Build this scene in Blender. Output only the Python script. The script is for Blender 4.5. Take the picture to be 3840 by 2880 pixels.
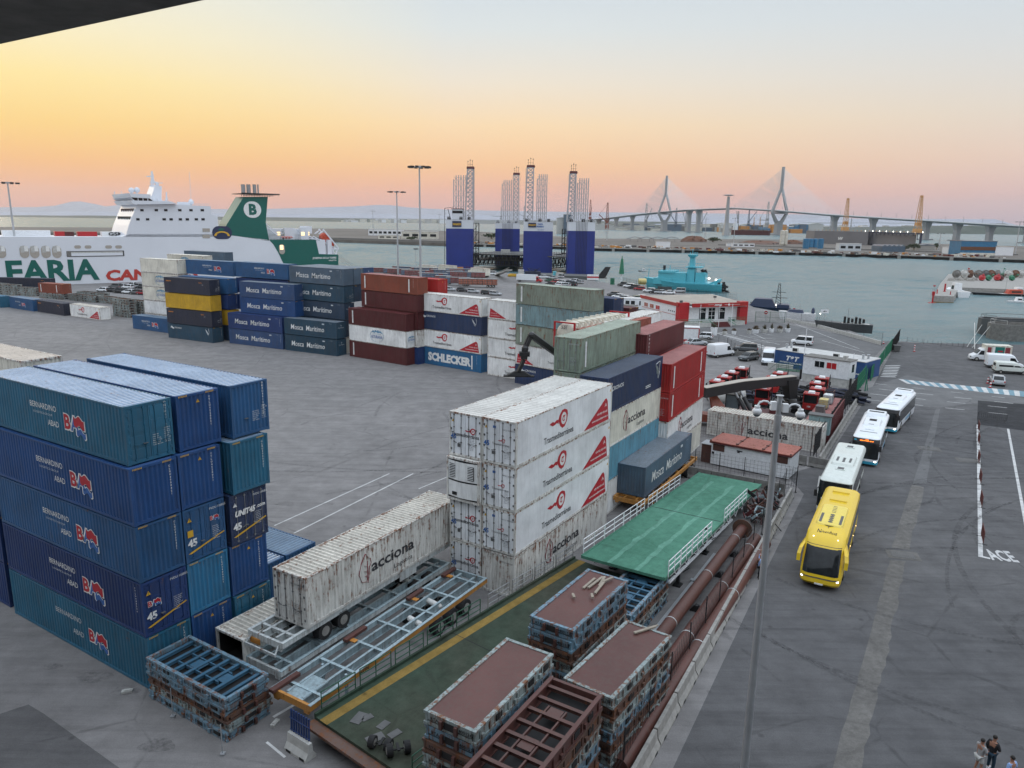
import bpy, bmesh, math, random
from mathutils import Vector, Matrix
random.seed(7)
R=math.radians
S=bpy.context.scene
for o in list(bpy.data.objects): bpy.data.objects.remove(o)
COL=S.collection
# ---------------------------------------------------------------- camera
CF,CP,CR,CH=2763.,.217,.015,23.386      # focal (px of 3840), pitch, roll, height above the yard
_fw=Vector((0,math.cos(CP),-math.sin(CP))); _u0=Vector((0,math.sin(CP),math.cos(CP))); _r0=Vector((1,0,0))
_r=_r0*math.cos(CR)+_u0*math.sin(CR); _u=-_r0*math.sin(CR)+_u0*math.cos(CR)
cd=bpy.data.cameras.new('camera'); cam=bpy.data.objects.new('camera',cd); COL.objects.link(cam)
cd.sensor_width=36; cd.lens=CF/3840*36; cd.clip_start=.1; cd.clip_end=40000
cam.matrix_world=Matrix(((_r.x,_u.x,-_fw.x,0),(_r.y,_u.y,-_fw.y,0),(_r.z,_u.z,-_fw.z,CH),(0,0,0,1)))
S.camera=cam
S.view_settings.view_transform='Standard'; S.view_settings.look='None'; S.view_settings.gamma=1; S.view_settings.exposure=.1
# ---------------------------------------------------------------- world: dusk sky, warm glow on the left horizon
W=bpy.data.worlds.new("World"); S.world=W; W.use_nodes=True
nt=W.node_tree; nt.nodes.clear()
def wn(t,**k):
    n=nt.nodes.new(t)
    for a,b in k.items(): setattr(n,a,b)
    return n
def s2l(c): return tuple(((x/255+.055)/1.055)**2.4 if x>10 else x/255/12.92 for x in c)+(1,)
def ramp(n,stops):
    cr=n.color_ramp
    while len(cr.elements)>1: cr.elements.remove(cr.elements[-1])
    cr.elements[0].position=stops[0][0]; cr.elements[0].color=stops[0][1]
    for p,c in stops[1:]:
        e=cr.elements.new(p); e.color=c
tc=wn('ShaderNodeTexCoord'); sx=wn('ShaderNodeSeparateXYZ'); nt.links.new(tc.outputs['Generated'],sx.inputs[0])
sq=wn('ShaderNodeMath',operation='POWER',use_clamp=True); sq.inputs[1].default_value=.5; nt.links.new(sx.outputs['Z'],sq.inputs[0])
def sr(stops):
    n=wn('ShaderNodeValToRGB'); n.color_ramp.interpolation='EASE'; n.color_ramp.interpolation='LINEAR'
    ramp(n,[(math.sqrt(p),s2l(c)) for p,c in stops]); nt.links.new(sq.outputs[0],n.inputs[0]); return n
warm=sr([(0,(216,176,176)),(.012,(242,172,150)),(.03,(255,176,126)),(.06,(255,190,110)),(.10,(255,212,122)),(.15,(255,230,156)),(.20,(248,236,194)),(.26,(236,234,216)),(.36,(208,218,224)),(.6,(186,194,204)),(1,(174,182,192))])
mid=sr([(0,(210,180,190)),(.012,(228,178,174)),(.035,(254,182,150)),(.07,(255,200,144)),(.12,(252,220,174)),(.17,(238,226,206)),(.23,(218,224,224)),(.30,(202,214,224)),(.6,(186,194,204)),(1,(174,182,192))])
cool=sr([(0,(186,178,192)),(.012,(204,182,192)),(.04,(224,192,188)),(.08,(228,206,194)),(.13,(220,214,206)),(.2,(208,214,218)),(.30,(198,210,220)),(.6,(182,190,200)),(1,(172,180,190))])
xy=wn('ShaderNodeVectorMath',operation='MULTIPLY'); xy.inputs[1].default_value=(1,1,0); nt.links.new(tc.outputs['Generated'],xy.inputs[0])
nr=wn('ShaderNodeVectorMath',operation='NORMALIZE'); nt.links.new(xy.outputs[0],nr.inputs[0])
dt=wn('ShaderNodeVectorMath',operation='DOT_PRODUCT'); dt.inputs[1].default_value=(math.sin(R(-42)),math.cos(R(-42)),0); nt.links.new(nr.outputs[0],dt.inputs[0])
f1=wn('ShaderNodeMapRange'); f1.inputs[1].default_value=.80; f1.inputs[2].default_value=.995; nt.links.new(dt.outputs['Value'],f1.inputs[0])
f2=wn('ShaderNodeMapRange'); f2.inputs[1].default_value=.12; f2.inputs[2].default_value=.74; nt.links.new(dt.outputs['Value'],f2.inputs[0])
f3=wn('ShaderNodeMapRange'); f3.inputs[1].default_value=-.9; f3.inputs[2].default_value=.3; f3.inputs[3].default_value=1.3; f3.inputs[4].default_value=1; nt.links.new(dt.outputs['Value'],f3.inputs[0])  # sky behind the camera, out of view, boosted as fill light
def wmix(a,b,f,bt='MIX'):
    n=wn('ShaderNodeMix',data_type='RGBA',blend_type=bt); nt.links.new(f,n.inputs[0]) if not isinstance(f,float) else setattr(n.inputs[0],'default_value',f)
    nt.links.new(a,n.inputs[6]); nt.links.new(b,n.inputs[7]); return n.outputs[2]
m1=wmix(cool.outputs[0],mid.outputs[0],f2.outputs[0]); m2=wmix(m1,warm.outputs[0],f1.outputs[0])
vm=wn('ShaderNodeVectorMath',operation='SCALE'); nt.links.new(m2,vm.inputs[0]); nt.links.new(f3.outputs[0],vm.inputs[3])
f4=wn('ShaderNodeMapRange'); f4.interpolation_type='SMOOTHSTEP'; f4.inputs[1].default_value=.34; f4.inputs[2].default_value=.85; f4.inputs[3].default_value=1; f4.inputs[4].default_value=2.8; nt.links.new(sx.outputs['Z'],f4.inputs[0])  # sky above the frame, out of view, boosted as fill light
vq=wn('ShaderNodeVectorMath',operation='SCALE'); nt.links.new(vm.outputs[0],vq.inputs[0]); nt.links.new(f4.outputs[0],vq.inputs[3]); vm=vq
bg=wn('ShaderNodeBackground'); bg.inputs[1].default_value=1.0; nt.links.new(vm.outputs[0],bg.inputs[0])
wo=wn('ShaderNodeOutputWorld'); nt.links.new(bg.outputs[0],wo.inputs[0])
sd=bpy.data.lights.new('sun','SUN'); sd.energy=.35; sd.angle=R(14); sd.color=(1,.82,.62)
so=bpy.data.objects.new('sun',sd); COL.objects.link(so)
so.rotation_euler=Vector((math.sin(R(-42)),math.cos(R(-42)),math.tan(R(9)))).to_track_quat('Z','Y').to_euler()
# ---------------------------------------------------------------- helpers
def N(x,y,z=0.):            # point of the plane z seen at photo pixel (x,y)
    d=_fw+_r*((x-1920)/CF)-_u*((y-1440)/CF); t=(z-CH)/d.z; return Vector((d.x*t,d.y*t,z))
def ND(x,y,Y):              # point at depth Y
    d=_fw+_r*((x-1920)/CF)-_u*((y-1440)/CF); t=Y/d.y; return Vector((d.x*t,Y,CH+d.z*t))
def zone(x0,y0,x1,y1):
    s=(x1-x0)/2212.
    if x1-x0==y1-y0: s=(x1-x0)/1659.
    return (lambda x,y,z=0.: N(x0+x*s,y0+y*s,z)),(lambda x,y,Y: ND(x0+x*s,y0+y*s,Y))
r1,r1d=zone(0,600,960,1320); r2,r2d=zone(900,600,1860,1320); r3,r3d=zone(1800,560,2760,1280); r4,r4d=zone(2700,560,3840,1300)
b1,_q=zone(0,1280,1100,2105); b2,_q=zone(0,2055,1100,2880); b3,_q=zone(980,1780,1880,2455); b4,_q=zone(1000,2205,1900,2880)
c1,c1d=zone(1600,1300,2700,2125); c2,c2d=zone(1800,1680,2900,2505); c3,_q=zone(1500,2055,2600,2880); c4,c4d=zone(2500,1200,3500,1950)
d1,d1d=zone(2840,1380,3840,2130); d2,d2d=zone(2740,2055,3840,2880); d3,d3d=zone(3300,960,3840,1500); d4,d4d=zone(1300,950,2300,1450)
z1,z1d=zone(2600,1330,3160,1750); z2,z2d=zone(2200,960,2760,1380); z3,z3d=zone(1620,590,2280,1085); z4,z4d=zone(0,980,560,1400); z5,z5d=zone(2300,1100,2860,1520); z6,z6d=zone(1300,980,1860,1400)
D=lambda x,y,z=0.: N(x*1.736,y*1.736,z)
DD=lambda x,y,Y: ND(x*1.736,y*1.736,Y)
def ang(a,b): return math.atan2(b[1]-a[1],b[0]-a[0])
MAT={}
def mk(name):
    m=bpy.data.materials.new(name); m.use_nodes=True; n=m.node_tree; n.nodes.clear()
    out=n.nodes.new('ShaderNodeOutputMaterial'); b=n.nodes.new('ShaderNodeBsdfPrincipled'); n.links.new(b.outputs[0],out.inputs[0]); MAT[name]=m
    return m,n,b
def nd(n,t,ins=None,**k):
    x=n.nodes.new(t)
    for a,b in k.items(): setattr(x,a,b)
    if ins:
        for a,b in ins.items():
            if isinstance(b,bpy.types.NodeSocket): n.links.new(b,x.inputs[a])
            else: x.inputs[a].default_value=b
    return x
def rgb(c): return tuple(c)+(1,) if len(c)==3 else tuple(c)
def flat(name,c,rough=.5,metal=0,emit=0,var=.12,spec=.5,sc=3.):
    m,n,b=mk(name)
    tc=nd(n,'ShaderNodeTexCoord'); oi=nd(n,'ShaderNodeObjectInfo')
    ad=nd(n,'ShaderNodeVectorMath',{0:tc.outputs['Object'],1:oi.outputs['Random']},operation='ADD')
    no=nd(n,'ShaderNodeTexNoise',{'Vector':ad.outputs[0],'Scale':sc,'Detail':4.,'Roughness':.65})
    mr=nd(n,'ShaderNodeMapRange',{0:no.outputs[0],1:.3,2:.7,3:1-var,4:1+var})
    v=nd(n,'ShaderNodeVectorMath',{0:c[:3],3:mr.outputs[0]},operation='SCALE')
    n.links.new(v.outputs[0],b.inputs['Base Color'])
    b.inputs['Roughness'].default_value=rough; b.inputs['Metallic'].default_value=metal; b.inputs['Specular IOR Level'].default_value=spec
    if emit: b.inputs['Emission Color'].default_value=rgb(c); b.inputs['Emission Strength'].default_value=emit
    return m
RUST=(.085,.034,.018); RUST2=(.24,.09,.035)
def paint(name,c,rust=.3,rough=.45,bleach=None,bl=0.,streak=.35,dirt=.25,edge=.05,ye=0.,bs=2.3):
    """weathered paint: tone drift, dirt, vertical rust runs and rusty blisters"""
    m,n,b=mk(name)
    tc=nd(n,'ShaderNodeTexCoord'); oi=nd(n,'ShaderNodeObjectInfo')
    sc=nd(n,'ShaderNodeMath',{0:oi.outputs['Random'],1:57.},operation='MULTIPLY')
    ad=nd(n,'ShaderNodeVectorMath',{0:tc.outputs['Object'],1:sc.outputs[0]},operation='ADD')
    big=nd(n,'ShaderNodeTexNoise',{'Vector':ad.outputs[0],'Scale':.45,'Detail':5.,'Roughness':.6})
    mp=nd(n,'ShaderNodeMapping',{0:ad.outputs[0],'Scale':(3.2,3.2,streak)})
    st=nd(n,'ShaderNodeTexNoise',{'Vector':mp.outputs[0],'Scale':1.6,'Detail':6.,'Roughness':.7})
    bl_=nd(n,'ShaderNodeTexNoise',{'Vector':ad.outputs[0],'Scale':bs,'Detail':8.,'Roughness':.72})
    tone=nd(n,'ShaderNodeMapRange',{0:big.outputs[0],1:.3,2:.7,3:.82,4:1.18})
    base=nd(n,'ShaderNodeVectorMath',{0:c[:3],3:tone.outputs[0]},operation='SCALE')
    vv=nd(n,'ShaderNodeMapRange',{0:oi.outputs['Random'],3:.9,4:1.1}); base=nd(n,'ShaderNodeVectorMath',{0:base.outputs[0],3:vv.outputs[0]},operation='SCALE')
    last=base.outputs[0]
    if bl:
        f=nd(n,'ShaderNodeMapRange',{0:big.outputs[0],1:.35,2:.65,3:bl*.55,4:bl})
        x=nd(n,'ShaderNodeMix',{0:f.outputs[0],6:last,7:rgb(bleach or (.6,.62,.62))},data_type='RGBA'); last=x.outputs[2]
    d=nd(n,'ShaderNodeMapRange',{0:st.outputs[0],1:.42,2:.72,3:0.,4:dirt*1.5})
    x=nd(n,'ShaderNodeMix',{0:d.outputs[0],6:last,7:(.09,.075,.06,1)},data_type='RGBA'); last=x.outputs[2]
    t=.80-.27*rust
    pr=nd(n,'ShaderNodeMath',{0:st.outputs[0],1:bl_.outputs[0]},operation='MULTIPLY'); 
    q=nd(n,'ShaderNodeMath',{0:pr.outputs[0],1:.5},operation='POWER')
    sz=nd(n,'ShaderNodeSeparateXYZ',{0:tc.outputs['Object']}); ez=nd(n,'ShaderNodeMapRange',{0:sz.outputs['Z'],1:1.7,2:2.85,3:0.,4:edge}); q=nd(n,'ShaderNodeMath',{0:q.outputs[0],1:ez.outputs[0]},operation='ADD')
    if ye: ab=nd(n,'ShaderNodeMath',{0:sz.outputs['Y']},operation='ABSOLUTE'); ey=nd(n,'ShaderNodeMapRange',{0:ab.outputs[0],1:.95,2:1.22,3:0.,4:ye}); q=nd(n,'ShaderNodeMath',{0:q.outputs[0],1:ey.outputs[0]},operation='ADD')
    f=nd(n,'ShaderNodeMapRange',{0:q.outputs[0],1:t-.10,2:t-.02,3:0.,4:.92})
    rc=nd(n,'ShaderNodeMix',{0:bl_.outputs[0],6:rgb(RUST),7:rgb(RUST2)},data_type='RGBA')
    x=nd(n,'ShaderNodeMix',{0:f.outputs[0],6:last,7:rc.outputs[2]},data_type='RGBA'); last=x.outputs[2]
    n.links.new(last,b.inputs['Base Color'])
    rr=nd(n,'ShaderNodeMapRange',{0:f.outputs[0],3:rough,4:.85}); n.links.new(rr.outputs[0],b.inputs['Roughness'])
    bp=nd(n,'ShaderNodeBump',{'Strength':.25,'Distance':.02,'Height':bl_.outputs[0]}); n.links.new(bp.outputs[0],b.inputs['Normal'])
    b.inputs['Specular IOR Level'].default_value=.4
    return m
TXT={}
def textmesh(s,bold=0.,shear=0.):
    k=(s,bold,shear)
    if k in TXT: return TXT[k]
    c=bpy.data.curves.new('t','FONT'); c.body=s; c.size=1; c.offset=bold; c.shear=shear; c.resolution_u=2; c.fill_mode='FRONT'
    o=bpy.data.objects.new('t',c); COL.objects.link(o)
    dg=bpy.context.evaluated_depsgraph_get(); me=bpy.data.meshes.new_from_object(o.evaluated_get(dg))
    vs=[v.co.copy() for v in me.vertices]; fs=[list(p.vertices) for p in me.polygons]
    if vs:
        x0=min(v.x for v in vs); x1=max(v.x for v in vs); 
        vs=[Vector((v.x-x0,v.y,0)) for v in vs]; w=x1-x0
    else: w=1
    bpy.data.objects.remove(o); bpy.data.curves.remove(c); bpy.data.meshes.remove(me)
    TXT[k]=(vs,fs,w); return TXT[k]
class MB:
    def __init__(s): s.v=[];s.f=[];s.m=[];s.M=Matrix()
    def add(s,vs,fs,m=0):
        n=len(s.v); s.v+=[s.M@Vector(v) for v in vs]; s.f+=[[i+n for i in f] for f in fs]; s.m+=[m]*len(fs); return s
    def poly(s,pts,m=0): return s.add(pts,[list(range(len(pts)))],m)
    def box(s,c,d,m=0,rz=0,M=None):
        x,y,z=[t/2 for t in d]
        vs=[Vector((a*x,b*y,e*z)) for a in(-1,1) for b in(-1,1) for e in(-1,1)]
        if M is None: M=Matrix.Translation(c)@Matrix.Rotation(rz,4,'Z')
        vs=[M@v for v in vs]
        return s.add(vs,[[0,1,3,2],[4,6,7,5],[0,4,5,1],[2,3,7,6],[0,2,6,4],[1,5,7,3]],m)
    def b6(s,x0,x1,y0,y1,z0,z1,m=0): return s.box(((x0+x1)/2,(y0+y1)/2,(z0+z1)/2),(x1-x0,y1-y0,z1-z0),m)
    def bar(s,p,q,w,h=None,m=0):
        p=Vector(p);q=Vector(q);d=q-p;L=d.length
        if L<1e-6: return s
        z=d/L; up=Vector((0,0,1)) if abs(z.z)<.98 else Vector((0,1,0)); x=up.cross(z).normalized(); y=z.cross(x)
        M=Matrix(((x.x,y.x,z.x,(p.x+q.x)/2),(x.y,y.y,z.y,(p.y+q.y)/2),(x.z,y.z,z.z,(p.z+q.z)/2),(0,0,0,1)))
        return s.box(None,(w,h or w,L),m,M=M)
    def tube(s,p,q,r,n=8,m=0,r2=None,caps=True):
        p=Vector(p);q=Vector(q);d=q-p;L=d.length
        if L<1e-6: return s
        z=d/L; up=Vector((0,0,1)) if abs(z.z)<.98 else Vector((0,1,0)); x=up.cross(z).normalized(); y=z.cross(x); r2=r if r2 is None else r2
        vs=[p+(x*math.cos(a)+y*math.sin(a))*r for a in [2*math.pi*i/n for i in range(n)]]+[q+(x*math.cos(a)+y*math.sin(a))*r2 for a in [2*math.pi*i/n for i in range(n)]]
        fs=[[i,(i+1)%n,n+(i+1)%n,n+i] for i in range(n)]
        if caps: fs+=[list(range(n))[::-1],list(range(n,2*n))]
        return s.add(vs,fs,m)
    def path(s,pts,r,n=6,m=0):
        for a,b in zip(pts,pts[1:]): s.tube(a,b,r,n,m)
        return s
    def prism(s,pts,a,b,axis='z',m=0):
        """outline pts (2-D) swept from a to b along axis"""
        f={'z':lambda p,t:(p[0],p[1],t),'y':lambda p,t:(p[0],t,p[1]),'x':lambda p,t:(t,p[0],p[1])}[axis]; n=len(pts)
        vs=[f(p,a) for p in pts]+[f(p,b) for p in pts]
        return s.add(vs,[[i,(i+1)%n,n+(i+1)%n,n+i] for i in range(n)]+[list(range(n))[::-1],list(range(n,2*n))],m)
    def loft(s,rings,m=0,caps=True,close=True):
        n=len(rings[0]); vs=[v for r in rings for v in r]; fs=[]
        for k in range(len(rings)-1):
            for i in range(n if close else n-1): fs.append([k*n+i,k*n+(i+1)%n,(k+1)*n+(i+1)%n,(k+1)*n+i])
        if caps: fs+=[list(range(n))[::-1],list(range((len(rings)-1)*n,len(rings)*n))]
        return s.add(vs,fs,m)
    def sphere(s,c,r,n=10,m=0,sq=(1,1,1)):
        k=n//2; vs=[];fs=[]
        for i in range(1,k):
            for j in range(n):
                a=math.pi*i/k;b=2*math.pi*j/n; vs.append((c[0]+r*sq[0]*math.sin(a)*math.cos(b),c[1]+r*sq[1]*math.sin(a)*math.sin(b),c[2]+r*sq[2]*math.cos(a)))
        vs+=[(c[0],c[1],c[2]+r*sq[2]),(c[0],c[1],c[2]-r*sq[2])]; T=len(vs)-2
        for i in range(k-2):
            for j in range(n): fs.append([i*n+j,(i+1)*n+j,(i+1)*n+(j+1)%n,i*n+(j+1)%n])
        for j in range(n): fs.append([T,j,(j+1)%n]); fs.append([T+1,(k-2)*n+(j+1)%n,(k-2)*n+j])
        return s.add(vs,fs,m)
    def text(s,t,size,M,m=0,bold=0.,shear=0.,al='l',width=None):
        vs,fs,w=textmesh(t,bold,shear); sx=size if width is None else width/w
        off={'l':0,'c':-w/2,'r':-w}[al]
        return s.add([M@Vector(((v.x+off)*sx,v.y*size,0)) for v in vs],fs,m)
    def mesh(s,name,smooth=False):
        me=bpy.data.meshes.new(name); me.from_pydata([tuple(v) for v in s.v],[],s.f)
        for p,k in zip(me.polygons,s.m): p.material_index=k
        if smooth: me.polygons.foreach_set('use_smooth',[True]*len(me.polygons))
        me.update(); return me
    def o(s,name,mats,parent=None,smooth=False,recalc=False,loc=None,rz=0):
        me=s.mesh(name,smooth)
        if recalc:
            bm=bmesh.new(); bm.from_mesh(me); bmesh.ops.recalc_face_normals(bm,faces=bm.faces); bm.to_mesh(me); bm.free()
        if smooth: 
            try: me.set_sharp_from_angle(angle=R(35))
            except Exception: pass
        for k in (mats if isinstance(mats,(list,tuple)) else [mats]): me.materials.append(MAT[k])
        o=bpy.data.objects.new(name,me); COL.objects.link(o)
        if parent: o.parent=parent
        if loc is not None: o.location=loc
        if rz: o.rotation_euler.z=rz
        return o
def thing(name,label,cat,loc=(0,0,0),rz=0,group=None):
    o=bpy.data.objects.new(name,None); COL.objects.link(o); o.empty_display_size=.1
    o.location=loc; o.rotation_euler=(0,0,rz); return tag(o,label,cat,group)
def tag(o,label,cat,group=None,kind=None):
    o['label']=label; o['category']=cat
    if group: o['group']=group
    if kind: o['kind']=kind
    return o
def struct(o,kind='structure'): o['kind']=kind; return o
def use(me,name,mats,parent):
    """object on shared mesh data with its own materials"""
    o=bpy.data.objects.new(name,me); COL.objects.link(o); o.parent=parent
    for i,k in enumerate(mats):
        if i<len(me.materials): o.material_slots[i].link='OBJECT'; o.material_slots[i].material=MAT[k]
    return o
def copy_tree(o,parent=None,mats=None):
    c=o.copy(); COL.objects.link(c)
    if parent: c.parent=parent
    for ch in o.children: copy_tree(ch,c)
    return c
FX=Matrix(((1,0,0,0),(0,0,-1,0),(0,1,0,0),(0,0,0,1)))          # text plane facing -Y, reading along +X
FE0=Matrix(((0,0,-1,0),(-1,0,0,0),(0,1,0,0),(0,0,0,1)))        # facing -X, reading along -Y
FE1=Matrix(((0,0,1,0),(1,0,0,0),(0,1,0,0),(0,0,0,1)))          # facing +X, reading along +Y
FYB=Matrix(((-1,0,0,0),(0,0,1,0),(0,1,0,0),(0,0,0,1)))         # facing +Y, reading along -X
T3=lambda x,y=0,z=0: Matrix.Translation((x,y,z))
# ---------------------------------------------------------------- materials
_paint=paint
def paint(name,c,*a,**k):                       # roofs: paler copy for the crests, darker tone for the troughs
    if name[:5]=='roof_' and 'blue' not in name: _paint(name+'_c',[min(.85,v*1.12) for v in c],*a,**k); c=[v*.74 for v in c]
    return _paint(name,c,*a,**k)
flat('rod_dark',(.14,.14,.14),.6)
paint('blue_a',(.022,.09,.21),.22,dirt=.18); paint('blue_b',(.016,.068,.205),.2,dirt=.15); paint('blue_teal',(.022,.125,.21),.3,dirt=.2); paint('blue_c',(.017,.045,.15),.2,dirt=.15)
paint('blue_light',(.03,.18,.34),.35); paint('mosca_grey',(.075,.12,.17),.25); paint('mosca_blue',(.028,.07,.17),.2); paint('mosca_navy',(.018,.045,.085),.2); paint('mosca_teal',(.018,.06,.10),.2)
paint('navy',(.018,.026,.06),.15); paint('navy2',(.02,.04,.10),.18); paint('seaco',(.022,.028,.05),.15)
paint('yellow_c',(.52,.31,.02),.2); paint('maroon',(.085,.014,.017),.25); paint('maroon2',(.11,.022,.025),.2); paint('orange_red',(.24,.06,.035),.45); paint('bright_red',(.36,.016,.016),.3)
paint('white_c',(.76,.77,.76),.36,dirt=.2); paint('white_clean',(.80,.82,.84),.2,dirt=.1,rough=.35); paint('white_rust',(.70,.69,.65),.62,dirt=.4); paint('cream_c',(.66,.64,.56),.36,dirt=.2); flat('bldg_roof',(.42,.38,.33),.8,sc=.3); flat('bldg_roof2',(.5,.5,.49),.7,sc=.3); flat('tank_cream',(.60,.57,.48),.5)
paint('sage',(.24,.30,.24),.5,dirt=.4); paint('teal_c',(.20,.31,.33),.5,dirt=.4); paint('green_old',(.23,.27,.22),.55,dirt=.4); paint('sky_blue',(.12,.32,.43),.4,dirt=.35)
paint('schlecker',(.02,.13,.28),.3); paint('salmon',(.36,.10,.07),.5,dirt=.2)
paint('roof_blue',(.10,.19,.33),.42,bleach=(.45,.52,.6),bl=.3,edge=0,ye=.11,bs=1.1,streak=3.,rough=.35); paint('roof_blue_c',(.45,.52,.60),.3,bleach=(.78,.80,.82),bl=.6,edge=0,ye=.11,bs=1.1,streak=3.); paint('roof_blue2_c',(.16,.24,.34),.3,edge=0,ye=.08,bs=1.1,streak=3.); paint('roof_blue2',(.06,.13,.22),.35,bleach=(.4,.46,.5),bl=.25,edge=0,ye=.11,bs=1.1,streak=3.)
paint('roof_cream',(.62,.54,.46),.45,edge=0,ye=.11,bs=1.1,streak=3.); paint('roof_white',(.70,.69,.65),.42,edge=0,ye=.11,bs=1.1,streak=3.,dirt=.25); paint('roof_rust',(.70,.66,.58),.58,edge=0,ye=.17,bs=1.1,streak=3.,dirt=.35)
paint('roof_red',(.30,.075,.07),.4,bleach=(.5,.3,.28),bl=.3,edge=0,ye=.11,bs=1.1,streak=3.); paint('roof_navy',(.035,.055,.10),.3,bleach=(.2,.25,.32),bl=.1,edge=0,ye=.11,bs=1.1,streak=3.); paint('roof_sage',(.38,.44,.36),.5,edge=0,ye=.11,bs=1.1,streak=3.); paint('roof_grey',(.20,.24,.28),.4,edge=0,ye=.11,bs=1.1,streak=3.)
flat('dark',(.012,.012,.013),.7); flat('black',(.02,.02,.022),.45); flat('rubber',(.018,.018,.019),.85); flat('steel',(.32,.33,.34),.45,.6); flat('galv',(.42,.44,.46),.45,.5,sc=1.); flat('rim',(.35,.34,.32),.5,.4)
flat('logo_red',(.42,.012,.025),.5); flat('logo_maroon',(.22,.03,.04),.55); flat('logo_white',(.72,.73,.72),.5); flat('logo_grey',(.52,.56,.59),.5); flat('logo_dark',(.035,.035,.04),.55); flat('logo_blue',(.03,.12,.36),.5); flat('logo_lblue',(.12,.28,.42),.5)
flat('logo_orange',(.55,.2,.03),.5); flat('logo_yellow',(.62,.36,.03),.5); flat('logo_green',(0,.15,.13),.5); flat('flag_red',(.40,.02,.03),.5); flat('plate_grey',(.1,.1,.1),.6)
flat('glass',(.015,.018,.02),.06,spec=.35,var=.3); flat('glass_l',(.10,.13,.15),.1,spec=.8)
flat('white_paint',(.72,.74,.76),.3); flat('red_paint',(.40,.015,.02),.35); flat('yellow_bus',(.76,.52,.025),.22,spec=.6,var=.03); flat('yellow_pale',(.80,.62,.10),.3,var=.05)
flat('bus_white',(.74,.78,.82),.22,spec=.6,var=.04); flat('bus_cream',(.62,.66,.62),.35,var=.08); flat('cyan',(.05,.42,.62),.3); flat('cyan_ship',(.09,.42,.50),.45,var=.15); flat('orange_paint',(.48,.2,.035),.5,var=.2)
flat('headlamp',(1,.93,.75),.3,emit=4.); flat('lamp_warm',(1,.7,.3),.3,emit=3.); flat('lamp_white',(1,.95,.85),.3,emit=5.); flat('led_orange',(1,.22,.02),.3,emit=2.5); flat('lit_win',(1,.75,.4),.4,emit=1.1)
flat('concrete',(.30,.29,.27),.9,sc=2.,var=.25); flat('concrete_d',(.17,.165,.155),.9,sc=2.,var=.3); flat('concrete_w',(.45,.45,.43),.85,sc=2.,var=.2)
paint('chassis_white',(.56,.60,.60),.5,dirt=.4); paint('chassis_blue',(.33,.43,.47),.45,dirt=.4); paint('chassis_orange',(.48,.22,.05),.45); paint('rust_plate',(.11,.042,.036),.25,dirt=.3); paint('rust_brown',(.085,.036,.030),.5); 
paint('flat_blue',(.15,.26,.34),.74,dirt=.6); paint('flat_pale',(.27,.33,.33),.76,dirt=.6); paint('beam_blue',(.045,.13,.21),.45); paint('rust_pipe',(.10,.036,.028),.4,dirt=.3,streak=1.2); paint('rust_flat',(.11,.06,.045),.75,dirt=.5)
flat('green_rail',(.02,.09,.05),.5); flat('green_gate',(.02,.16,.09),.5); flat('wood',(.30,.26,.21),.85)
flat('tank_white',(.62,.62,.60),.4); flat('skin',(.34,.17,.11),.6); flat('hair',(.015,.012,.01),.7); flat('shirt_grey',(.34,.33,.33),.9); flat('shirt_black',(.015,.015,.018),.9); flat('shirt_blue',(.26,.40,.68),.85); flat('shorts',(.55,.55,.53),.9); flat('jeans',(.02,.05,.08),.9); flat('trousers',(.012,.014,.02),.9)
for nm,c in dict(car_white=(.70,.72,.74),car_black=(.02,.021,.024),car_grey=(.09,.095,.10),car_silver=(.38,.40,.42),car_red=(.28,.012,.018),car_green=(.05,.12,.08)).items(): flat(nm,c,.22,spec=.6,var=.03)
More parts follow.
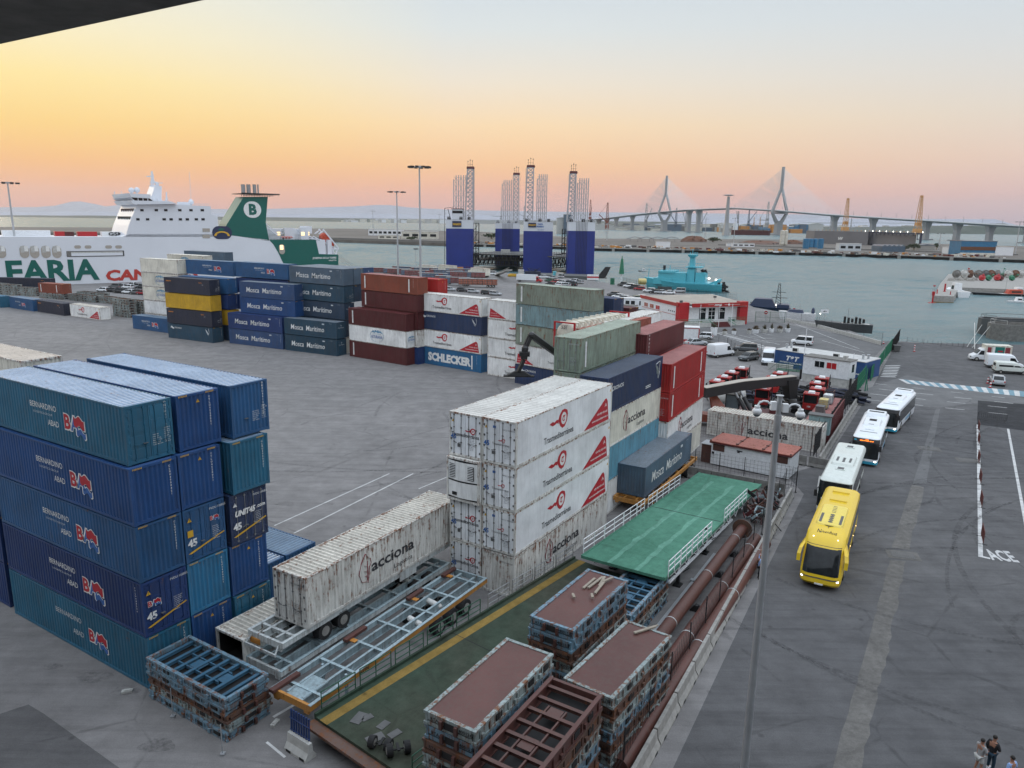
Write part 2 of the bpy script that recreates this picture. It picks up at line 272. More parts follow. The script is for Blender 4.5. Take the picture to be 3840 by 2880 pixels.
# ---------------------------------------------------------------- ground, water, far land
WL=-3.0
def ground_mat(name,c,c2,stain=.5,rough=.85,lines=True,ty=.25,sc=1.):
    m,n,b=mk(name); tc=nd(n,'ShaderNodeTexCoord')
    P=tc.outputs['Object']
    n1=nd(n,'ShaderNodeTexNoise',{'Vector':P,'Scale':.045*sc,'Detail':7.,'Roughness':.6})
    n2=nd(n,'ShaderNodeTexNoise',{'Vector':P,'Scale':.5*sc,'Detail':8.,'Roughness':.7})
    n3=nd(n,'ShaderNodeTexNoise',{'Vector':P,'Scale':14.,'Detail':5.,'Roughness':.8})
    mp=nd(n,'ShaderNodeMapping',{0:P,'Rotation':(0,0,R(31.)),'Scale':(.05,.9,1)})
    n4=nd(n,'ShaderNodeTexNoise',{'Vector':mp.outputs[0],'Scale':1.6,'Detail':6.,'Roughness':.7})
    f=nd(n,'ShaderNodeMapRange',{0:n1.outputs[0],1:.32,2:.68})
    x=nd(n,'ShaderNodeMix',{0:f.outputs[0],6:rgb(c),7:rgb(c2)},data_type='RGBA')
    s=nd(n,'ShaderNodeMapRange',{0:n2.outputs[0],1:.3,2:.72,3:1.18,4:1-.35*stain})
    s2=nd(n,'ShaderNodeMapRange',{0:n3.outputs[0],1:.25,2:.75,3:.8,4:1.2})
    s3=nd(n,'ShaderNodeMapRange',{0:n4.outputs[0],1:.45,2:.75,3:1.,4:1-ty})
    q=nd(n,'ShaderNodeMath',{0:s.outputs[0],1:s2.outputs[0]},operation='MULTIPLY'); q=nd(n,'ShaderNodeMath',{0:q.outputs[0],1:s3.outputs[0]},operation='MULTIPLY')
    vo=nd(n,'ShaderNodeTexVoronoi',{'Vector':P,'Scale':.13,'Randomness':1.}); 
    w=nd(n,'ShaderNodeMath',{0:vo.outputs['Distance'],1:n2.outputs[0]},operation='ADD')
    vs=nd(n,'ShaderNodeMapRange',{0:w.outputs[0],1:.52,2:.60,3:1-.45*stain,4:1.})
    q=nd(n,'ShaderNodeMath',{0:q.outputs[0],1:vs.outputs[0]},operation='MULTIPLY')
    v2=nd(n,'ShaderNodeTexVoronoi',{'Vector':P,'Scale':.42,'Randomness':1.}); w2=nd(n,'ShaderNodeMath',{0:n2.outputs[0],1:.16,2:v2.outputs['Distance']},operation='MULTIPLY_ADD'); sp=nd(n,'ShaderNodeMapRange',{0:w2.outputs[0],1:.10,2:.16,3:.62,4:1.})
    v3=nd(n,'ShaderNodeTexVoronoi',{'Vector':P,'Scale':.09},feature='DISTANCE_TO_EDGE'); w3=nd(n,'ShaderNodeMath',{0:n2.outputs[0],1:.10,2:v3.outputs['Distance']},operation='MULTIPLY_ADD'); ck=nd(n,'ShaderNodeMapRange',{0:w3.outputs[0],1:.046,2:.056,3:.72,4:1.})
    q=nd(n,'ShaderNodeMath',{0:q.outputs[0],1:sp.outputs[0]},operation='MULTIPLY'); q=nd(n,'ShaderNodeMath',{0:q.outputs[0],1:ck.outputs[0]},operation='MULTIPLY')
    v=nd(n,'ShaderNodeVectorMath',{0:x.outputs[2],3:q.outputs[0]},operation='SCALE')
    n.links.new(v.outputs[0],b.inputs['Base Color']); b.inputs['Specular IOR Level'].default_value=.22
    rr=nd(n,'ShaderNodeMapRange',{0:n2.outputs[0],1:.3,2:.7,3:rough-.15,4:rough+.1}); n.links.new(rr.outputs[0],b.inputs['Roughness'])
    bp=nd(n,'ShaderNodeBump',{'Strength':.35,'Distance':.03,'Height':n3.outputs[0]}); n.links.new(bp.outputs[0],b.inputs['Normal'])
ground_mat('yard',(.180,.174,.173),(.228,.219,.217),.6); ground_mat('asphalt',(.088,.088,.092),(.12,.118,.12),.5,ty=.3); ground_mat('asphalt_dark',(.026,.027,.031),(.034,.035,.038),.3); ground_mat('asphalt_mid',(.12,.12,.122),(.15,.15,.152),.35)
ground_mat('patch',(.10,.098,.10),(.12,.118,.12),.5); ground_mat('drain_conc',(.165,.158,.148),(.115,.11,.105),.9,ty=.1,sc=4.); ground_mat('mole_ground',(.13,.115,.10),(.20,.18,.16),.8,sc=.25); ground_mat('mark_white',(.5,.5,.5),(.62,.62,.61),.8,sc=3.); ground_mat('mark_blue',(.16,.27,.33),(.2,.32,.38),.8,sc=3.)
ground_mat('hill_hazed',(.34,.36,.42),(.38,.40,.45),.3,sc=.01); ground_mat('hill_near',(.06,.085,.07),(.15,.15,.13),.5,sc=.02); ground_mat('tyre',(.07,.068,.07),(.10,.1,.1),.5,sc=4.)  # far hills paled in the base colour to imitate distance haze
ground_mat('green_wear',(.11,.27,.20),(.14,.32,.24),.6,sc=4.); ground_mat('green_deck',(.055,.17,.115),(.09,.24,.17),.5,sc=3.,ty=.2); ground_mat('green_dark',(.030,.072,.048),(.058,.062,.045),1.0,sc=2.,ty=.1); ground_mat('yellow_line',(.21,.135,.035),(.27,.18,.05),.9,sc=3.)
def water_mat():
    m,n,b=mk('water'); tc=nd(n,'ShaderNodeTexCoord')
    mp=nd(n,'ShaderNodeMapping',{0:tc.outputs['Object'],'Rotation':(0,0,R(-8)),'Scale':(.55,1.7,1)})
    a=nd(n,'ShaderNodeTexNoise',{'Vector':mp.outputs[0],'Scale':.3,'Detail':6.,'Roughness':.7}); c=nd(n,'ShaderNodeTexNoise',{'Vector':mp.outputs[0],'Scale':.012,'Detail':4.,'Roughness':.6})
    h=nd(n,'ShaderNodeMath',{0:c.outputs[0],1:.6,2:a.outputs[0]},operation='MULTIPLY_ADD')
    g=nd(n,'ShaderNodeTexNoise',{'Vector':tc.outputs['Object'],'Scale':.006,'Detail':3.}); st=nd(n,'ShaderNodeMapRange',{0:g.outputs[0],1:.35,2:.65,3:.55,4:.95})
    bp=nd(n,'ShaderNodeBump',{'Distance':1.6,'Height':h.outputs[0],'Strength':st.outputs[0]}); n.links.new(bp.outputs[0],b.inputs['Normal'])
    b.inputs['Base Color'].default_value=(.11,.185,.20,1); b.inputs['Roughness'].default_value=.27; b.inputs['IOR'].default_value=1.33
water_mat()
def sheet(name,pts,z,mat,kind='structure',th=0.):
    m=MB(); P=[(p[0],p[1],z) for p in pts]
    if th: m.prism([(p[0],p[1]) for p in pts],z-th,z,'z')
    else: m.poly(P)
    o=m.o(name,mat,recalc=bool(th)); 
    if o.data.polygons[0].normal.z<0 and not th: o.data.flip_normals()
    return struct(o,kind)
sheet('water',[(-25000,-400),(25000,-400),(25000,25000),(-25000,25000)],WL,'water')
import numpy as np
def waves():
    x=np.arange(-260,470,1.7); y=np.arange(120,760,1.5); X,Y=np.meshgrid(x,y); rg=np.random.RandomState(5); Z=np.zeros_like(X)
    for k in range(46):
        lam=rg.uniform(3.6,19); a=R(100)+rg.normal(0,.55); Z+=.0115*lam**.9*np.sin((X*np.cos(a)+Y*np.sin(a))*2*np.pi/lam+rg.uniform(0,6.28)+.8*np.sin(X*.05+k)+.7*np.sin(Y*.04+2*k))
    Z*=(.55+.45*np.sin(X*.013+1)*np.sin(Y*.017))*.5
    n,mm=X.shape; vs=np.c_[X.ravel(),Y.ravel(),Z.ravel()+WL+.45]; i=np.arange(n*mm).reshape(n,mm); f=np.stack([i[:-1,:-1],i[:-1,1:],i[1:,1:],i[1:,:-1]],-1).reshape(-1,4)
    me=bpy.data.meshes.new('water'); me.vertices.add(len(vs)); me.vertices.foreach_set('co',vs.ravel().astype('f')); me.loops.add(f.size); me.loops.foreach_set('vertex_index',f.ravel()); me.polygons.add(len(f)); me.polygons.foreach_set('loop_start',np.arange(0,f.size,4)); me.polygons.foreach_set('use_smooth',np.ones(len(f),bool)); me.update(calc_edges=True); me.materials.append(MAT['water'])
    o=bpy.data.objects.new('water',me); COL.objects.link(o); struct(o)
waves()
# quay: the yard slab, its edge seen in the photograph from the ferry berth round to the right
Q=[r1(-900,1085),r1(2300,1035),r2(1170,950),d4(240,130),d4(800,128),d4(1200,150),d4(1480,178),d4(1700,190),d4(2050,228),r3(1150,1165),r3(1500,1205),r3(2212,1295),r4(250,1150),r4(480,1190),r4(780,1262),r4(1180,1400),d3(300,985),d3(700,1020),d3(1215,1085)]
Q=[(p.x,p.y) for p in Q]+[(160,150),(260,150),(260,-60),(-330,-60),(-330,Q[0].y if hasattr(Q[0],'y') else 200)]
gm=MB(); gm.prism(Q,-9,0,'z'); g=gm.o('ground','yard',recalc=True); struct(g)
# ---------------------------------------------------------------- shipping containers
CM={}
def ext(me,slots):
    for k in slots: me.materials.append(MAT['white_c'])
    return me
def corr(m,axis,a0,a1,b0,b1,c,depth,pitch=.278,mat=0):
    """corrugated sheet: profile runs along axis 'x' or 'y'; b = other extent, c = outer plane; depth sign = inward offset"""
    n=max(2,round((a1-a0)/pitch)); p=(a1-a0)/n; pts=[]
    for i in range(n):
        s=a0+i*p; pts+=[(s+.0*p,c),(s+.26*p,c),(s+.5*p,c+depth),(s+.76*p,c+depth)]
    pts.append((a1,c)); vs=[];fs=[]
    for (t,q) in pts:
        if axis=='xside': vs+=[(t,q,b0),(t,q,b1)]
        elif axis=='yend': vs+=[(q,t,b0),(q,t,b1)]
        elif axis=='roof': vs+=[(t,b0,q),(t,b1,q)]
    for i in range(len(pts)-1): fs.append([2*i,2*i+2,2*i+3,2*i+1])
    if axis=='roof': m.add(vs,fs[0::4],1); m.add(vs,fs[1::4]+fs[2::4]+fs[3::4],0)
    else: m.add(vs,fs,mat)
def cmesh(L,W,H,kind):
    """frame, side wall (-Y), side wall (+Y), roof, plain end, doors, bars"""
    k=(L,W,H,kind)
    if k in CM: return CM[k]
    l,w=L/2,W/2; r=.07; d={}
    reef=kind=='reefer'; pd,pp=(.008,.11) if reef else (.036,.278)
    f=MB()
    for sx in(-1,1):
        for sy in(-1,1):
            f.b6(sx*l-(.13 if sx>0 else 0),sx*l+(.13 if sx<0 else 0),sy*w-(.11 if sy>0 else 0),sy*w+(.11 if sy<0 else 0),.12,H-.12)
            for z in(0,H-.118): f.box((sx*(l-.089),sy*(w-.081),z+.059),(.184,.168,.118),1)
    for sy in(-1,1):
        f.box((0,sy*(w-.03),.10),(L-.26,.06,.16)); f.box((0,sy*(w-.03),H-.05),(L-.26,.06,.08))
    for sx in(-1,1): f.box((sx*(l-.05),0,.10),(.1,W-.24,.15)); f.box((sx*(l-.05),0,H-.07),(.1,W-.24,.12))
    f.box((0,0,.13),(L-.3,W-.14,.04),1)
    for i in range(int(L/1.2)): f.box((-l+.8+i*1.2,0,.07),(.08,W-.14,.09),1)
    d['frame']=ext(f.mesh('frame'),'ab')
    s=MB(); corr(s,'xside',-l+.13,l-.13,.16,H-.08,-w+.012,pd,pp); d['wall0']=ext(s.mesh('side_wall'),'a')
    s=MB(); corr(s,'xside',-l+.13,l-.13,.16,H-.08,w-.012,-pd,pp); d['wall1']=ext(s.mesh('side_wall'),'a')
    s=MB(); corr(s,'roof',-l+.1,l-.1,-w+.06,w-.06,H-.012,-.045 if not reef else -.006,.30 if not reef else .4); d['roof']=ext(s.mesh('roof'),'ab')
    for e,sg in(('0',-1),('1',1)):
        s=MB(); corr(s,'yend',-w+.11,w-.11,.16,H-.12,sg*(l-.02),-sg*(.045 if not reef else .01),.25); d['end'+e]=ext(s.mesh('end_wall'),'a')
        for j in(-1,1):                      # door leaves
            s=MB(); y0,y1=(.01,w-.12) if j>0 else (-w+.12,-.01); X=sg*(l-.05)
            s.b6(min(X,X+sg*.03),max(X,X+sg*.03),y0,y1,.17,H-.14)
            nr=4 if not reef else 0
            for i in range(nr):
                zz=.17+(H-.31)*(i+.12)/nr; s.b6(min(X+sg*.03,X+sg*.045),max(X+sg*.03,X+sg*.045),y0+.08,y1-.08,zz,zz+(H-.31)/nr*.72)
            for i in range(4): s.box((X+sg*.04,(y1-.03) if j>0 else (y0+.03),.45+i*(H-.9)/3),(.05,.1,.12),1)
            d['door%s%d'%(e,j)]=ext(s.mesh('door'),'ab')
            s=MB()
            for q in(.28,.78):
                y=y0+(y1-y0)*q; s.tube((X+sg*.065,y,.13),(X+sg*.065,y,H-.1),.018,6)
                for z in(.2,H*.33,H*.66,H-.2): s.box((X+sg*.055,y,z),(.05,.1,.06))
                s.bar((X+sg*.085,y,.95),(X+sg*.085,y+(.22 if q<.5 else -.22),.9),.03,.03)
            d['rods%s%d'%(e,j)]=ext(s.mesh('locking_rod'),'a')
        # refrigeration unit end
        s=MB(); X=sg*(l-.03)
        pr=[(-w+.12,0)]+[(-w+.12+(W-.24)*t,.16*math.sin(math.pi*min(1,max(0,t)))) for t in [i/8 for i in range(9)]]+[(w-.12,0)]
        s.add([(X+sg*q*1.,y,z) for z in(.3,1.35) for (y,q) in pr],[[i,i+1,len(pr)+i+1,len(pr)+i] for i in range(len(pr)-1)])
        s.add([(X+sg*q*1.,y,z) for z in(1.45,H-.2) for (y,q) in pr],[[i,i+1,len(pr)+i+1,len(pr)+i] for i in range(len(pr)-1)])
        s.b6(min(X-.06*sg,X),max(X-.06*sg,X),-w+.1,w-.1,.16,H-.1,1)
        for yy in(-.86,.55):
            s.box((X+sg*.10,yy+.18,2.05),(.06,.46,.9),1)
            for i in range(8): s.box((X+sg*.14,yy+.18,1.68+i*.11),(.03,.44,.035),0)
        s.box((X+sg*.15,.55,.55),(.05,.35,.2),1)
        d['unit'+e]=ext(s.mesh('refrigeration_unit'),'ab')
    CM[k]=d; return d
MK={}
def marks(key,L,W,H):
    """painted lettering of one container face set: returns list of (name, mesh, mats)"""
    k=(key,L,W,H)
    if k in MK: return MK[k]
    out=[]; l,w=L/2,W/2; side=T3(-l,-w+.004,0)@FX; e0=T3(-l-.006,w,0)@FE0; e1=T3(l+.006,-w,0)@FE1
    P=key.split('+')
    m=MB(); mats=['logo_white','logo_red','logo_blue','logo_dark','logo_grey','logo_maroon','logo_orange','logo_yellow','logo_lblue','plate_grey']
    def serial(M,x,z,t,h=.11,mt=0):                       # stacked characters
        for i,c in enumerate(t): m.text(c,h*1.35,M@T3(x,z-i*h*1.45),mt,bold=.02,al='c')
    def block(M,x,z,n=6,wd=.35,mt=0):
        for i in range(n): m.text(random.choice(['2.30.480 KG','CU.CAP. 86','NET 28.600','TARE 4.800','MAX.GR.']),.07,M@T3(x,z-i*.1),mt,width=wd*random.uniform(.6,1))
    def tri(M,x,z,s=.22,mt=7): m.add([M@Vector(v) for v in((x-s/2,z,0),(x+s/2,z,0),(x,z+s*.9,0))],[[0,1,2]],mt); m.text('!',s*.8,M@T3(x,z+.03,.002),3,bold=.02,al='c')
    def stripes(M,x,z):
        for i in range(7): m.add([M@Vector(v) for v in((x+i*.07,z,0),(x+i*.07+.035,z,0),(x+i*.07+.065,z+.09,0),(x+i*.07+.03,z+.09,0))],[[0,1,2,3]],7)
    def ba(M,x,z,s):                                      # BA flag emblem, s = height
        def wav(x0,x1,z0,z1,n=7,ph=0.): 
            top=[(x0+(x1-x0)*i/n,z1-.10*s*math.sin(i*1.25+ph)-.12*s*i/n) for i in range(n+1)]; bot=[(x0+(x1-x0)*i/n,z0-.10*s*math.sin(i*1.25+ph)-.12*s*i/n) for i in range(n+1)]
            return top+bot[::-1]
        def P2(pts,d,mt,g=0.):
            cx=sum(p[0] for p in pts)/len(pts); cz=sum(p[1] for p in pts)/len(pts)
            m.add([M@Vector((x+(cx+(p[0]-cx)*(1+g)),z+(cz+(p[1]-cz)*(1+g)),d)) for p in pts],[list(range(len(pts)))],mt)
        m.text('BA',s*1.12,M@T3(x-.03*s,z-.02*s,.004),0,bold=.085); m.text('B',s*1.1,M@T3(x,z,.010),1,bold=.035); m.text('A',s*1.1,M@T3(x+.62*s,z-.03,.012),2,bold=.02)
        fl=wav(.95*s,1.95*s,.30*s,.80*s); P2(fl,.006,0,.16); P2(fl,.013,1)
        f2=wav(1.15*s,2.0*s,-.18*s,.12*s,ph=.6); P2(f2,.005,0,.2); P2(f2,.012,2)
    def drop(M,x,z,s,flip=1,mt=1):                        # drop shaped emblem with a tail
        o=[(-.15,0),(.0,.30),(.28,.50),(.55,.52),(.86,.40),(.93,.18),(.84,-.2),(.6,-.46),(.34,-.50),(.12,-.36)]
        m.add([M@Vector((x+flip*p[0]*s,z+p[1]*s,0)) for p in o],[list(range(len(o)))[::flip]],mt)
        t=[(-.12,.06),(-.3,.12),(-.55,.02),(-.75,.1),(-1.1,.02),(-.75,-.14),(-.5,-.12),(-.3,-.06),(-.1,-.14)]
        m.add([M@Vector((x+flip*p[0]*s,z+p[1]*s-.03*s,.001)) for p in t],[list(range(len(t)))[::flip]],mt)
        c=[(.47+.30*math.cos(a),.02+.34*math.sin(a)) for a in [i*math.pi/8 for i in range(16)]]
        m.add([M@Vector((x+flip*p[0]*s,z+p[1]*s,.003)) for p in c],[list(range(16))[::flip]],0)
        m.text('C',.42*s,M@T3(x+flip*.44*s,z-.14*s,.005),mt,bold=.02,al='c'); m.text('T',.46*s,M@T3(x+flip*.50*s,z-.14*s,.006),mt,bold=.015,al='c')
    def leaf(M,x,z,s,mt=5):
        o=[(-.25,-.45),(-.42,-.05),(-.30,.35),(-.12,.62),(.02,.75),(.14,.55),(.30,.45),(.34,.25),(.22,.05),(.18,-.35),(.10,-.62)]
        for a,b in zip(o,o[1:]+[]): m.bar(M@Vector((x+a[0]*s,z+a[1]*s,0)),M@Vector((x+b[0]*s,z+b[1]*s,0)),.05*s,.004,mt)
        for a,b in(((.08,-.5),(.12,.4)),((.1,-.1),(-.1,.0)),((.1,.15),(-.08,.25)),((.1,-.3),(-.05,-.25)),((-.25,-.45),(.1,-.55))): m.bar(M@Vector((x+a[0]*s,z+a[1]*s,0)),M@Vector((x+b[0]*s,z+b[1]*s,0)),.05*s,.004,mt)
    for p in P:
        a=p.split(':'); p=a[0]
        if p=='BA':
            x=L-5.15 if L>13 else L*.55; m.text('BERNARDINO',.44,side@T3(x-3.55,H*.60),0,width=2.6,bold=.0); m.text('LOGISTICS GROUP',.16,side@T3(x-3.3,H*.50),4,width=1.9); m.text('ABAD',.44,side@T3(x-1.9,H*.32),0,width=1.05)
            ba(side,x-.25,H*.36,.95)
        if p=='BAf':
            x=L-5.15 if L>13 else L*.55; m.text('BERNARDINO',.44,side@T3(x-3.55,H*.60),4,width=2.6); m.text('ABAD',.44,side@T3(x-1.9,H*.32),4,width=1.05); ba(side,x-.25,H*.36,.85)
        if p=='MM':
            m.text('Mosca  Marítimo',1.3,side@T3(L*.13,H*.34),0,width=L*.64,shear=.12,bold=.004)
            m.box(None,(.5,.04,.2),4,M=T3(l-3.0,-w,H-.5)); m.text('MMLU 489672',.1,side@T3(L-1.6,H-.35),4)
        if p=='MMe': m.text('Mosca Marítimo',.28,e1@T3(W*.2,H*.62),4,width=1.4,shear=.1); tri(e1,W*.5,H*.75,.25,4)
        if p=='TR':
            x=L*.36; drop(side,x+.5,H*.64,1.25); m.text('Trasmediterránea',.62,side@T3(x-1.55,H*.22),3,width=4.1,bold=.012)
            m.add([side@Vector(v) for v in((L-4.6,.2,0),(L-.45,.2,0),(L-.75,H*.58,0),(L-.95,H*.66,0),(L-1.2,H*.66,0))],[[0,1,2,3,4]],1)
            m.text('+34 902 454 645',.23,side@T3(L-.75,H*.30,.003),0,al='r',bold=.02,width=1.75); m.text('www.trasmediterranea.es',.23,side@T3(L-.62,H*.17,.003),0,al='r',bold=.02,width=2.7)
            m.text('A',.4,side@T3(L-1.25,H*.45,.003),0,width=.4); tri(side,L-.3,H*.8,.25,7)
        if p=='TRm':                                     # mirrored arrangement
            drop(side,L*.62,H*.58,.9,-1); m.text('Trasmediterránea',.5,side@T3(L*.45,H*.3),3,width=3.2)
            m.add([side@Vector(v) for v in((.3,.2,0),(3.6,.2,0),(.9,H*.5,0),(.5,H*.55,0))],[[0,1,2,3]],1); m.text('+34 902 454 645',.2,side@T3(.5,H*.28,.003),0); m.text('www.trasmediterranea',.2,side@T3(.45,H*.16,.003),0)
        if p=='TRe':                                     # door end with the emblem
            drop(e0,W*.66,H*.62,.42); m.text('Trasmediterránea',.34,e0@T3(W*.06,H*.47),3,width=W*.86,bold=.012); m.text('45',.42,e0@T3(.12,H*.40),2,bold=.03); tri(e0,.3,H*.78); m.box(None,(.01,.22,.22),9,M=e0@T3(.75,.75)@Matrix.Rotation(math.pi/2,4,'Y')); block(e0,W*.62,1.35,9,.5,3)
        if p=='TRe2':
            drop(e0,W*.58,H*.55,.26); m.text('Trasmediterránea',.2,e0@T3(W*.30,H*.44),3,width=W*.5,bold=.0); m.text('45',.42,e0@T3(.12,H*.40),2,bold=.03); tri(e0,.3,H*.78); m.box(None,(.01,.2,.26),9,M=e0@T3(.85,.75)@Matrix.Rotation(math.pi/2,4,'Y')); block(e0,W*.66,1.3,9,.45,3); m.text('RACU 100073 8',.13,e0@T3(W*.6,H*.78),3); m.box(None,(.01,.15,.2),2,M=e0@T3(.9,2.4)@Matrix.Rotation(math.pi/2,4,'Y'))
        if p=='AC':
            x=L*.33; leaf(side,x,H*.50,1.35); m.text('acciona',1.0,side@T3(x+.5,H*.40),3,bold=.02,width=3.9); m.text('Logística',.42,side@T3(x+2.5,H*.19),3,width=1.7)
        if p=='AC2':
            x=L*.31; leaf(side,x,H*.48,1.45); m.text('acciona',1.15,side@T3(x+.8,H*.30),3,bold=.02,width=4.3)
        if p=='AS':
            for (M,cx,s) in((side,L*.5,1.0),(e1,W*.52,.55)):
                o=[(1.6*s*math.cos(t),1.02*s*math.sin(t)) for t in [i*math.pi/14 for i in range(28)]]
                for i in range(28): q,r_=o[i],o[(i+1)%28]; m.bar(M@Vector((cx+q[0],H*.5+q[1],0)),M@Vector((cx+r_[0],H*.5+r_[1],0)),.06*s+.02,.004,8)
                mt=[(-1.35,.45),(-1.1,.75),(-.8,.9),(-.55,.72),(-.3,1.0),(0,.8),(.3,1.0),(.6,.78),(.85,.9),(1.1,.7),(1.35,.45),(.8,.62),(.3,.5),(-.1,.65),(-.6,.5),(-1.,.6)]
                m.add([M@Vector((cx+a_*s,H*.5+b_*s,0)) for a_,b_ in mt],[list(range(len(mt)))],8)
                m.text('CENTRAL LECHERA',.2*s,M@T3(cx,H*.5+.28*s,.002),8,al='c',width=1.9*s); m.text('ASTURIANA',.78*s,M@T3(cx,H*.5-.42*s,.002),2,al='c',bold=.01,width=2.7*s)
        if p=='CR':
            for i in range(9): t=i*.7; m.sphere(tuple(side@Vector((1.0+.09*i,H-.75+.16*math.sin(t),0))),.1+.03*(i%3),6,0)
            m.text('CRONOS',.42,side@T3(2.0,H-.85),0,width=2.0,bold=.01)
            z=H*.66; q=[(L-1.9,z+.6),(L-1.1,z+.75),(L-.95,z+.1),(L-1.2,z-.5),(L-1.35,z-.45),(L-1.75,z+.25)]
            for a_,b_ in zip(q,q[1:]+q[:1]): m.bar(side@Vector((a_[0],a_[1],0)),side@Vector((b_[0],b_[1],0)),.09,.004,0)
            m.bar(side@Vector((L-1.7,z+.4,0)),side@Vector((L-1.15,z-.3,0)),.28,.004,0)
        if p=='CRs':                                     # emblem on one corner and name near it
            q=[(L-1.7,H-.5),(L-.7,H-.35),(L-.75,H-1.3),(L-1.0,H-1.9),(L-1.3,H-1.4)]
            for a_,b_ in zip(q,q[1:]+q[:1]): m.bar(side@Vector((a_[0],a_[1],0)),side@Vector((b_[0],b_[1],0)),.08,.004,0)
            m.bar(side@Vector((L-1.5,H-.7,0)),side@Vector((L-1.0,H-1.5,0)),.2,.004,0); m.text('CRONOS',.45,side@T3(.9,H-1.15),0,width=2.3,bold=.01)
            for i in range(6): m.sphere(tuple(side@Vector((.25+.1*i,H-1.0+.12*math.sin(i),0))),.12,6,0)
            m.box(None,(1.2,.01,.06),0,M=T3(l-3.4,-w,.75)); m.box(None,(1.2,.01,.06),0,M=T3(l-3.4,-w,.6))
        if p=='SCH': m.text('SCHLECKER',1.75,side@T3(2.3,H*.28),0,width=L*.68,bold=.06)
        if p=='SE': m.text('seaco',.42,side@T3(.6,H-.75),6,bold=.03,width=1.4); m.text('SeaCo',.34,side@T3(L-2.9,H-.75),6,bold=.02); m.text('UUU',.2,side@T3(L-2.1,H-1.1),0)
        if p=='VB':                                      # white vertical name boards
            m.box(None,(.28,.012,H*.74),0,M=T3(-l+1.05,-w,H*.5)); serial(side@T3(0,0,.01),1.05,H*.84,'FLORENS',.16,4)
        if p=='VB2':
            for x in(1.0,L-1.9): m.box(None,(.26,.012,H*.76),0,M=T3(-l+x,-w,H*.5))
            serial(side,L-.9,H*.88,'GESU4581322',.09)
        if p=='VBL': serial(side,.75,H*.90,'MMARFRET',.26,0)
        if p=='S': serial(side,L-.55,H*.86,'TTLU489206',.095)
        if p=='E': serial(e1,W-.4,H*.86,'CLXU4900421',.10); stripes(e1,.15,H-.12); stripes(e1,W-.75,H-.12)
        if p=='ET': serial(e1,W-.55,H*.86,'TTLU4520051',.10); tri(e1,W*.5,H*.82,.2); stripes(e1,.15,H-.12); stripes(e1,W-.75,H-.12)
        if p=='ED': serial(e1,W-.35,H*.93,'ONZU49128417',.11); block(e1,W*.55,H*.42,6,.5); m.box(None,(.22,.01,.24),9,M=e1@T3(W*.38,H*.33)); block(e1,W*.8,H*.5,8,.4)
        if p=='E45':                                     # 45-foot door end
            m.text('45',.52,e1@T3(.14,H*.30,.03),0,bold=.05); tri(e1@T3(0,0,.03),.32,H*.76,.26,0 if a[1:]==['u'] else 7); M3=e1@T3(0,0,.035)
            m.add([M3@Vector(v) for v in((.12,.50,0),(.3,.46,0),(W-.1,1.02,0),(W-.16,1.08,0),(.28,.56,0))],[[0,1,2,3,4]],7); block(M3,W*.66,H*.52,8,.5); m.text('PVDU 105855',.17,M3@T3(W*.62,H*.86),0); m.box(None,(.2,.01,.24),9,M=M3@T3(W*.4,H*.34))
            if a[1:]==['u']: m.text('UNIT45',.42,M3@T3(W*.12,H*.56),0,shear=.25,bold=.05,width=1.35); m.text('.com',.3,M3@T3(W*.70,H*.60),0,bold=.03)
            elif a[1:]==['b']: ba(M3,W*.1,H*.55,.34)
            else: ba(M3,W*.62,H*.66,.26); m.box(None,(.32,.36,.01),7,M=M3@T3(.32,H*.54))
        if p=='D0': block(e0,W*.62,H*.42,7,.5,4 if 'l' in a else 3); m.text('BMOU 492100',.16,e0@T3(W*.55,H*.8),4 if 'l' in a else 3)
    me=m.mesh('lettering')
    used=sorted(set(m.m)); 
    for i,p_ in enumerate(me.polygons): p_.material_index=used.index(m.m[i])
    for k2 in used: me.materials.append(MAT[mats[k2]])
    MK[k]=me; return me
NC=[0]
def container(corner,rz,end,col,label,mk_='',roof=None,L=13.716,W=2.44,H=2.896,z=0.,kind='dry',door=0,unit=0,group=None,openend=False,frame=None,hide=''):
    """corner = ground corner nearest the camera, on the -Y side; end=+1/-1: the X end it belongs to; door=-1/+1: end that has the doors"""
    c,s=math.cos(rz),math.sin(rz); lx,ly=-end*L/2,W/2
    o=thing('shipping_container',label,'shipping container',(corner[0]+c*lx-s*ly,corner[1]+s*lx+c*ly,z),rz,group or 'shipping containers in the port yard')
    d=cmesh(L,W,H,kind); fr=frame or {'white_clean':'white_rust','white_c':'white_rust','cream_c':'white_rust'}.get(col,col)
    use(d['frame'],'frame',[fr,fr],o); use(d['wall0'],'side_wall',[col],o); use(d['wall1'],'side_wall',[col],o)
    if 'r' not in hide: use(d['roof'],'roof',[roof or col,(roof or col)+'_c' if (roof or col)+'_c' in MAT else roof or col],o)
    for sg,e in((-1,'0'),(1,'1')):
        if openend and sg==end: continue
        if door==sg:
            for j in(-1,1):
                q=use(d['door%s%d'%(e,j)],'door',[col,'plate_grey' if 'white' in col else col],o); use(d['rods%s%d'%(e,j)],'locking_rod',['rod_dark' if 'white' in col else ('steel' if 'navy' in col or 'sage' in col else col)],q)
        elif unit==sg: use(d['unit'+e],'refrigeration_unit',[col,'dark'],o)
        else: use(d['end'+e],'end_wall',[col],o)
    if mk_:
        me=marks(mk_,L,W,H); q=bpy.data.objects.new('lettering',me); COL.objects.link(q); q.parent=o
    return o
TH=2.94
ORD=['lowest','second up','third up','fourth up','topmost']
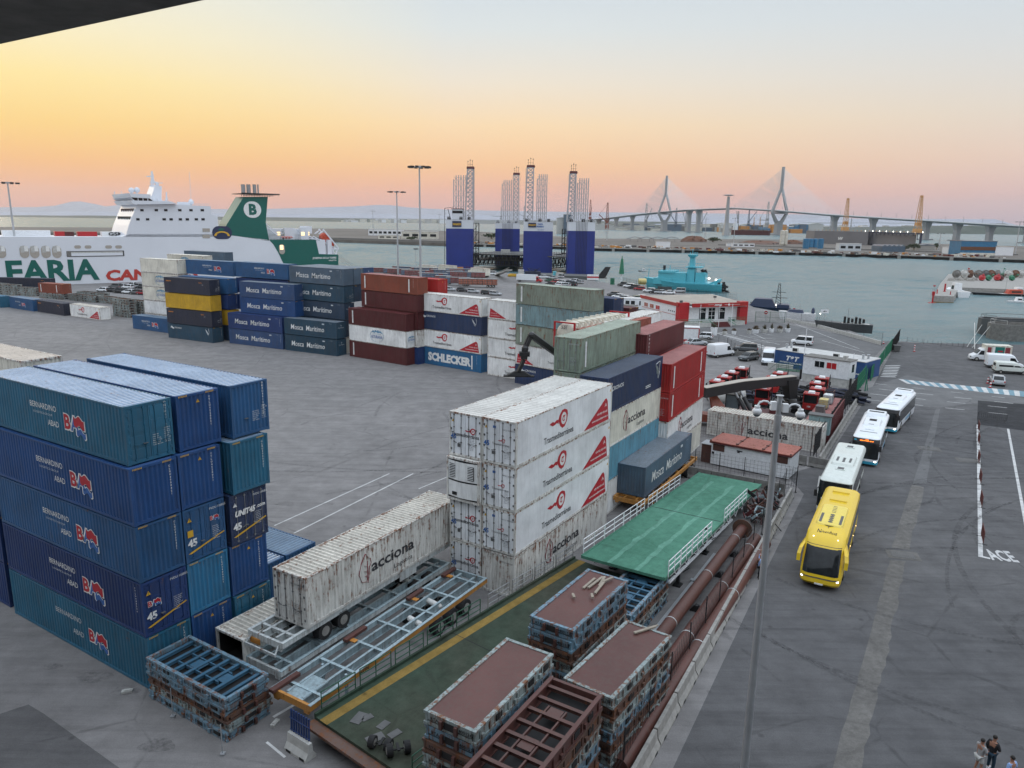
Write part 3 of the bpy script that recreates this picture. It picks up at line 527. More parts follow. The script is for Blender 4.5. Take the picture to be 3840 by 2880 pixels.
def stack(c,rz,end,where,rows,th=TH,z=0.,off=None,**k):
    """rows bottom to top: (colour, description, marks, extra dict)"""
    n=len(rows)
    for i,rw in enumerate(rows):
        if rw is None: continue
        col,desc,mk_,ex=(list(rw)+[{}])[:4]; ex=dict(ex); o=ex.pop('o',(0,0)); a={**k,**ex}
        cc=(c[0]+math.cos(rz)*o[0]-math.sin(rz)*o[1],c[1]+math.sin(rz)*o[0]+math.cos(rz)*o[1])
        pos='topmost' if i==n-1 and n>1 else ORD[i] if n>1 else ''
        lab=desc+((', '+pos+' '+where) if pos else ', '+where)
        container(cc,rz,end,col,lab,mk_,z=z+i*th,**a)
# near left block (five high, three deep)
RA=R(-31.8); 
G='blue containers of the near left block'
stack((-17.95,32.9),RA,1,'in its front column',[('blue_teal','faded blue container with white lettering and faded flag logo','BAf+E',{'roof':'roof_blue'}),('blue_c','navy container, flag logo and white 45 on its doors','BA+E45:b+S',{'door':1}),('blue_a','blue container with flag logo and ribbed end','BA+E'),('blue_b','deep blue container with flag logo and ribbed end','BA+E'),('blue_teal','teal blue container, flag logo, pale roof, paneled doors','BA+ED',{'door':1,'roof':'roof_blue','o':(-.35,.2)})],group=G)
UU=Vector((math.cos(R(58.2)),math.sin(R(58.2)),0)); VV=Vector((-math.sin(R(58.2)),math.cos(R(58.2)),0))
c=Vector((-17.95,32.9,0))+UU*2.52
stack(c,RA,1,'of the middle column',[('blue_b','blue container end with small triangle sign','ET'),('blue_light','light blue weathered container end','E'),('blue_a','blue container, doors with 45, flag logo and yellow sign','E45:c',{'door':1}),('blue_b','royal blue ribbed container end','ET'),('blue_b','royal blue container with striped pale roof','ET',{'roof':'roof_blue','o':(-.3,.35)})],group=G)
c=Vector((-17.95,32.9,0))+UU*5.04
stack(c,RA,1,'of the right rear column',[('blue_teal','blue container with small white codes','ET',{'door':1,'o':(.2,0)}),('blue_b','deep blue ribbed container end','ET',{'o':(.1,0)}),('navy2','navy container doors lettered UNIT45 with white rods'.replace('UNIT45','in italics'),'E45:u',{'door':1,'o':(.2,.1)}),('blue_teal','teal blue container end, standing proud','E',{'roof':'roof_blue2','o':(.35,.3)}),('blue_a','blue container with whitish ribbed roof and end hatches','ED',{'roof':'roof_blue','o':(-.1,.85)})],group=G)
stack((-30.3,40.75),RA,1,'left of the near block front column',[('blue_c','dark blue container end corner','E'),('blue_c','dark navy container end corner','E'),('blue_b','blue container partly out of view','E')],group=G)
container((-29.9,43.95),RA,1,'cream_c','cream container with rust streaked roof behind the near left block top','',roof='roof_cream',z=4*TH,group=G)
for i in range(4): container((-29.9,43.95),RA,1,'blue_c','hidden blue container under the cream one, %s'%ORD[i],'',z=i*TH,group=G) if i>2 else None
container((-13.9,42.4),RA,1,'blue_a','low blue container with blue ribbed roof on the yard floor','',roof='roof_blue2',z=0,group=G)
container((-15.25,40.2),RA,1,'blue_a','second low blue container, lighter roof, nearest the white trailer','',roof='roof_blue',z=-.0,group=G)
# centre block of reefers
RB=R(58.0)
G='white refrigerated containers of the centre block'
TC=(.32,42.65)
kk=dict(W=2.5,kind='reefer',door=-1,roof='roof_white')
stack(TC,RB,-1,'of the centre block right column',[('white_rust','white rust streaked container with leaf logo','AC+D0',{'kind':'dry','door':0,'W':2.44,'L':13.716,'H':2.85}),('white_clean','white refrigerated container, red drop emblem, blue 45','TR+TRe2'),('white_clean','clean white refrigerated container, red drop emblem','TR+TRe2'),('white_clean','white refrigerated container with red triangle and pale roof','TR+TRe2')],th=2.9,**kk,group=G)
c=Vector(TC+(0,))+Vector((-math.sin(RB),math.cos(RB),0))*2.54
stack(c,RB,-1,'of the centre block left column',[('white_clean','white refrigerated container doors with red emblem','TRe'),('white_clean','white container doors, red emblem, dark gaps','TRe'),('white_c','dirty white container with curved refrigeration unit end','',{'door':0,'unit':-1,'o':(-.3,0)}),('white_clean','white container, large red emblem doors, cream roof','TRe',{'roof':'roof_white'})],th=2.9,**kk,group=G)
# far end of the centre block
G='containers stacked behind the centre block'
stack((7.45,55.9),R(58.8),-1,'behind the white centre block',[('white_c','white container end',''),('sky_blue','sky blue faded container',''),('cream_c','cream container with leaf logo and dark lettering','AC'),('navy2','navy container with white emblem and blue roof','CRs',{'roof':'roof_navy'})],L=12.192,th=2.9,group=G)
stack((14.5,65.8),R(61),-1,'beside the far navy container',[('cream_c','cream container in the shade',''),('white_c','white container with leaf logo','AC'),('bright_red','bright red container with two white bars','VB2+D0:l'),('bright_red','bright red container, red roof, two white bars','VB2',{'roof':'roof_red'})],L=12.192,th=2.74,H=2.7,group=G)
for i in(3,4): container((12.9,70.1),R(60.5),-1,'maroon2','maroon container with a white name strip, %s on the right block'%('highest' if i==4 else 'under the highest maroon one'),'VBL',roof='roof_red',L=12.192,H=2.591,z=i*2.59,group=G)
for i,(cl,dn) in ((2,('teal_c','faded teal container')),(3,('sage','old sage green container'))):
    container((5.6,59.7),R(59.8),-1,cl,dn+' under the pale green one behind the reefers','D0:l',roof='roof_sage',z=11.2-(4-i)*2.8,H=2.75,group=G,door=-1)
container((5.6,59.7),R(59.8),-1,'sage','pale green container with lettered doors facing the yard, topmost behind reefers','VB+D0:l',roof='roof_sage',z=11.2,door=-1,group=G)
container((8.1,72.3),R(56),-1,'salmon','container with a long red roof between the tank and pale green container','',roof='salmon',z=10.1,L=13.716,group=G)
container((10.6,77.),R(58),-1,'white_c','container with an off white roof behind the maroon ones','',roof='roof_white',z=10.2,L=13.716,group=G)
# back row across the yard
BR='containers in the far row across the yard'
def brow(c,rot,where,rows,th,**k): stack(c,R(rot),1,where,rows,th=th,group=BR,**k)
container((-70.1,149.3),R(-29.5),1,'blue_a','blue container with flag logo alone on the ground before cream stack','BA+ET',L=12.192,roof='roof_blue2',group=BR)
brow((-69.0,152.6),-29.5,'of the stack with blue mountain logos',[('white_c','white container',''),('white_c','white container','',),('cream_c','cream container with oval mountain logo','AS'),('cream_c','cream container with oval mountain logo','AS'),('cream_c','cream container with plain side','')],2.94,L=12.192,W=2.44)
container((-68.0,163.0),R(-29.5),1,'cream_c','cream container with mountain logo just behind the cream stack top','AS',L=12.192,z=12.2,group=BR)
container((-66.5,171.5),R(-28),1,'mosca_grey','grey blue container farthest back on top at the left','',L=13.716,z=12.6,roof='roof_grey',group=BR)
brow((-56.8,138.1),-28.,'of the stack with the yellow one',[('mosca_teal','slate blue container with white emblem','CR+E'),('seaco','near black container with orange name','SE+ED',{'door':1}),('yellow_c','yellow container','',),('seaco','near black container, orange name, dark roof','SE+ED',{'door':1,'roof':'seaco'})],3.0,L=12.7)
c=(-56.8+1.15+.1,138.1+2.2)
stack((c[0]+.9,c[1]+.9),R(-28),1,'behind the yellow stack',[('mosca_navy','dark container','E'),('yellow_c','yellow container end','E'),('blue_c','dark blue container end','E'),('blue_a','blue container','E'),],th=3.,group=BR)
container((-55.5,147.0),R(-28),1,'blue_a','blue container with flag logo on top, left of the two','BA',roof='roof_blue2',z=11.9,group=BR)
container((-42.2,138.9),R(-28),1,'blue_a','blue container with flag logo on top, right of the two','BA',roof='roof_blue2',z=12.05,group=BR)
container((-42.3,138.9),R(-28),1,'blue_c','dark blue container under the right flag logo one','E',z=9.0,group=BR)
container((-42.2,137.6),R(-28),1,'blue_c','dark blue container end behind the script lettered stack','E',z=5.9,group=BR)
brow((-41.75,132.25),-27.5,'of the first script lettered stack',[('mosca_blue','slate blue container with white script','MM+S'),('blue_c','royal blue container with white script','MM+S'),('blue_b','scribbled blue container with white script','MM+E',{'door':1,'o':(2.,1.4)}),('mosca_blue','grey blue container, white script, worn doors','MM+ED',{'door':1,'roof':'roof_grey','o':(2.,1.4)})],2.95)
brow((-30.5,126.3),-28.,'of the low script lettered pair',[('mosca_teal','dark teal container, white script','MM+MMe'),('mosca_teal','dark teal container with grey roof, white script','MM+MMe',{'roof':'roof_grey'})],3.0,L=12.192)
stack((-29.6,128.9),R(-32.5),1,'of the tall script lettered stack',[('cream_c','cream container end','S'),('mosca_navy','dark container',''),('mosca_navy','navy container, white script','MM+MMe'),('mosca_teal','dark teal container, white script','MM+ED',{'door':1}),('mosca_grey','grey container, white script, grey roof','MM+S',{'roof':'roof_grey'})],th=3.0,group=BR)
for i,(k,q) in enumerate((('mosca_grey',2.56),('mosca_blue',5.1))):
    cc=Vector((-29.6,128.9,0))+Vector((-math.sin(R(-32.5)),math.cos(R(-32.5)),0))*q
    for t in(3,4): container(cc,R(-32.5),1,k if t==4 else 'mosca_navy',['grey','bluish'][i]+' container end with script, %s behind the tall script stack'%('topmost' if t==4 else 'second'),'MMe' if i else 'E',z=t*3.,roof='roof_grey',group=BR)
brow((-17.35,118.8),-36.,'of the low maroon stack',[('maroon','maroon container with a white name strip','VB'),('white_c','white container with oval mountain logo','AS'),('maroon','maroon container, dark red roof','VB',{'roof':'maroon2'})],2.78)
stack((-15.6,119.9),R(-38),1,'of the tall red stack',[('blue_c','dark blue container end',''),('white_rust','cream container end','',),('maroon','dark maroon container',''),('maroon','maroon container with white strip','VB'),('orange_red','orange red container with two white bars','VB2',{'roof':'roof_red'})],th=2.87,H=2.8,group=BR)
container((-12.6,123.2),R(-36),1,'bright_red','bright red container end behind the orange red one','ET',z=10.9,L=12.192,group=BR)
brow((-4.9,113.75),-37.,'of the stack on the lettered blue container',[('schlecker','blue container with huge white capital lettering','SCH+VB2'),('white_c','white container with red drop emblem','TR'),('navy2','navy container with white dragon','CR'),('white_c','white container, red drop emblem, pale roof','TR',{'roof':'roof_white'})],2.94)
brow((7.0,104.4),-37.5,'of the partly hidden white stack',[('white_c','white container, red drop emblem','TR'),('white_c','white container, red drop emblem','TR'),('white_c','white container, red drop emblem','TR'),('white_c','white container, mirrored red emblem','TRm',{'roof':'roof_white'})],2.94)
brow((10.6,97.7),-42.,'of the pale green stack',[('navy2','navy container with dragon','CR'),('white_c','white container with red triangles','TRm'),('green_old','pale green container','VB'),('teal_c','faded teal container','VB'),('green_old','pale green rust streaked container','VB',{'roof':'roof_sage'})],2.95)
for q,k,zz,dn in((3.6,'navy2',10.3,'blue container end with diamond mark'),(7.6,'maroon',8.7,'dark maroon container end')):
    cc=Vector((11.5,99.,0))+Vector((.66,.75,0))*q
    for t in range(2): container(cc,R(-42),1,k,dn+' behind the pale green stack, %s'%('upper' if t==0 else 'lower'),'E',z=zz-t*2.95,L=6.06,group=BR)
# low row at the far left
LR='containers on the ground at the far left'
container((-130.5,187.),R(-32),1,'blue_teal','blue container cut by the left picture edge on the ground','',group=LR)
container((-118.2,180.9),R(-33),1,'blue_a','blue container with faded flag logo, low left row','BAf+ET',L=12.192,roof='roof_blue2',group=LR)
container((-106.3,173.6),R(-33.5),1,'seaco','near black container, orange name, left of the white one','SE+ED',door=1,L=12.9,group=LR)
container((-94.1,167.),R(-32),1,'white_c','white container with red drop emblem and triangle, right end of low row','TR',L=12.6,roof='roof_rust',group=LR)
_p=z4(920,485,2.6); container((_p.x,_p.y),R(-22),1,'orange_red','small red container resting on piled flat racks','VB2+E',L=9.,H=2.6,W=2.9,z=2.6,group=LR)
_p=z4(740,300,3.4); container((_p.x,_p.y),R(-4),1,'seaco','near black container behind the piled flat racks, orange name','SE',L=24.,z=1.4,group=LR)
# ---------------------------------------------------------------- the terminal the photo is taken from: only its roof edge shows
t=thing('terminal_building','ribbed concrete roof overhang in the top left corner above the viewpoint','building',(0,-6,0))
E0,E1=Vector((-4.05,6.2+6,0)),Vector((-1.93,4.92+6,0)); dr=(E1-E0).normalized()
pa=E0-dr*30; pb=E1+dr*60; m=MB(); zz=CH+1.3
q=[(pa.x,pa.y),(pb.x,pb.y),(pb.x-18,pb.y-60),(pa.x-45,pa.y-20)]
m.prism([(pa.x,pa.y),(pb.x,pb.y),(12,-14),(-45,-14)],zz,zz+.9,'z'); m.o('roof_overhang','concrete_d',t,recalc=True)
m=MB(); m.b6(-60,45,-16,4.,0,CH-1.6); m.b6(-60,45,-16,-3,CH-1.6,CH+16); m.o('wall','concrete_d',t)  # upper wall, unseen, made taller to block sky and darken the near ground
m=MB()
for i in range(24): m.b6(-58+i*4.2,-55+i*4.2,4.0,4.05,CH-6,CH-3.2)
m.o('window_band','glass',t)
def wheel(name,x,y,z,r,w,par,axis='y',dual=False):
    a=MB(); q=Vector((0,w/2,0)) if axis=='y' else Vector((w/2,0,0)); c=Vector((x,y,z)); a.tube(c-q,c+q,r,16)
    o=a.o(name,'rubber',par); a=MB(); a.tube(c-q*1.06,c+q*1.06,r*.56,12); a.tube(c-q*1.15,c+q*1.15,r*.2,8); a.o('rim','rim',o); return o
# ---------------------------------------------------------------- flat racks
def flat_rack(label,cx,cy,z,rz,kind,L=6.06,W=2.44,h=.6,cols=('flat_blue','rust_plate'),group='rusty collapsed flat racks',num=None):
    t=thing('flat_rack',label,'flat rack',(cx,cy,z),rz,group); l,w=L/2,W/2; e,pl=cols
    for s in(-1,1):
        m=MB(); y=s*(w-.09); m.b6(-l,l,y-.09,y+.09,h-.12,h-.01); m.b6(-l+.05,l-.05,y-.05,y+.05,.12,h-.12); m.b6(-l,l,y-.10,y+.10,0.0,.12)
        for i in range(9): m.box((-l+.35+i*(L-.7)/8,y+s*.06,h*.5),(.10,.09,h-.2)); 
        for x in(-1.4,1.1,2.3): m.box((x,y+s*.085,h*.5),(.42,.04,h*.42),1)
        for x in(-2.6,-.2,1.8): m.box((x,y+s*.11,h*.35),(.16,.10,.2),0)
        m.o('side_beam',[e,'dark'],t)
        m=MB(); x=s*(l-.08); m.b6(x-.08,x+.08,-w+.2,w-.2,h*.45,h-.02); m.b6(x-.06,x+.06,-w+.2,w-.2,.02,h*.3); m.box((x+s*.02,0,h*.5),(.14,.5,h*.5),1)
        for yy in(-.35,.35): m.box((x+s*.12,yy,h*.5),(.16,.13,h*.6),2)
        if num and s<0: m.text(num,.2,T3(-l-.012,-.45,h*.5)@FE0,1,bold=.02); m.text('RTA',.2,T3(-l-.012,w-.35,h*.5)@FE0,1,bold=.02)
        m.o('end_beam',[e,'dark','rust_brown'],t)
    if kind=='deck':
        m=MB(); m.b6(-l+.1,l-.1,-w+.17,w-.17,h-.10,h-.055); m.o('deck_plate',pl,t)
    else:
        m=MB(); n=8
        for i in range(n): x=-l+.5+i*(L-1)/(n-1); m.b6(x-.05,x+.05,-w+.16,w-.16,h-.28,h-.12); m.b6(x-.09,x+.09,-w+.16,w-.16,h-.12,h-.10)
        m.b6(-l+1.4,l-1.6,.35,.42,h-.3,h-.14); m.b6(-l+1.4,l-1.6,-.42,-.35,h-.3,h-.14); m.b6(-.9,-.2,-.3,.3,h-.2,h-.16); m.b6(1.2,1.8,-.3,.3,h-.2,h-.16)
        m.b6(-l+.2,l-.2,-w+.18,w-.18,.03,.06,1)
        m.o('cross_beam',[pl,'dark'],t)
    return t
def rack_stack(cx,cy,rz,n,ztop,descr,where,kind,cols,lower=('flat_pale','rust_plate'),z0=0.,num=None,L=6.06):
    h=(ztop-z0)/n
    for i in range(n):
        top=i==n-1; j=random.uniform(-.05,.05)*(not top); pos='topmost of' if top else ('lowest of' if i==0 else 'layer %s of'%['','two','three','four','five','six','seven','eight'][i])
        flat_rack((descr if top else 'rusty flat rack')+', '+pos+' '+where,cx+j*1.5,cy+j,z0+i*h,rz+j*.3,kind if top else 'deck',h=h-.015,cols=cols if top else (('flat_blue','flat_pale','rust_flat')[i%3],'rust_plate'),num=num if top else ['400259','400198','400153','490465'][i%4],L=L)
def ctr(nx,ny,rz,L=6.06,W=2.44): return nx+math.cos(rz)*L/2-math.sin(rz)*W/2, ny+math.sin(rz)*L/2+math.cos(rz)*W/2
rz=R(56.8); x,y=ctr(3.05,31.0,rz); rack_stack(x,y,rz,8,4.85,'brown plated flat rack carrying loose planks','the middle rack pile','deck',('flat_blue','rust_plate'),num='400153')
PM=(x,y,4.85,rz)
rz=R(58.6); x,y=ctr(-1.15,23.8,rz); rack_stack(x,y,rz,8,4.95,'brown plated flat rack, pale rim','the rack pile by the ramp rail','deck',('flat_pale','rust_plate'),num='400124')
rz=R(54.5); x,y=ctr(4.42,27.3,rz); rack_stack(x,y,rz,7,3.95,'dark brown plated flat rack with one plank','the rack pile by the fence','deck',('flat_pale','rust_plate'),num='400178')
PR=(x,y,3.95,rz)
rz=R(58.5); x,y=ctr(.35,20.9,rz,L=6.8); rack_stack(x,y,rz,7,4.55,'open brown flat rack without its deck','the rack pile at the bottom edge','open',('rust_plate','rust_brown'),L=6.8)
rz=R(-32); x,y=ctr(-12.7,29.25,rz-math.pi+math.pi,0,0); x-=math.cos(rz)*3.03+math.sin(rz)*1.22; y-=math.sin(rz)*3.03-math.cos(rz)*1.22
rack_stack(x,y,rz,5,2.2,'open blue beamed flat rack','the rack pile by the near blue block','open',('flat_blue','beam_blue'),num='400165')
rz=R(58.); x,y=ctr(6.85,37.5,rz); rack_stack(x,y,rz,4,1.95,'open blue flat rack','the low rack pile under the green ramp edge','open',('flat_blue','beam_blue'))
random.seed(3)
for i,(u,v,a,L) in enumerate([(1.5,.35,.5,1.3),(1.75,.1,.45,1.5),(2.0,-.15,.7,1.1),(1.4,-.35,.62,1.6),(2.3,-.35,.2,.7),(-.3,.3,1.2,.35),(.2,-.5,1.1,.35)]):
    c,s=math.cos(PM[3]),math.sin(PM[3]); px=PM[0]+c*u-s*v; py=PM[1]+s*u+c*v
    m=MB(); m.box((0,0,.045),(L,.13,.07)); m.box((L*.48,.0,.05),(.12,.09,.05)); tag(m.o('wooden_plank','wood',loc=(px,py,PM[2]-.05+.02*i),rz=PM[3]+a-.5),'weathered grey plank lying on the middle brown rack, %s'%['longest left one','second from left','third from left','long front one','shortest by the corner','small piece near the middle','small piece near the rail'][i],'plank','planks lying on the racks')
m=MB(); m.box((0,0,.045),(1.3,.14,.07)); m.box((.7,.02,.05),(.25,.08,.05)); tag(m.o('wooden_plank','wood',loc=(PR[0]+1.5,PR[1]+2.2,PR[2]-.03),rz=.5),'single weathered plank lying on the dark brown rack by the fence','plank')
# ---------------------------------------------------------------- trailers
def chassis(name,label,nx,ny,rz,L,W,z,cols,axles,legs,ladder=7,h=.32,group='skeletal container trailers',side_text=None):
    """nx,ny: near right corner; X runs away"""
    t=thing(name,label,'trailer',ctr(nx,ny,rz,L,W)+(0,),rz,group); l,w=L/2,W/2; a,b,c=cols
    for s in(-1,1):
        m=MB(); y=s*(w-.06); m.b6(-l,l,y-.06,y+.06,z-h,z-.03,1 if s<0 else 0); m.b6(-l,l,y-.09,y+.09,z-.03,z,0)
        if s<0 and side_text: m.text(side_text,.26,T3(-l*.55,-w-.012,z-h+.05)@FX,2,bold=.02)
        m.o('side_rail',[a,b,'logo_dark'],t)
        m=MB(); y=s*.5; m.b6(-l+.3,l-.3,y-.07,y+.07,z-.5,z-.47); m.b6(-l+.3,l-.3,y-.012,y+.012,z-.47,z-.08); m.b6(-l+.3,l-.3,y-.07,y+.07,z-.08,z-.05); m.o('main_beam',a,t)
        m=MB(); x=s*(l-.07); m.b6(x-.07,x+.07,-w+.12,w-.12,z-h-.05,z-.02); m.box((x,-w+.3,z-h-.1),(.12,.3,.2)); m.box((x,w-.3,z-h-.1),(.12,.3,.2)); m.o('bumper_beam',b if s<0 else a,t)
    for i in range(ladder):
        m=MB(); x=-l+.9+i*(L-1.8)/(ladder-1); m.b6(x-.05,x+.05,-w+.12,w-.12,z-.25,z-.06); m.b6(x-.08,x+.08,-w+.12,w-.12,z-.06,z-.04); m.o('cross_member',a,t)
    for x in axles:
        m=MB(); m.tube((x,-w+.3,.5),(x,w-.3,.5),.08,8); m.b6(x-.3,x+.3,-.6,-.45,.55,.75); m.b6(x-.3,x+.3,.45,.6,.55,.75); m.o('axle','dark',t)
        for s in(-1,1): wheel('wheel',x,s*(w-.28),.5,.5,.5,t)
    for x in legs:
        for s in(-1,1):
            m=MB(); m.box((x,s*.8,(z-.1)/2+.05),(.12,.12,z-.3)); m.box((x,s*.8,.04),(.3,.3,.06)); m.bar((x,s*.8,z*.4),(x+.7,s*.6,z-.2),.07); m.o('landing_leg',a,t)
    return t,l,w
q=b3(195,1560,2.35)
t,l,w=chassis('container_trailer','white rust stained trailer under the container with leaf logo',q.x,q.y,R(59.2),16.0,2.6,1.3,('chassis_white','chassis_white',''),(-5.0,-3.6),(2.6,))
t.location.z=1.05
m=MB(); m.box((-l-.35,0,.75),(.08,2.3,.14)); m.bar((-l,-1,1.1),(-l-.35,-1.1,.75),.07); m.bar((-l,1,1.1),(-l-.35,1.1,.75),.07); m.box((-l-.05,.7,.85),(.06,.7,.3),1); m.o('rear_bumper',['chassis_white','orange_paint'],t)
m=MB(); m.text('abrisem',.2,T3(-l+4.,-w-.02,.98)@FX,0,bold=.01); m.o('lettering','logo_dark',t)
m=MB(); m.box((2.,-w-.03,1.0),(1.6,.03,.62)); m.o('side_board','chassis_white',t)
q=N(1053,2520,1.0); chassis('container_trailer','pale blue chassis lying underneath the white trailer with container',q.x,q.y,R(59.),14.6,2.6,1.0,('chassis_blue','chassis_white',''),(4.,5.4),())
container((-10.5,34.87),R(59.2),-1,'white_rust','rust streaked white container with leaf logo on the white trailer','AC+D0',roof='roof_rust',z=2.36,door=-1,group='containers on trailers')
t,l,w=chassis('container_trailer','empty skeletal trailer with orange side and pale blue frame',-9.06,29.85,R(58.9),14.9,2.6,1.5,('chassis_blue','chassis_orange',''),(2.6,3.9,5.2),(-4.6,),side_text='65TN')
m=MB(); m.b6(-l+.15,-l+1.9,-.6,.45,1.38,1.42); m.box((-l+.6,w-.3,1.55),(1.7,.3,.16),1); m.o('front_plate',['chassis_blue','rust_plate'],t)
for i,(x,L) in enumerate(((-1.9,1.6),(3.2,1.4),(6.6,1.3))): m=MB(); m.b6(x-L/2,x+L/2,w-.35,w-.08,1.5,1.66); m.b6(x-L/2+.2,x-L/2+.5,w-.7,w-.3,1.5,1.54,1); m.o('twist_lock_cap',['rust_plate','orange_paint'],t)
for x,y,L in((3.6,.1,1.2),(1.4,-.35,.9)): m=MB(); m.tube((x-.1,y-L/2,1.15),(x+.1,y+L/2,1.15),.17,12); m.sphere((x-.1,y-L/2,1.15),.17,10); m.sphere((x+.1,y+L/2,1.15),.17,10); m.o('air_tank','tank_white',t)
t,l,w=chassis('container_trailer','orange trailer carrying the slate blue script lettered container',10.85,56.2,R(59.3),14.2,2.7,1.35,('chassis_orange','chassis_orange',''),(4.6,5.8),(-3.6,))
container((11.0,57.1),R(59.3),-1,'mosca_grey','slate blue container with script lettering standing on the orange trailer','MM',roof='roof_grey',z=1.37,L=12.192,H=2.591,group='containers on trailers')
# old open box lying in front of the blue block
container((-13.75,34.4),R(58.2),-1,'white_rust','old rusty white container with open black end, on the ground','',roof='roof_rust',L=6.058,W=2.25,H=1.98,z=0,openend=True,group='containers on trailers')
o=COL.objects[-1].parent or COL.objects[-1]; m=MB(); m.b6(-2.9,2.9,-1.0,1.0,1.84,1.86); m.b6(-2.9,2.9,-1.02,-1.0,.2,1.86); m.b6(-2.9,2.9,1.0,1.02,.2,1.86); m.b6(-2.9,2.9,-1.,1.,.2,.22); m.b6(2.88,2.9,-1.,1.,.2,1.86); m.o('interior_shade_box','dark',o)  # near-black box added inside; the unlit interior is put into its colour
# ---------------------------------------------------------------- dark green ramp
def railing(m,P0,P1,h=1.0,n=2,r=.028,mt=0,rails=3):
    P0=Vector(P0);P1=Vector(P1); up=Vector((0,0,h))
    for i in range(n+1):
        p=P0.lerp(P1,i/n); m.tube(p,p+up,r,6,mt)
    for k in range(rails): f=(k+1)/rails; m.tube(P0+up*f,P1+up*f,r,6,mt)
RD=R(51.6); t=thing('loading_ramp','dark green steel ramp with a worn yellow edge stripe and rails','ramp',(-8.88,29.84,0),RD)
Lr,Wr=21.4,6.3
m=MB(); m.b6(0,Lr,-Wr,0,.80,1.0); m.b6(0,Lr,-.12,0,1.0,1.16); m.b6(.3,Lr-.4,-Wr+.5,-.5,.35,.8,1); m.o('deck',['green_dark','dark'],t)
m=MB(); m.b6(-.02,Lr,-.95,-.42,1.0,1.006); m.o('edge_stripe','yellow_line',t)
m=MB(); m.b6(-.55,-.01,-Wr,0,.72,.86); m.o('front_lip','rust_flat',t)
m=MB(); m.b6(9.2,9.24,-Wr,-.1,1.0,1.008); m.o('deck_joint','dark',t)
for i in range(9):
    m=MB(); x0=.4+i*2.3+(.4 if i>4 else 0); railing(m,(x0,-.03,1.1),(x0+2.0,-.03,1.1),.95); m.o('side_railing','green_rail' if i<5 else 'steel',t)
for i in range(2):
    m=MB(); x0=.2+i*2.9; railing(m,(x0,-Wr+.05,1.0),(x0+2.6,-Wr+.05,1.0),1.0); m.o('side_railing','green_rail',t)
c,s=math.cos(RD),math.sin(RD)
def onramp(px,py): p=b4(px,py,1.0); return p
for i,(px,py,a,sc) in enumerate([(850,1200,.3,.8),(925,1197,-.2,.55),(1075,1265,.1,.6),(1180,1345,-.1,.6),(1000,1385,-.3,.8)]):
    p=onramp(px,py); m=MB(); m.box((0,0,.012),(sc,sc*.62,.02)); m.box((sc*.1,.02,.024),(sc*.7,sc*.5,.006)); tag(m.o('rubber_mat','plate_grey',loc=(p.x,p.y,1.008),rz=RD+a),'dark rubber mat on the green ramp, %s'%['farthest left','small one touching the farthest','middle one','right one','beside the loose wheels'][i],'mat','rubber mats on the ramp')
for i,(px,py,a) in enumerate([(1050,1480,.4),(1215,1530,1.)]):
    p=onramp(px,py); t=thing('wheel_set','pair of small black wheels on an axle on the ramp, %s'%['left set','right set beside the railing'][i],'wheels',(p.x,p.y,1.0),RD+a,'loose wheel sets')
    m=MB(); m.tube((0,-.35,.25),(0,.35,.25),.04,8); m.box((.1,0,.28),(.5,.12,.06)); m.o('axle','dark',t)
    for s2 in(-1,1): wheel('wheel',0,s2*.38,.27,.27,.26,t)
# light green ramp
G0=Vector((4.69,44.08,2.5));G1=Vector((9.36,40.88,2.5));G2=Vector((22.25,61.9,1.0));G3=Vector((17.75,64.95,1.0)); ORG=(G0+G1)/2; ORG.z=0; ag=ang(G1,G2)
t=thing('loading_ramp','light green steel ramp sloping up with white railings','ramp',(ORG.x,ORG.y,0),ag)
Lg=(G2-G1).length; wg=2.83; sl=lambda x: 2.5-1.5*x/24.7
m=MB(); xs=[0,9,24.5]
m.loft([[(x,-wg,sl(x)-.22),(x,wg,sl(x)-.22),(x,wg,sl(x)),(x,wg-.12,sl(x)),(x,wg-.12,sl(x)-.03),(x,-wg+.12,sl(x)-.03),(x,-wg+.12,sl(x)),(x,-wg,sl(x))] for x in(0,12,24.5)]); m.o('deck','green_deck',t,recalc=True)
m=MB(); m.box((12.3,0,sl(12.3)-.02),(.05,5.4,.012)); m.o('deck_joint','dark',t)
for y0 in(-.9,.95):
    m=MB(); random.seed(int(y0*10)); L_=[(x,y0-.17+random.uniform(-.06,.06),sl(x)-.024) for x in [i*.8 for i in range(29)]]; R_=[(p[0],p[1]+.34+random.uniform(-.1,.1),p[2]) for p in L_]
    for i in range(28): m.poly([L_[i],L_[i+1],R_[i+1],R_[i]])
    m.o('wheel_track','green_wear',t)
for s2 in(-1,1):
    m=MB(); y=s2*(wg-.25)
    for a,b in(((1.5,.45),(23,.45)),((1.5,.95),(16,.95))): m.bar((a[0],y,sl(a[0])-a[1]),(b[0],y,max(.15,sl(b[0])-b[1])),.14,.14)
    for i in range(9): x=2+i*2; m.bar((x,y,sl(x)-.3),(x+1,y,max(.12,sl(x+1)-.95)),.07); m.bar((x+1,y,max(.12,sl(x+1)-.95)),(x+2,y,sl(x+2)-.3),.07)
    m.o('side_truss','white_paint',t)
    spans=[(.4,2.6),(2.7,4.9),(5.0,7.2),(7.3,9.2),(12.5,14.),(14.1,16.5),(16.6,19.)] if s2<0 else [(.4,3.6),(3.7,6.9),(7.,9.4),(9.5,11.),(11.8,13.6),(13.7,16.4),(16.5,19.2)]
    for x0,x1 in spans:
        m=MB(); y=s2*(wg+.04); railing(m,(x0,y,sl(x0)-.1),(x1,y,sl(x1)-.1),1.05,2,.03); m.o('side_railing','white_paint',t)
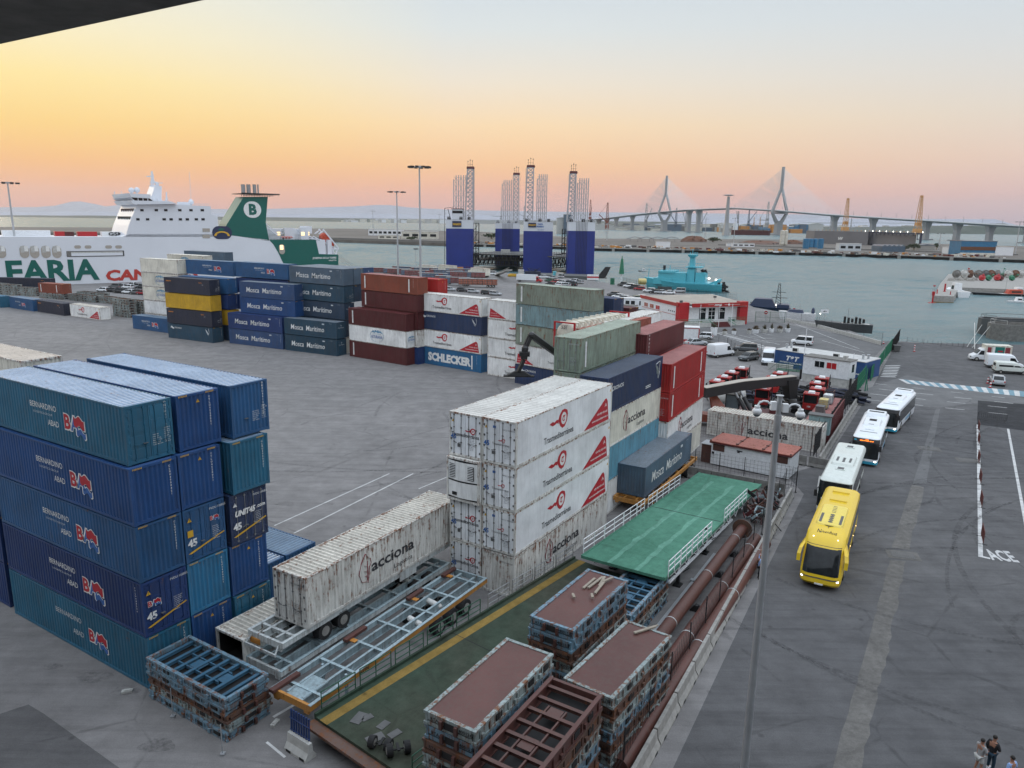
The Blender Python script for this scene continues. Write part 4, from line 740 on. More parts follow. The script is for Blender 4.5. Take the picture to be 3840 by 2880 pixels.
for x,y in((4.2,-2.3),(4.2,2.3),(10,-2.3)): m=MB(); m.box((x,y,1.1),(.2,.2,1.8)); m.box((x,y,.06),(.6,.5,.1)); m.bar((x+.2,y-.2,.9),(x+.7,y-.5,1.1),.05); m.o('support_jack','black',t)
# ---------------------------------------------------------------- pipes, blocks, barriers, fence
pd=Vector((math.cos(R(58.8)),math.sin(R(58.8)),0)); pn=Vector((pd.y,-pd.x,0)); PP=Vector((17.7,52.5,0))
for i,(o_,f,L,r,z) in enumerate(((0,0,23,.38,.78),(1.15,-.4,26,.40,.45),(1.98,-1.0,27,.40,.45))):
    a=PP+pn*o_+pd*f+Vector((0,0,z)); m=MB(); m.tube(a,a-pd*L,r,20)
    t=tag(m.o('steel_pipe','rust_pipe',smooth=True),['raised rusty pipe with a round flange at its far end','rusty pipe lying beside the raised one','rusty pipe lying closest to the concrete barriers'][i],'pipe','long rusty pipes')
    if i==0: m=MB(); m.tube(a,a+pd*.07,.74,24); m.o('flange','rust_flat',t)
    m=MB()
    for k in(2.2,9.,16.):
        if k<L: p=a-pd*k; m.tube(p-pd*.03,p+pd*.03,r+.015,20)
    m.o('strap','chassis_white',t)
for i,k in enumerate((3.5,7.2,12.5,18.)):
    for j in(-1,1):
        p=PP-pd*k+pn*j*.42; m=MB(); m.prism([(-.35,0),(.35,0),(.35*j*-1,.0) if 0 else (.3,.12),(.05*j+.1,.42),(-.1+.05*j,.42),(-.3,.12)],-.15,.15,'y'); tag(m.o('support_block','black',loc=p,rz=R(-31)),'black wedge block, %s side of the raised pipe, pair %s'%('left' if j<0 else 'right',['nearest the flange','second from the flange','third from the flange','nearest the camera'][i]),'block','pipe support blocks')
p=PP-pn*.85; m=MB(); m.bar(p-pd*4+Vector((0,0,.08)),p-pd*19+Vector((0,0,.08)),.25,.12); m.box((p.x-pd.x*9,p.y-pd.y*9,.2),(.3,.4,.1),rz=R(58)); tag(m.o('steel_beam','galv'),'long pale grey beam on the asphalt left of the raised pipe','beam')
def barrier(c,rz,label,L=3.0,mat='concrete',group='concrete barriers along the fence',h=.85):
    m=MB(); pr=[(-.3,0),(.3,0),(.3,.12),(.14,.38),(.09,h),(-.09,h),(-.14,.38),(-.3,.12)]
    m.prism(pr,-L/2+.02,L/2-.02,'x'); 
    for x in(-L*.3,L*.3):
        for s2 in(-1,1): m.box((x,s2*.285,.07),(.32,.05,.12),1)
    return tag(m.o('concrete_barrier',[mat,'dark'],loc=c,rz=rz,recalc=True),label,'concrete barrier',group)
A=Vector((2.3,21.5,0)); B=Vector((24.8,61.6,0)); n=int((B-A).length/3.05); dd=(B-A)/n
OD=['first','second','third','fourth','fifth','sixth','seventh','eighth','ninth','tenth','eleventh','twelfth','thirteenth','fourteenth','fifteenth','sixteenth']
for i in range(n): barrier(A+dd*(i+.5),ang(A,B),'%s concrete barrier from the near end of the fence beside the pipes'%OD[i])
A2=Vector((30.9,70.6,0)); B2=Vector((48.8,100.6,0)); n2=11; d2v=(B2-A2)/n2
for i in range(n2): barrier(A2+d2v*(i+.5),ang(A2,B2),'%s concrete barrier from the cabin, beside the red container'%OD[i],L=3.1,mat='concrete')
for i in range(7): 
    p=Vector((17.9,68.3,0)).lerp(Vector((24.6,64.2,0)),i/6.)+Vector((-.9,-2.2,0)); barrier(p,R(-31.5),'%s grey block of the low wall before the white cabin, from the left'%OD[i],L=1.3,mat='concrete_d',group='concrete wall blocks by the cabin',h=1.1)
for i in range(2): barrier(Vector((28.6+i*2.,70.9-i*1.3,0)),R(-33),'%s grey block in front of the long container with a leaf logo'%OD[i],L=2.2,mat='concrete_d',group='concrete wall blocks by the cabin',h=1.0)
def meshfence(name,label,pts,h,posts,mat='black',net=.14,z=0,lean=0,group=None,netr=.006,every=None):
    t=thing(name,label,'fence',(0,0,0),0,group); 
    for a,b in zip(pts,pts[1:]):
        a=Vector(a);b=Vector(b);L=(b-a).length; k=max(1,round(L/posts)); d=(b-a)/L; m=MB(); up=Vector((0,0,h))
        for i in range(int(L/net)+1): p=a+d*net*i; m.bar(p+Vector((0,0,z)),p+up,netr*2,netr*2)
        for i in range(int((h-z)/net)+1): zz=z+net*i; m.bar(a+Vector((0,0,zz)),b+Vector((0,0,zz)),netr*2,netr*2)
        m.o('wire_mesh',mat,t)
        for i in range(k+1):
            m=MB(); p=a.lerp(b,i/k); m.tube(p,p+up*1.05,.035,6); m.box((p.x,p.y,.03),(.15,.15,.05)); m.o('fence_post',mat,t)
    return t
o=Vector((-.55*.855,.55*.52,0))
meshfence('wire_fence','dark wire fence with black posts behind the barriers and rusty pipes',[A+o,B+o],2.3,3.4,z=.85,net=.32)
meshfence('wire_fence','tall wire fence screening the white cabin',[Vector((17.6,67.2,0)),Vector((25.6,62.6,0)),B+o],2.4,2.6,z=.6,net=.34)
meshfence('wire_fence','dark wire fence along the red container and yard machines',[A2+Vector((-.5,.3,0)),B2+Vector((-.5,.3,0))],3.0,2.2,z=.8,net=.12,netr=.012)
meshfence('wire_fence','thin wire fence before the long container with leaf logo',[Vector((20.,80.4,0)),Vector((31.0,73.,0))],3.0,3.0,z=.2,net=.3)
# block with blue tubes
p=b4(310,1520); bx=barrier(p,R(-35),'white painted concrete block under the bundle of blue tubes',L=1.5,mat='concrete_w',group='concrete wall blocks by the cabin',h=.8)
m=MB()
for i in range(8): q=p+Vector((math.cos(R(-35))*(-.6+i*.17),math.sin(R(-35))*(-.6+i*.17),0)); m.tube(q+Vector((0,.1,.55)),q+Vector((0,.25,2.3-.5)),.05,8)
for k in(.9,1.5): m.bar(p+Vector((-.55,.45,k)),p+Vector((.55,-.32,k)),.03,.03)
tag(m.o('tube_bundle','blue_c'),'bundle of dark blue vertical tubes on the white block','tubes')
for i,(fn,x,y) in enumerate(((b2,960,1090),(b2,2075,1330))):
    q=fn(x,y); m=MB(); m.box((0,0,.07),(.5,.22,.13)); m.box((0,0,.15),(.3,.14,.05)); tag(m.o('loose_block','concrete_w',loc=q,rz=.3+i),'loose concrete block on the yard floor, %s'%('left one' if i==0 else 'right one by the racks'),'block','loose concrete blocks')
for i,(x0,y0,x1,y1) in enumerate(((1680,1560,1665,1310),(1305,1275,1262,1030))):
    q=b2(x0,y0); m=MB(); m.tube((0,0,0),(-.02,.05,1.5),.025,6); m.box((0,0,.05),(.2,.2,.1)); m.bar((0,0,1.3),(-.7,.3,1.1),.012); tag(m.o('fence_pole','galv',loc=q),'thin grey pole leaning by the blue beam racks, %s one'%['right','left'][i],'pole','thin poles')
# scrap heap
random.seed(11); m=MB(); pc=c4(930,1530); 
for i in range(110):
    p=Vector((20.9,57.4,0))+pd*random.uniform(-3.6,3.2)+pn*random.gauss(0,.55)+Vector((0,0,random.uniform(.1,1.5))); d=Vector((random.uniform(-1,1),random.uniform(-1,1),random.uniform(-.5,.7))).normalized()*random.uniform(.4,1.3)
    m.bar(p-d/2+Vector((0,0,0)),p+d/2,random.uniform(.04,.14),random.uniform(.03,.3),random.choice([0,0,1,2,3]))
tag(m.o('scrap_heap',['rust_brown','chassis_blue','dark','maroon2']),'heap of scrap metal frames and bars behind the fence by the flanged pipe','scrap heap',kind='stuff')
# ---------------------------------------------------------------- tall camera pole in the foreground
pt=ND(2925,1484,20.); pb_=N(2787,2878,0); base=Vector((pt.x,pt.y,0)); t=thing('camera_pole','tall grey pole in the foreground carrying two white dome cameras','pole',base)
zt=pt.z; m=MB(); m.tube((0,0,0),(0,0,zt-.9),.15,20,0,.082); m.tube((0,0,zt-.9),(0,0,zt),.07,16); m.tube((0,0,zt-.95),(0,0,zt-.55),.1,12); m.tube((0,0,zt),(0,0,zt+.015),.11,12); m.tube((0,0,0),(0,0,.05),.3,12); m.o('pole','galv',t,smooth=True)
for s2 in(-1,1):
    m=MB(); m.box((s2*.17,-.03,zt-.28-(.06 if s2>0 else 0)),(.15,.14,.24)); m.o('control_box','white_paint',t)
    m=MB(); zz=zt-.25-(.08 if s2>0 else 0); pts=[Vector((s2*(.25+.26*math.sin(a)),0,zz+.02+.13*(1-math.cos(a))if 0 else zz+.15*math.sin(a*1.15))) for a in [i*math.pi/2/6 for i in range(7)]]
    pts=[(s2*.25,-.02,zz),(s2*.33,-.02,zz+.08),(s2*.45,-.02,zz+.10),(s2*.56,-.02,zz+.05),(s2*.61,-.02,zz-.05)]; m.path(pts,.028,8); m.o('bracket_arm','white_paint',t,smooth=True)
    m=MB(); c_=(s2*.61,-.02,zz-.20); m.sphere(c_,.135,14,0,(1,1,.85)); m.tube((c_[0],c_[1],c_[2]+.08),(c_[0],c_[1],c_[2]+.16),.08,12); d_=m.o('dome_camera','white_paint',t,smooth=True); m=MB(); m.sphere((c_[0],c_[1],c_[2]-.06),.105,12,0,(1,1,1)); m.o('lens_dome','glass_l',d_,smooth=True)
# ---------------------------------------------------------------- vehicles
def rr(x0,x1,w,rf,rb,z,n=4):
    """rounded rectangle ring, front is +x"""
    P=[]
    for (cx,cy,r,a0) in ((x1-rf,w-rf,rf,0),(x0+rb,w-rb,rb,90),(x0+rb,-w+rb,rb,180),(x1-rf,-w+rf,rf,270)):
        for i in range(n+1): a=R(a0+90*i/n); P.append((cx+r*math.cos(a),cy+r*math.sin(a),z))
    return P
def hull(levels,n=4): return [rr(*l,n=n) for l in levels]
def lerpL(levels,z):
    for a,b in zip(levels,levels[1:]):
        if a[5]<=z<=b[5]: t=(z-a[5])/(b[5]-a[5]+1e-9); return tuple(a[i]+(b[i]-a[i])*t for i in range(5))+(z,)
    return levels[-1]
def patch(m,levels,idx,zs,off=.012,mt=0,clip=None):
    """strip of the hull surface, ring points idx (list), at heights zs, pushed outward"""
    rows=[]
    for z in zs:
        L_=lerpL(levels,z); L2=(L_[0]-off,L_[1]+off,L_[2]+off,L_[3],L_[4],z); r=rr(*L2); rows.append([r[i%len(r)] for i in idx])
    k=len(idx); vs=[p for r in rows for p in r]; m.add(vs,[[a*k+i,a*k+i+1,(a+1)*k+i+1,(a+1)*k+i] for a in range(len(rows)-1) for i in range(k-1)],mt)
def sidewin(m,levels,x0,x1,z0,z1,off=.012,mt=0,sides=(-1,1),slant=0):
    for s in sides:
        a=lerpL(levels,z0)[2]+off; b=lerpL(levels,z1)[2]+off; q=[(x0,s*a,z0),(x1,s*a,z0),(x1-slant,s*b,z1),(x0,s*b,z1)]
        m.add(q if s<0 else q[::-1],[[0,1,2,3]],mt)
FR=[14+5,15,16,17,18,19]   # helper indices, front-right arc .. filled below
def bus(label,cx,cy,rz,L,H,body,style,group='buses queueing on the road'):
    t=thing('bus',label,'bus',(cx,cy,0),rz,group); l=L/2; w=1.27
    if style=='yellow':
        lv=[(-l,l-.35,w-.06,.5,.15,.28),(-l,l,w,.6,.15,.55),(-l,l-.02,w,.6,.15,1.0),(-l,l-.25,w,.6,.2,1.5),(-l,l-.95,w,.7,.2,2.75),(-l+.02,l-1.5,w-.03,.8,.25,3.15),(-l+.12,l-2.1,w-.22,.9,.3,3.36),(-l+.4,l-2.9,w-.5,.7,.3,3.42)]
    elif style=='coach':
        lv=[(-l,l-.1,w-.05,.3,.15,.28),(-l,l,w,.35,.15,.6),(-l,l,w,.35,.15,1.1),(-l,l-.25,w,.4,.15,2.6),(-l,l-.4,w-.02,.45,.2,3.05),(-l+.12,l-.7,w-.16,.45,.3,3.25),(-l+.3,l-1.0,w-.4,.4,.3,3.3)]
    else:
        lv=[(-l,l-.1,w-.05,.35,.15,.28),(-l,l,w,.45,.15,.6),(-l,l,w,.45,.15,1.0),(-l,l-.2,w,.5,.15,2.45),(-l,l-.35,w-.02,.55,.2,2.85),(-l+.1,l-.6,w-.14,.5,.25,3.0),(-l+.2,l-.9,w-.3,.4,.3,3.05)]
    m=MB(); m.loft(hull(lv)); m.o('body',body,t,smooth=True,recalc=True)
    top=lv[-1][5]; side=lv[3]
    m=MB(); front=[15,16,17,18,19,0,1,2,3,4]; zs=[1.05+i*(2.6 if style!='yellow' else 2.5)/8*.62+0*i for i in range(9)]
    if style=='yellow': zs=[1.12,1.4,1.7,2.0,2.3,2.6,2.8]
    elif style=='coach': zs=[.9,1.3,1.7,2.1,2.5,2.8,3.0]
    else: zs=[.85,1.2,1.6,2.0,2.4,2.8]
    patch(m,lv,front[2:-2] if style=='yellow' else front[1:-1],zs,.015); m.o('windscreen','glass',t,smooth=True)
    m=MB(); x0,x1=-l+.25,l-(1.9 if style=='yellow' else .9)
    zb=1.35 if style!='city' else 1.15; zt=2.72 if style=='yellow' else (2.75 if style=='coach' else 2.55)
    if style=='yellow':
        for s in(-1,1):
            a=lerpL(lv,1.3)[2]+.012; q=[(x0,s*a,1.75),(x0+3,s*a,1.55),(l-1.0,s*a,1.3),(l-1.4,s*a,1.9),(l-1.9,s*(a-.01),2.5),(x0,s*(a-.01),2.72)]; m.add(q if s<0 else q[::-1],[[0,1,2,3,4,5]])
    else: sidewin(m,lv,x0,x1,zb,zt)
    m.o('side_windows','glass',t)
    if style=='coach': m=MB(); sidewin(m,lv,-l+.1,l-.4,.35,1.34,.010); m.o('lower_panel','plate_grey',t)
    for s in(-1,1):
        for x in(-l+3.,l-2.7):
            wheel('wheel',x,s*(w-.13),.49,.49,.3,t)
            m=MB(); m.tube((x,s*(w-.02),.5),(x,s*(w+.004),.5),.58,16); m.o('wheel_arch','dark',t)
    lx=l-.12
    for s in(-1,1):
        m=MB()
        if style=='yellow': m.sphere((l-.24,s*.93,.80),.22,10,0,(.55,1.15,.5)); m.sphere((l-.12,s*.72,.72),.13,8,0,(.5,1.5,.5))
        else: m.sphere((l-.12,s*.98,.62),.16,10,0,(.8,1.1,.6))
        m.o('headlight','headlamp' if style!='coach' else 'glass_l',t,smooth=True)
        m=MB()
        if style=='yellow':
            m.loft([[(l-1.75+q[0],s*(1.2+q[1]),2.75-k*.01) for q in((-.3,-.1),(.3,-.05),(.3,.08),(-.3,.1))] for k in(0,)]+[[(l-1.0+q[0],s*(1.40+q[1]),2.45) for q in((-.22,-.12),(.2,-.1),(.2,.1),(-.22,.12))]]+[[(l-.72+q[0],s*(1.47+q[1]),2.1) for q in((-.16,-.12),(.16,-.12),(.16,.1),(-.16,.12))]]+[[(l-.62+q[0],s*(1.47+q[1]),1.62) for q in((-.10,-.12),(.12,-.12),(.12,.1),(-.10,.10))]])
        else: m.bar((l-.3,s*1.2,2.5),(l+.12,s*1.36,2.35),.06); m.box((l+.12,s*1.38,2.05),(.14,.24,.55))
        m.o('mirror','yellow_bus' if style=='yellow' else 'black',t,smooth=False,recalc=True)
    if style=='yellow':
        m=MB(); m.loft([rr(-1.3,l-3.0,.86,.3,.3,top-.03),rr(-1.2,l-3.1,.80,.3,.3,top+.10)]); m.o('roof_unit','yellow_pale',t,smooth=True)
        m=MB(); [m.tube((.9+i*.36,0,top+.10),(.9+i*.36,0,top+.115),.15,12) for i in range(5)]; m.b6(.8,2.6,.55,.72,top+.1,top+.112); m.b6(.8,2.6,-.72,-.55,top+.1,top+.112)
        for i in range(5): m.b6(-.9+i*.3,-.82+i*.3,-.13,.13,top+.1,top+.11)
        m.o('roof_vent','plate_grey',t)
        for x in(-4.5,-2.5): m=MB(); m.loft([rr(x-.15,x+.15,.62,.1,.1,top-.02),rr(x-.10,x+.10,.58,.08,.08,top+.10)]); m.o('roof_bar','yellow_bus',t)
        m=MB(); m.bar((l-3.2,-.7,top+.02),(l-3.0,0,top+.05),.05,.03); m.bar((l-3.0,0,top+.05),(l-3.2,.7,top+.02),.05,.03); m.bar((l-3.1,0,top+.04),(l-2.7,0,top+.0),.03,.03)
        M=Matrix.Translation((l-1.95,-.62,3.28))@Matrix(((0,-.45,.89,0),(1,0,0,0),(0,.89,.45,0),(0,0,0,1))); m.text('Novobus',.36,M,0,shear=.25,bold=.01,width=1.25)
        m.add([(l-.02,-.16,.93),(l-.02,.16,.93),(l-.02,.12,.99),(l-.02,-.12,.99)],[[0,1,2,3]]); m.o('lettering','black',t)
        m=MB(); m.box((l+.01,0,.5),(.02,.52,.11)); m.o('number_plate','white_paint',t)
        m=MB(); patch(m,lv,front[2:-2],[.86,.9,.94],.02); m.o('bumper_line','plate_grey',t)
        m=MB(); m.b6(l-1.9,l-1.2,-.5,-.1,1.2,1.9); m.box((l-2.1,.45,1.5),(.5,.45,.8)); m.o('dashboard','plate_grey',t)
        for s in(-1,1):
            for i in range(5): m=MB(); m.sphere((-l+1.5+i*2.1,s*(w+.01),1.0-.06*i*0),.035,6); m.o('marker_light','lamp_warm',t)
            m=MB(); m.sphere((l-1.55,s*.75,3.12),.05,6); m.o('roof_marker_light','headlamp',t)
    elif style=='coach':
        m=MB(); m.loft([rr(-1.6,1.9,.92,.3,.3,top-.03),rr(-1.4,1.7,.84,.3,.3,top+.17)]); m.o('roof_unit','bus_cream',t,smooth=True)
        m=MB(); [m.tube((-.1+i*.28,0,top+.17),(-.1+i*.28,0,top+.185),.12,12) for i in range(5)]; m.b6(-.3,1.0,.42,.6,top+.17,top+.182); m.b6(-.3,1.0,-.6,-.42,top+.17,top+.182); m.o('roof_vent','plate_grey',t)
        for x in(-4.6,2.7): m=MB(); m.box((x,0,top+.02),(.85,.75,.08)); m.o('roof_hatch','bus_cream',t); m=MB(); m.box((x,0,top+.065),(.6,.5,.01)); m.o('roof_hatch_rim','plate_grey',t)
        m=MB(); m.box((l-.02,-.7,1.55),(.02,.5,.3)); m.o('front_card','white_paint',t)
        m=MB(); m.box((l-.03,0,.62),(.06,2.3,.5)); m.o('front_bumper','bus_cream',t)
    else:
        m=MB(); m.loft([rr(-2.2,1.5,.9,.3,.4,top-.04),rr(-1.9,1.2,.75,.3,.3,top+.20)]); m.o('roof_unit','bus_white',t,smooth=True)
        m=MB(); m.loft([rr(-l+.1,-l+2.2,1.05,.3,.25,top-.04),rr(-l+.2,-l+2.0,.95,.3,.25,top+.22)]); m.o('rear_roof_pod','bus_white',t,smooth=True)
        m=MB(); m.box((-l+1.0,0,top+.225),(.5,1.5,.02)); m.box((-.9,0,top+.205),(.9,.7,.02)); m.b6(l-2.3,l-2.15,-.8,.8,top-.02,top+.012); m.box((1.1,0,top+.21),(.12,.5,.01)); m.o('roof_vent','dark',t)
        m=MB(); m.box((2.6,0,top+.03),(.6,.8,.08)); m.o('roof_hatch','bus_white',t)
        m=MB(); patch(m,lv,front,[.28,.42,.60],.014); m.o('front_skirt','cyan',t)
        m=MB(); patch(m,lv,front[1:-1],[2.42,2.6,2.78],.03); m.o('destination_display','black',t)
        if 'led' in style or label.startswith('second'):
            x=lerpL(lv,2.6)[1]+.05; M=T3(x,-.55,2.58)@FE1; m=MB(); m.text('M-060',.10,M@T3(.5,.12),0,bold=.05,width=.3); m.text('SERVICIO BUS',.12,M,0,bold=.05,width=1.25); m.o('display_lettering','led_orange',t)
            m=MB(); m.box((x,-.95,2.64),(.02,.22,.12)); m.o('display_symbol','cyan',t)
        m=MB(); sidewin(m,lv,-l+3.6,-l+6.6,.6,.95,.013); m.o('side_logo','logo_lblue',t)
    return t
bus('yellow coach with lit headlights and rounded mirrors, nearest of the buses',23.2,49.6,R(240.7),12.0,3.4,'yellow_bus','yellow')
bus('cream white coach with black front right behind the yellow one',29.35,61.95,R(240.2),12.3,3.3,'bus_cream','coach')
bus('second white and cyan city bus with an orange lit destination sign',38.2,75.4,R(239.5),12.,3.05,'bus_white','city')
bus('rearmost white and cyan city bus with its side to the camera',46.9,87.4,R(233.5),12.,3.05,'bus_white','city')
CARK={}
def car(label,x,y,rz,kind,col,group='parked cars',z=0):
    k=(kind,col)
    if k in CARK:
        t=copy_tree(CARK[k]); t.location=(x,y,z); t.rotation_euler=(0,0,rz); t['label']=label; t['group']=group; t['category']='van' if kind in('van','minibus') else 'car'; return t
    if kind in('van','minibus'):
        L,W,H=(5.6,1.0,2.45) if kind=='van' else (4.9,.95,1.95); l=L/2
        lv=[(-l,l-.05,W-.05,.3,.1,.25),(-l,l,W,.35,.1,.5),(-l,l-.1,W,.35,.1,.85),(-l,l-.75,W,.3,.1,1.15),(-l,l-1.5,W-.03,.3,.1,H-.35),(-l+.03,l-1.75,W-.08,.3,.15,H-.1),(-l+.1,l-2.0,W-.2,.3,.2,H)]
        t=thing('parked_van',label,'van',(x,y,z),rz,group); m=MB(); m.loft(hull(lv)); m.o('body',col,t,smooth=True,recalc=True)
        m=MB(); patch(m,lv,[17,18,19,0,1,2],[1.2,1.5,H-.42],.012); m.o('windscreen','glass',t)
        m=MB(); sidewin(m,lv,l-2.3,l-1.15,1.2,H-.5,.012,slant=.45)
        if kind=='minibus': sidewin(m,lv,-l+.4,l-2.4,1.2,H-.45,.012)
        m.o('side_windows','glass',t); m=MB(); m.box((-l-.0,0,1.2 if kind=='van' else 1.45),(.02,1.2 if kind!='van' else .02,.5)); m.o('rear_window','glass',t)
        m=MB(); m.loft([rr(-l-.02,l+.02,W+.01,.35,.12,.28),rr(-l-.02,l+.02,W+.01,.35,.12,.52)],caps=False); m.o('bumper','black',t)
        hz,ww=.8,W
    else:
        L,W,H,zb,(gx0,gx1),(tx0,tx1)={'hatch':(4.1,.87,1.48,.88,(-2.0,1.05),(-1.7,.25)),'suv':(4.5,.92,1.66,.98,(-2.2,1.1),(-1.95,.35)),'sedan':(4.6,.9,1.45,.88,(-1.75,1.0),(-1.1,.2)),'mpv':(4.25,.92,1.8,1.0,(-2.08,1.25),(-2.0,.75)),'pickup':(5.2,.93,1.8,1.05,(-.7,1.5),(-.5,.9))}[kind]; l=L/2
        t=thing('parked_car',label,'car',(x,y,z),rz,group)
        lv=[(-l+.08,l-.06,W-.06,.4,.3,.24),(-l,l,W,.45,.3,.45),(-l,l-.03,W,.45,.3,.68),(-l+.04,l-.22,W-.03,.5,.3,zb-.06),(-l+.1,l-.6,W-.08,.5,.3,zb+.02)]
        if kind=='pickup': lv[-1]=(-l+.04,l-.3,W-.05,.5,.1,zb+.02)
        m=MB(); m.loft(hull(lv)); m.o('body',col,t,smooth=True,recalc=True)
        gl=[(gx0,gx1,W-.08,.35,.3,zb-.02),((gx0+tx0)/2-.05,(gx1+tx1)/2+.08,W-.13,.35,.3,(zb+H)/2),(tx0,tx1,W-.2,.3,.25,H-.05)]
        m=MB(); m.loft(hull(gl)); m.o('windows','glass',t,smooth=True,recalc=True)
        rf=[(tx0-.06,tx1+.05,W-.18,.3,.25,H-.07),(tx0-.02,tx1,W-.2,.3,.25,H-.02),(tx0+.15,tx1-.2,W-.3,.25,.2,H)]
        m=MB(); m.loft(hull(rf))
        for s in(-1,1):
            m.bar((gx1-.05,s*(W-.14),zb),(tx1,s*(W-.22),H-.05),.07,.05); m.bar((gx0+.08,s*(W-.13),zb),(tx0,s*(W-.22),H-.05),.16,.05); m.bar(((gx0+gx1)/2-.1,s*(W-.08),zb),((tx0+tx1)/2-.1,s*(W-.185),H-.05),.07,.04)
        m.o('roof',col,t,recalc=True)
        if kind=='pickup': m=MB(); m.b6(-l+.15,-.75,-W+.12,W-.12,zb,zb+.03); m.o('cargo_bed','black',t)
        hz,ww=.64,W
        m=MB(); m.loft([rr(-l+.06,l-.04,W-.04,.4,.3,.22),rr(-l+.0,l+.01,W+.005,.45,.3,.34)],caps=False); m.o('bumper','black',t)
    for s in(-1,1):
        for xx in(-l+.78,l-.85): wheel('wheel',xx,s*(ww-.1),.32,.32,.22,t)
        m=MB(); m.box((l-.12,s*(ww-.24),hz),(.22,.28,.13)); m.o('headlight','glass_l',t)
        m=MB(); m.box((-l+.06,s*(ww-.16),hz+.12),(.14,.16,.24)); m.o('tail_light','red_paint',t)
        m=MB(); m.box((l-1.35 if kind not in('van','minibus') else l-1.05,s*(ww+.1),1.0 if kind not in ('van','minibus') else 1.3),(.12,.16,.13)); m.o('mirror',col if kind not in('van','minibus') else 'black',t)
    m=MB(); m.box((l+.0,0,.5),(.02,.5,.11)); m.box((-l-.0,0,.6),(.02,.5,.11)); m.o('number_plate','logo_grey',t)
    CARK[k]=t; return t
PP_='cars by the port cabins'
q=c4(395,262); car('white panel van with roof rack seen from behind',37.9,132.2,R(35),'van','car_white',PP_)
car('white panel van facing the camera beside the blue cabin',44.5,126.1,R(-112),'van','bus_white',PP_)
car('white small passenger van parked beyond the blue cabin roof',58.2,146.9,R(152),'mpv','car_white',PP_)
car('dark grey crossover parked behind the low wall',44.0,137.6,R(165),'suv','car_grey',PP_)
car('dark grey hatchback parked with its front to the camera',41.8,128.6,R(-145),'hatch','car_grey',PP_)
q=z2(1730,1235); car('white hatchback parked behind the black fence near the planters',q.x,q.y+.6,R(160),'hatch','car_white',PP_)
q=z2(1620,1325); car('silver car nearly hidden behind the red container roof',q.x,q.y,R(20),'sedan','car_silver',PP_)
q=z2(475,760); car('white van with ladder on the road behind the stacks',q.x,q.y,R(60),'van','car_silver',PP_)
for i,(x,y,k,c,a,n) in enumerate([(555,450,'pickup','car_grey',150,'dark grey pickup nearest the green gate'),(625,470,'suv','car_white',150,'white crossover beside the pickup'),(692,490,'suv','car_black',150,'dark crossover beside the red car'),(778,508,'hatch','car_red',160,'red hatchback in the quay row'),(925,540,'suv','car_white',150,'white crossover beside a black car in the quay row'),(1005,555,'hatch','car_black',160,'black car below the blue ship bow'),(1095,560,'sedan','car_silver',170,'silver saloon below the blue ship'),(1210,567,'sedan','car_white',175,'white saloon behind the office roof'),(393,592,'hatch','car_grey',145,'grey hatchback beside the maroon container end'),(460,625,'hatch','car_white',148,'white hatchback, leftmost of four on the road'),(533,655,'suv','car_white',148,'white crossover, second of four on the road'),(615,680,'suv','car_silver',148,'light crossover, third of four on the road'),(722,672,'mpv','car_green',150,'dark green van by the office wall'),(778,650,'suv','car_white',150,'white car tight against the office wall'),(1370,545,'mpv','car_silver',170,'silver car by the ship gangway')]):
    q=z2(x,y); car(n,q.x,q.y,R(a),k,c,'cars along the quay road')
for i,(x,y,k,c,a) in enumerate([(1475,1555,'hatch','car_green',140),(1548,1575,'hatch','car_red',140),(1632,1585,'suv','car_white',140),(1722,1590,'suv','car_grey',140),(1780,1560,'hatch','car_white',140),(1845,1580,'hatch','car_silver',140),(1505,1520,'sedan','car_silver',170),(1395,1512,'sedan','car_white',170),(1168,1508,'hatch','car_white',170),(1485,1605,'hatch','car_black',140),(1590,1610,'hatch','car_white',140),(1680,1615,'hatch','car_silver',140),(1755,1608,'suv','car_black',140),(1600,1508,'mpv','car_silver',140)]):
    q=z3(x,y+8); car('%s %s %s'%(c[4:],k,['at the left end of the car cluster by the red truck','next to the white one in the car cluster','in the middle of the front row of the cluster','right of the middle of the front row','towards the right of the cluster','at the right end of the cluster','behind the cluster near the portable toilet','just right of the red truck','left of the white truck trailer','lowest left in the cluster','lowest second in the cluster','lowest third in the cluster','lowest right in the cluster','behind the cluster beside the teal booth'][i]),q.x,q.y,R(a),k,c,'clustered cars before the dock towers')
q=z3(748,1478); car('white van alone on the quay before the dock platform',q.x,q.y,R(170),'mpv','car_white','clustered cars before the dock towers')
q=z3(285,1440); car('white car beside the yellow box at the left dock tower',q.x,q.y,R(175),'suv','car_white','clustered cars before the dock towers')
for i,x in enumerate((1380,1530,1720,1880,2080,2205)):
    q=z6(x,(425,440,452,470,492,505)[i]); car('%s car in the row behind the white containers, number %s from the left'%('silver' if i%2 else 'black',['one','two','three','four','five','six'][i]),q.x,q.y,R(-20),'hatch','car_silver' if i%2 else 'car_black','cars lined up behind the white containers')
LT=[(1525,450,'hatch','car_white'),(1660,455,'hatch','car_black'),(1780,470,'suv','car_black'),(1905,480,'hatch','car_white'),(2030,490,'suv','car_grey'),(2115,495,'hatch','car_red'),(1790,395,'hatch','car_silver'),(1895,405,'hatch','car_white'),(1985,385,'pickup','car_white'),(2060,400,'mpv','car_silver'),(2115,410,'suv','car_black'),(1710,400,'suv','car_grey')]
for i,(x,y,k,c) in enumerate(LT):
    q=z4(x,y); car('%s %s %s'%(c[4:],k,['at the left end of the front row','second in the front row','third in the front row','fourth in the front row','fifth in the front row','at the right end of the front row','leftmost in the rear row','second in the rear row','with double cab in the rear row','fourth in the rear row','last in the rear row','between the rows'][i])+' beneath the ferry hull',q.x,q.y,R(165),k,c,'cars beneath the ferry hull')
RG='vehicles on the right quay'
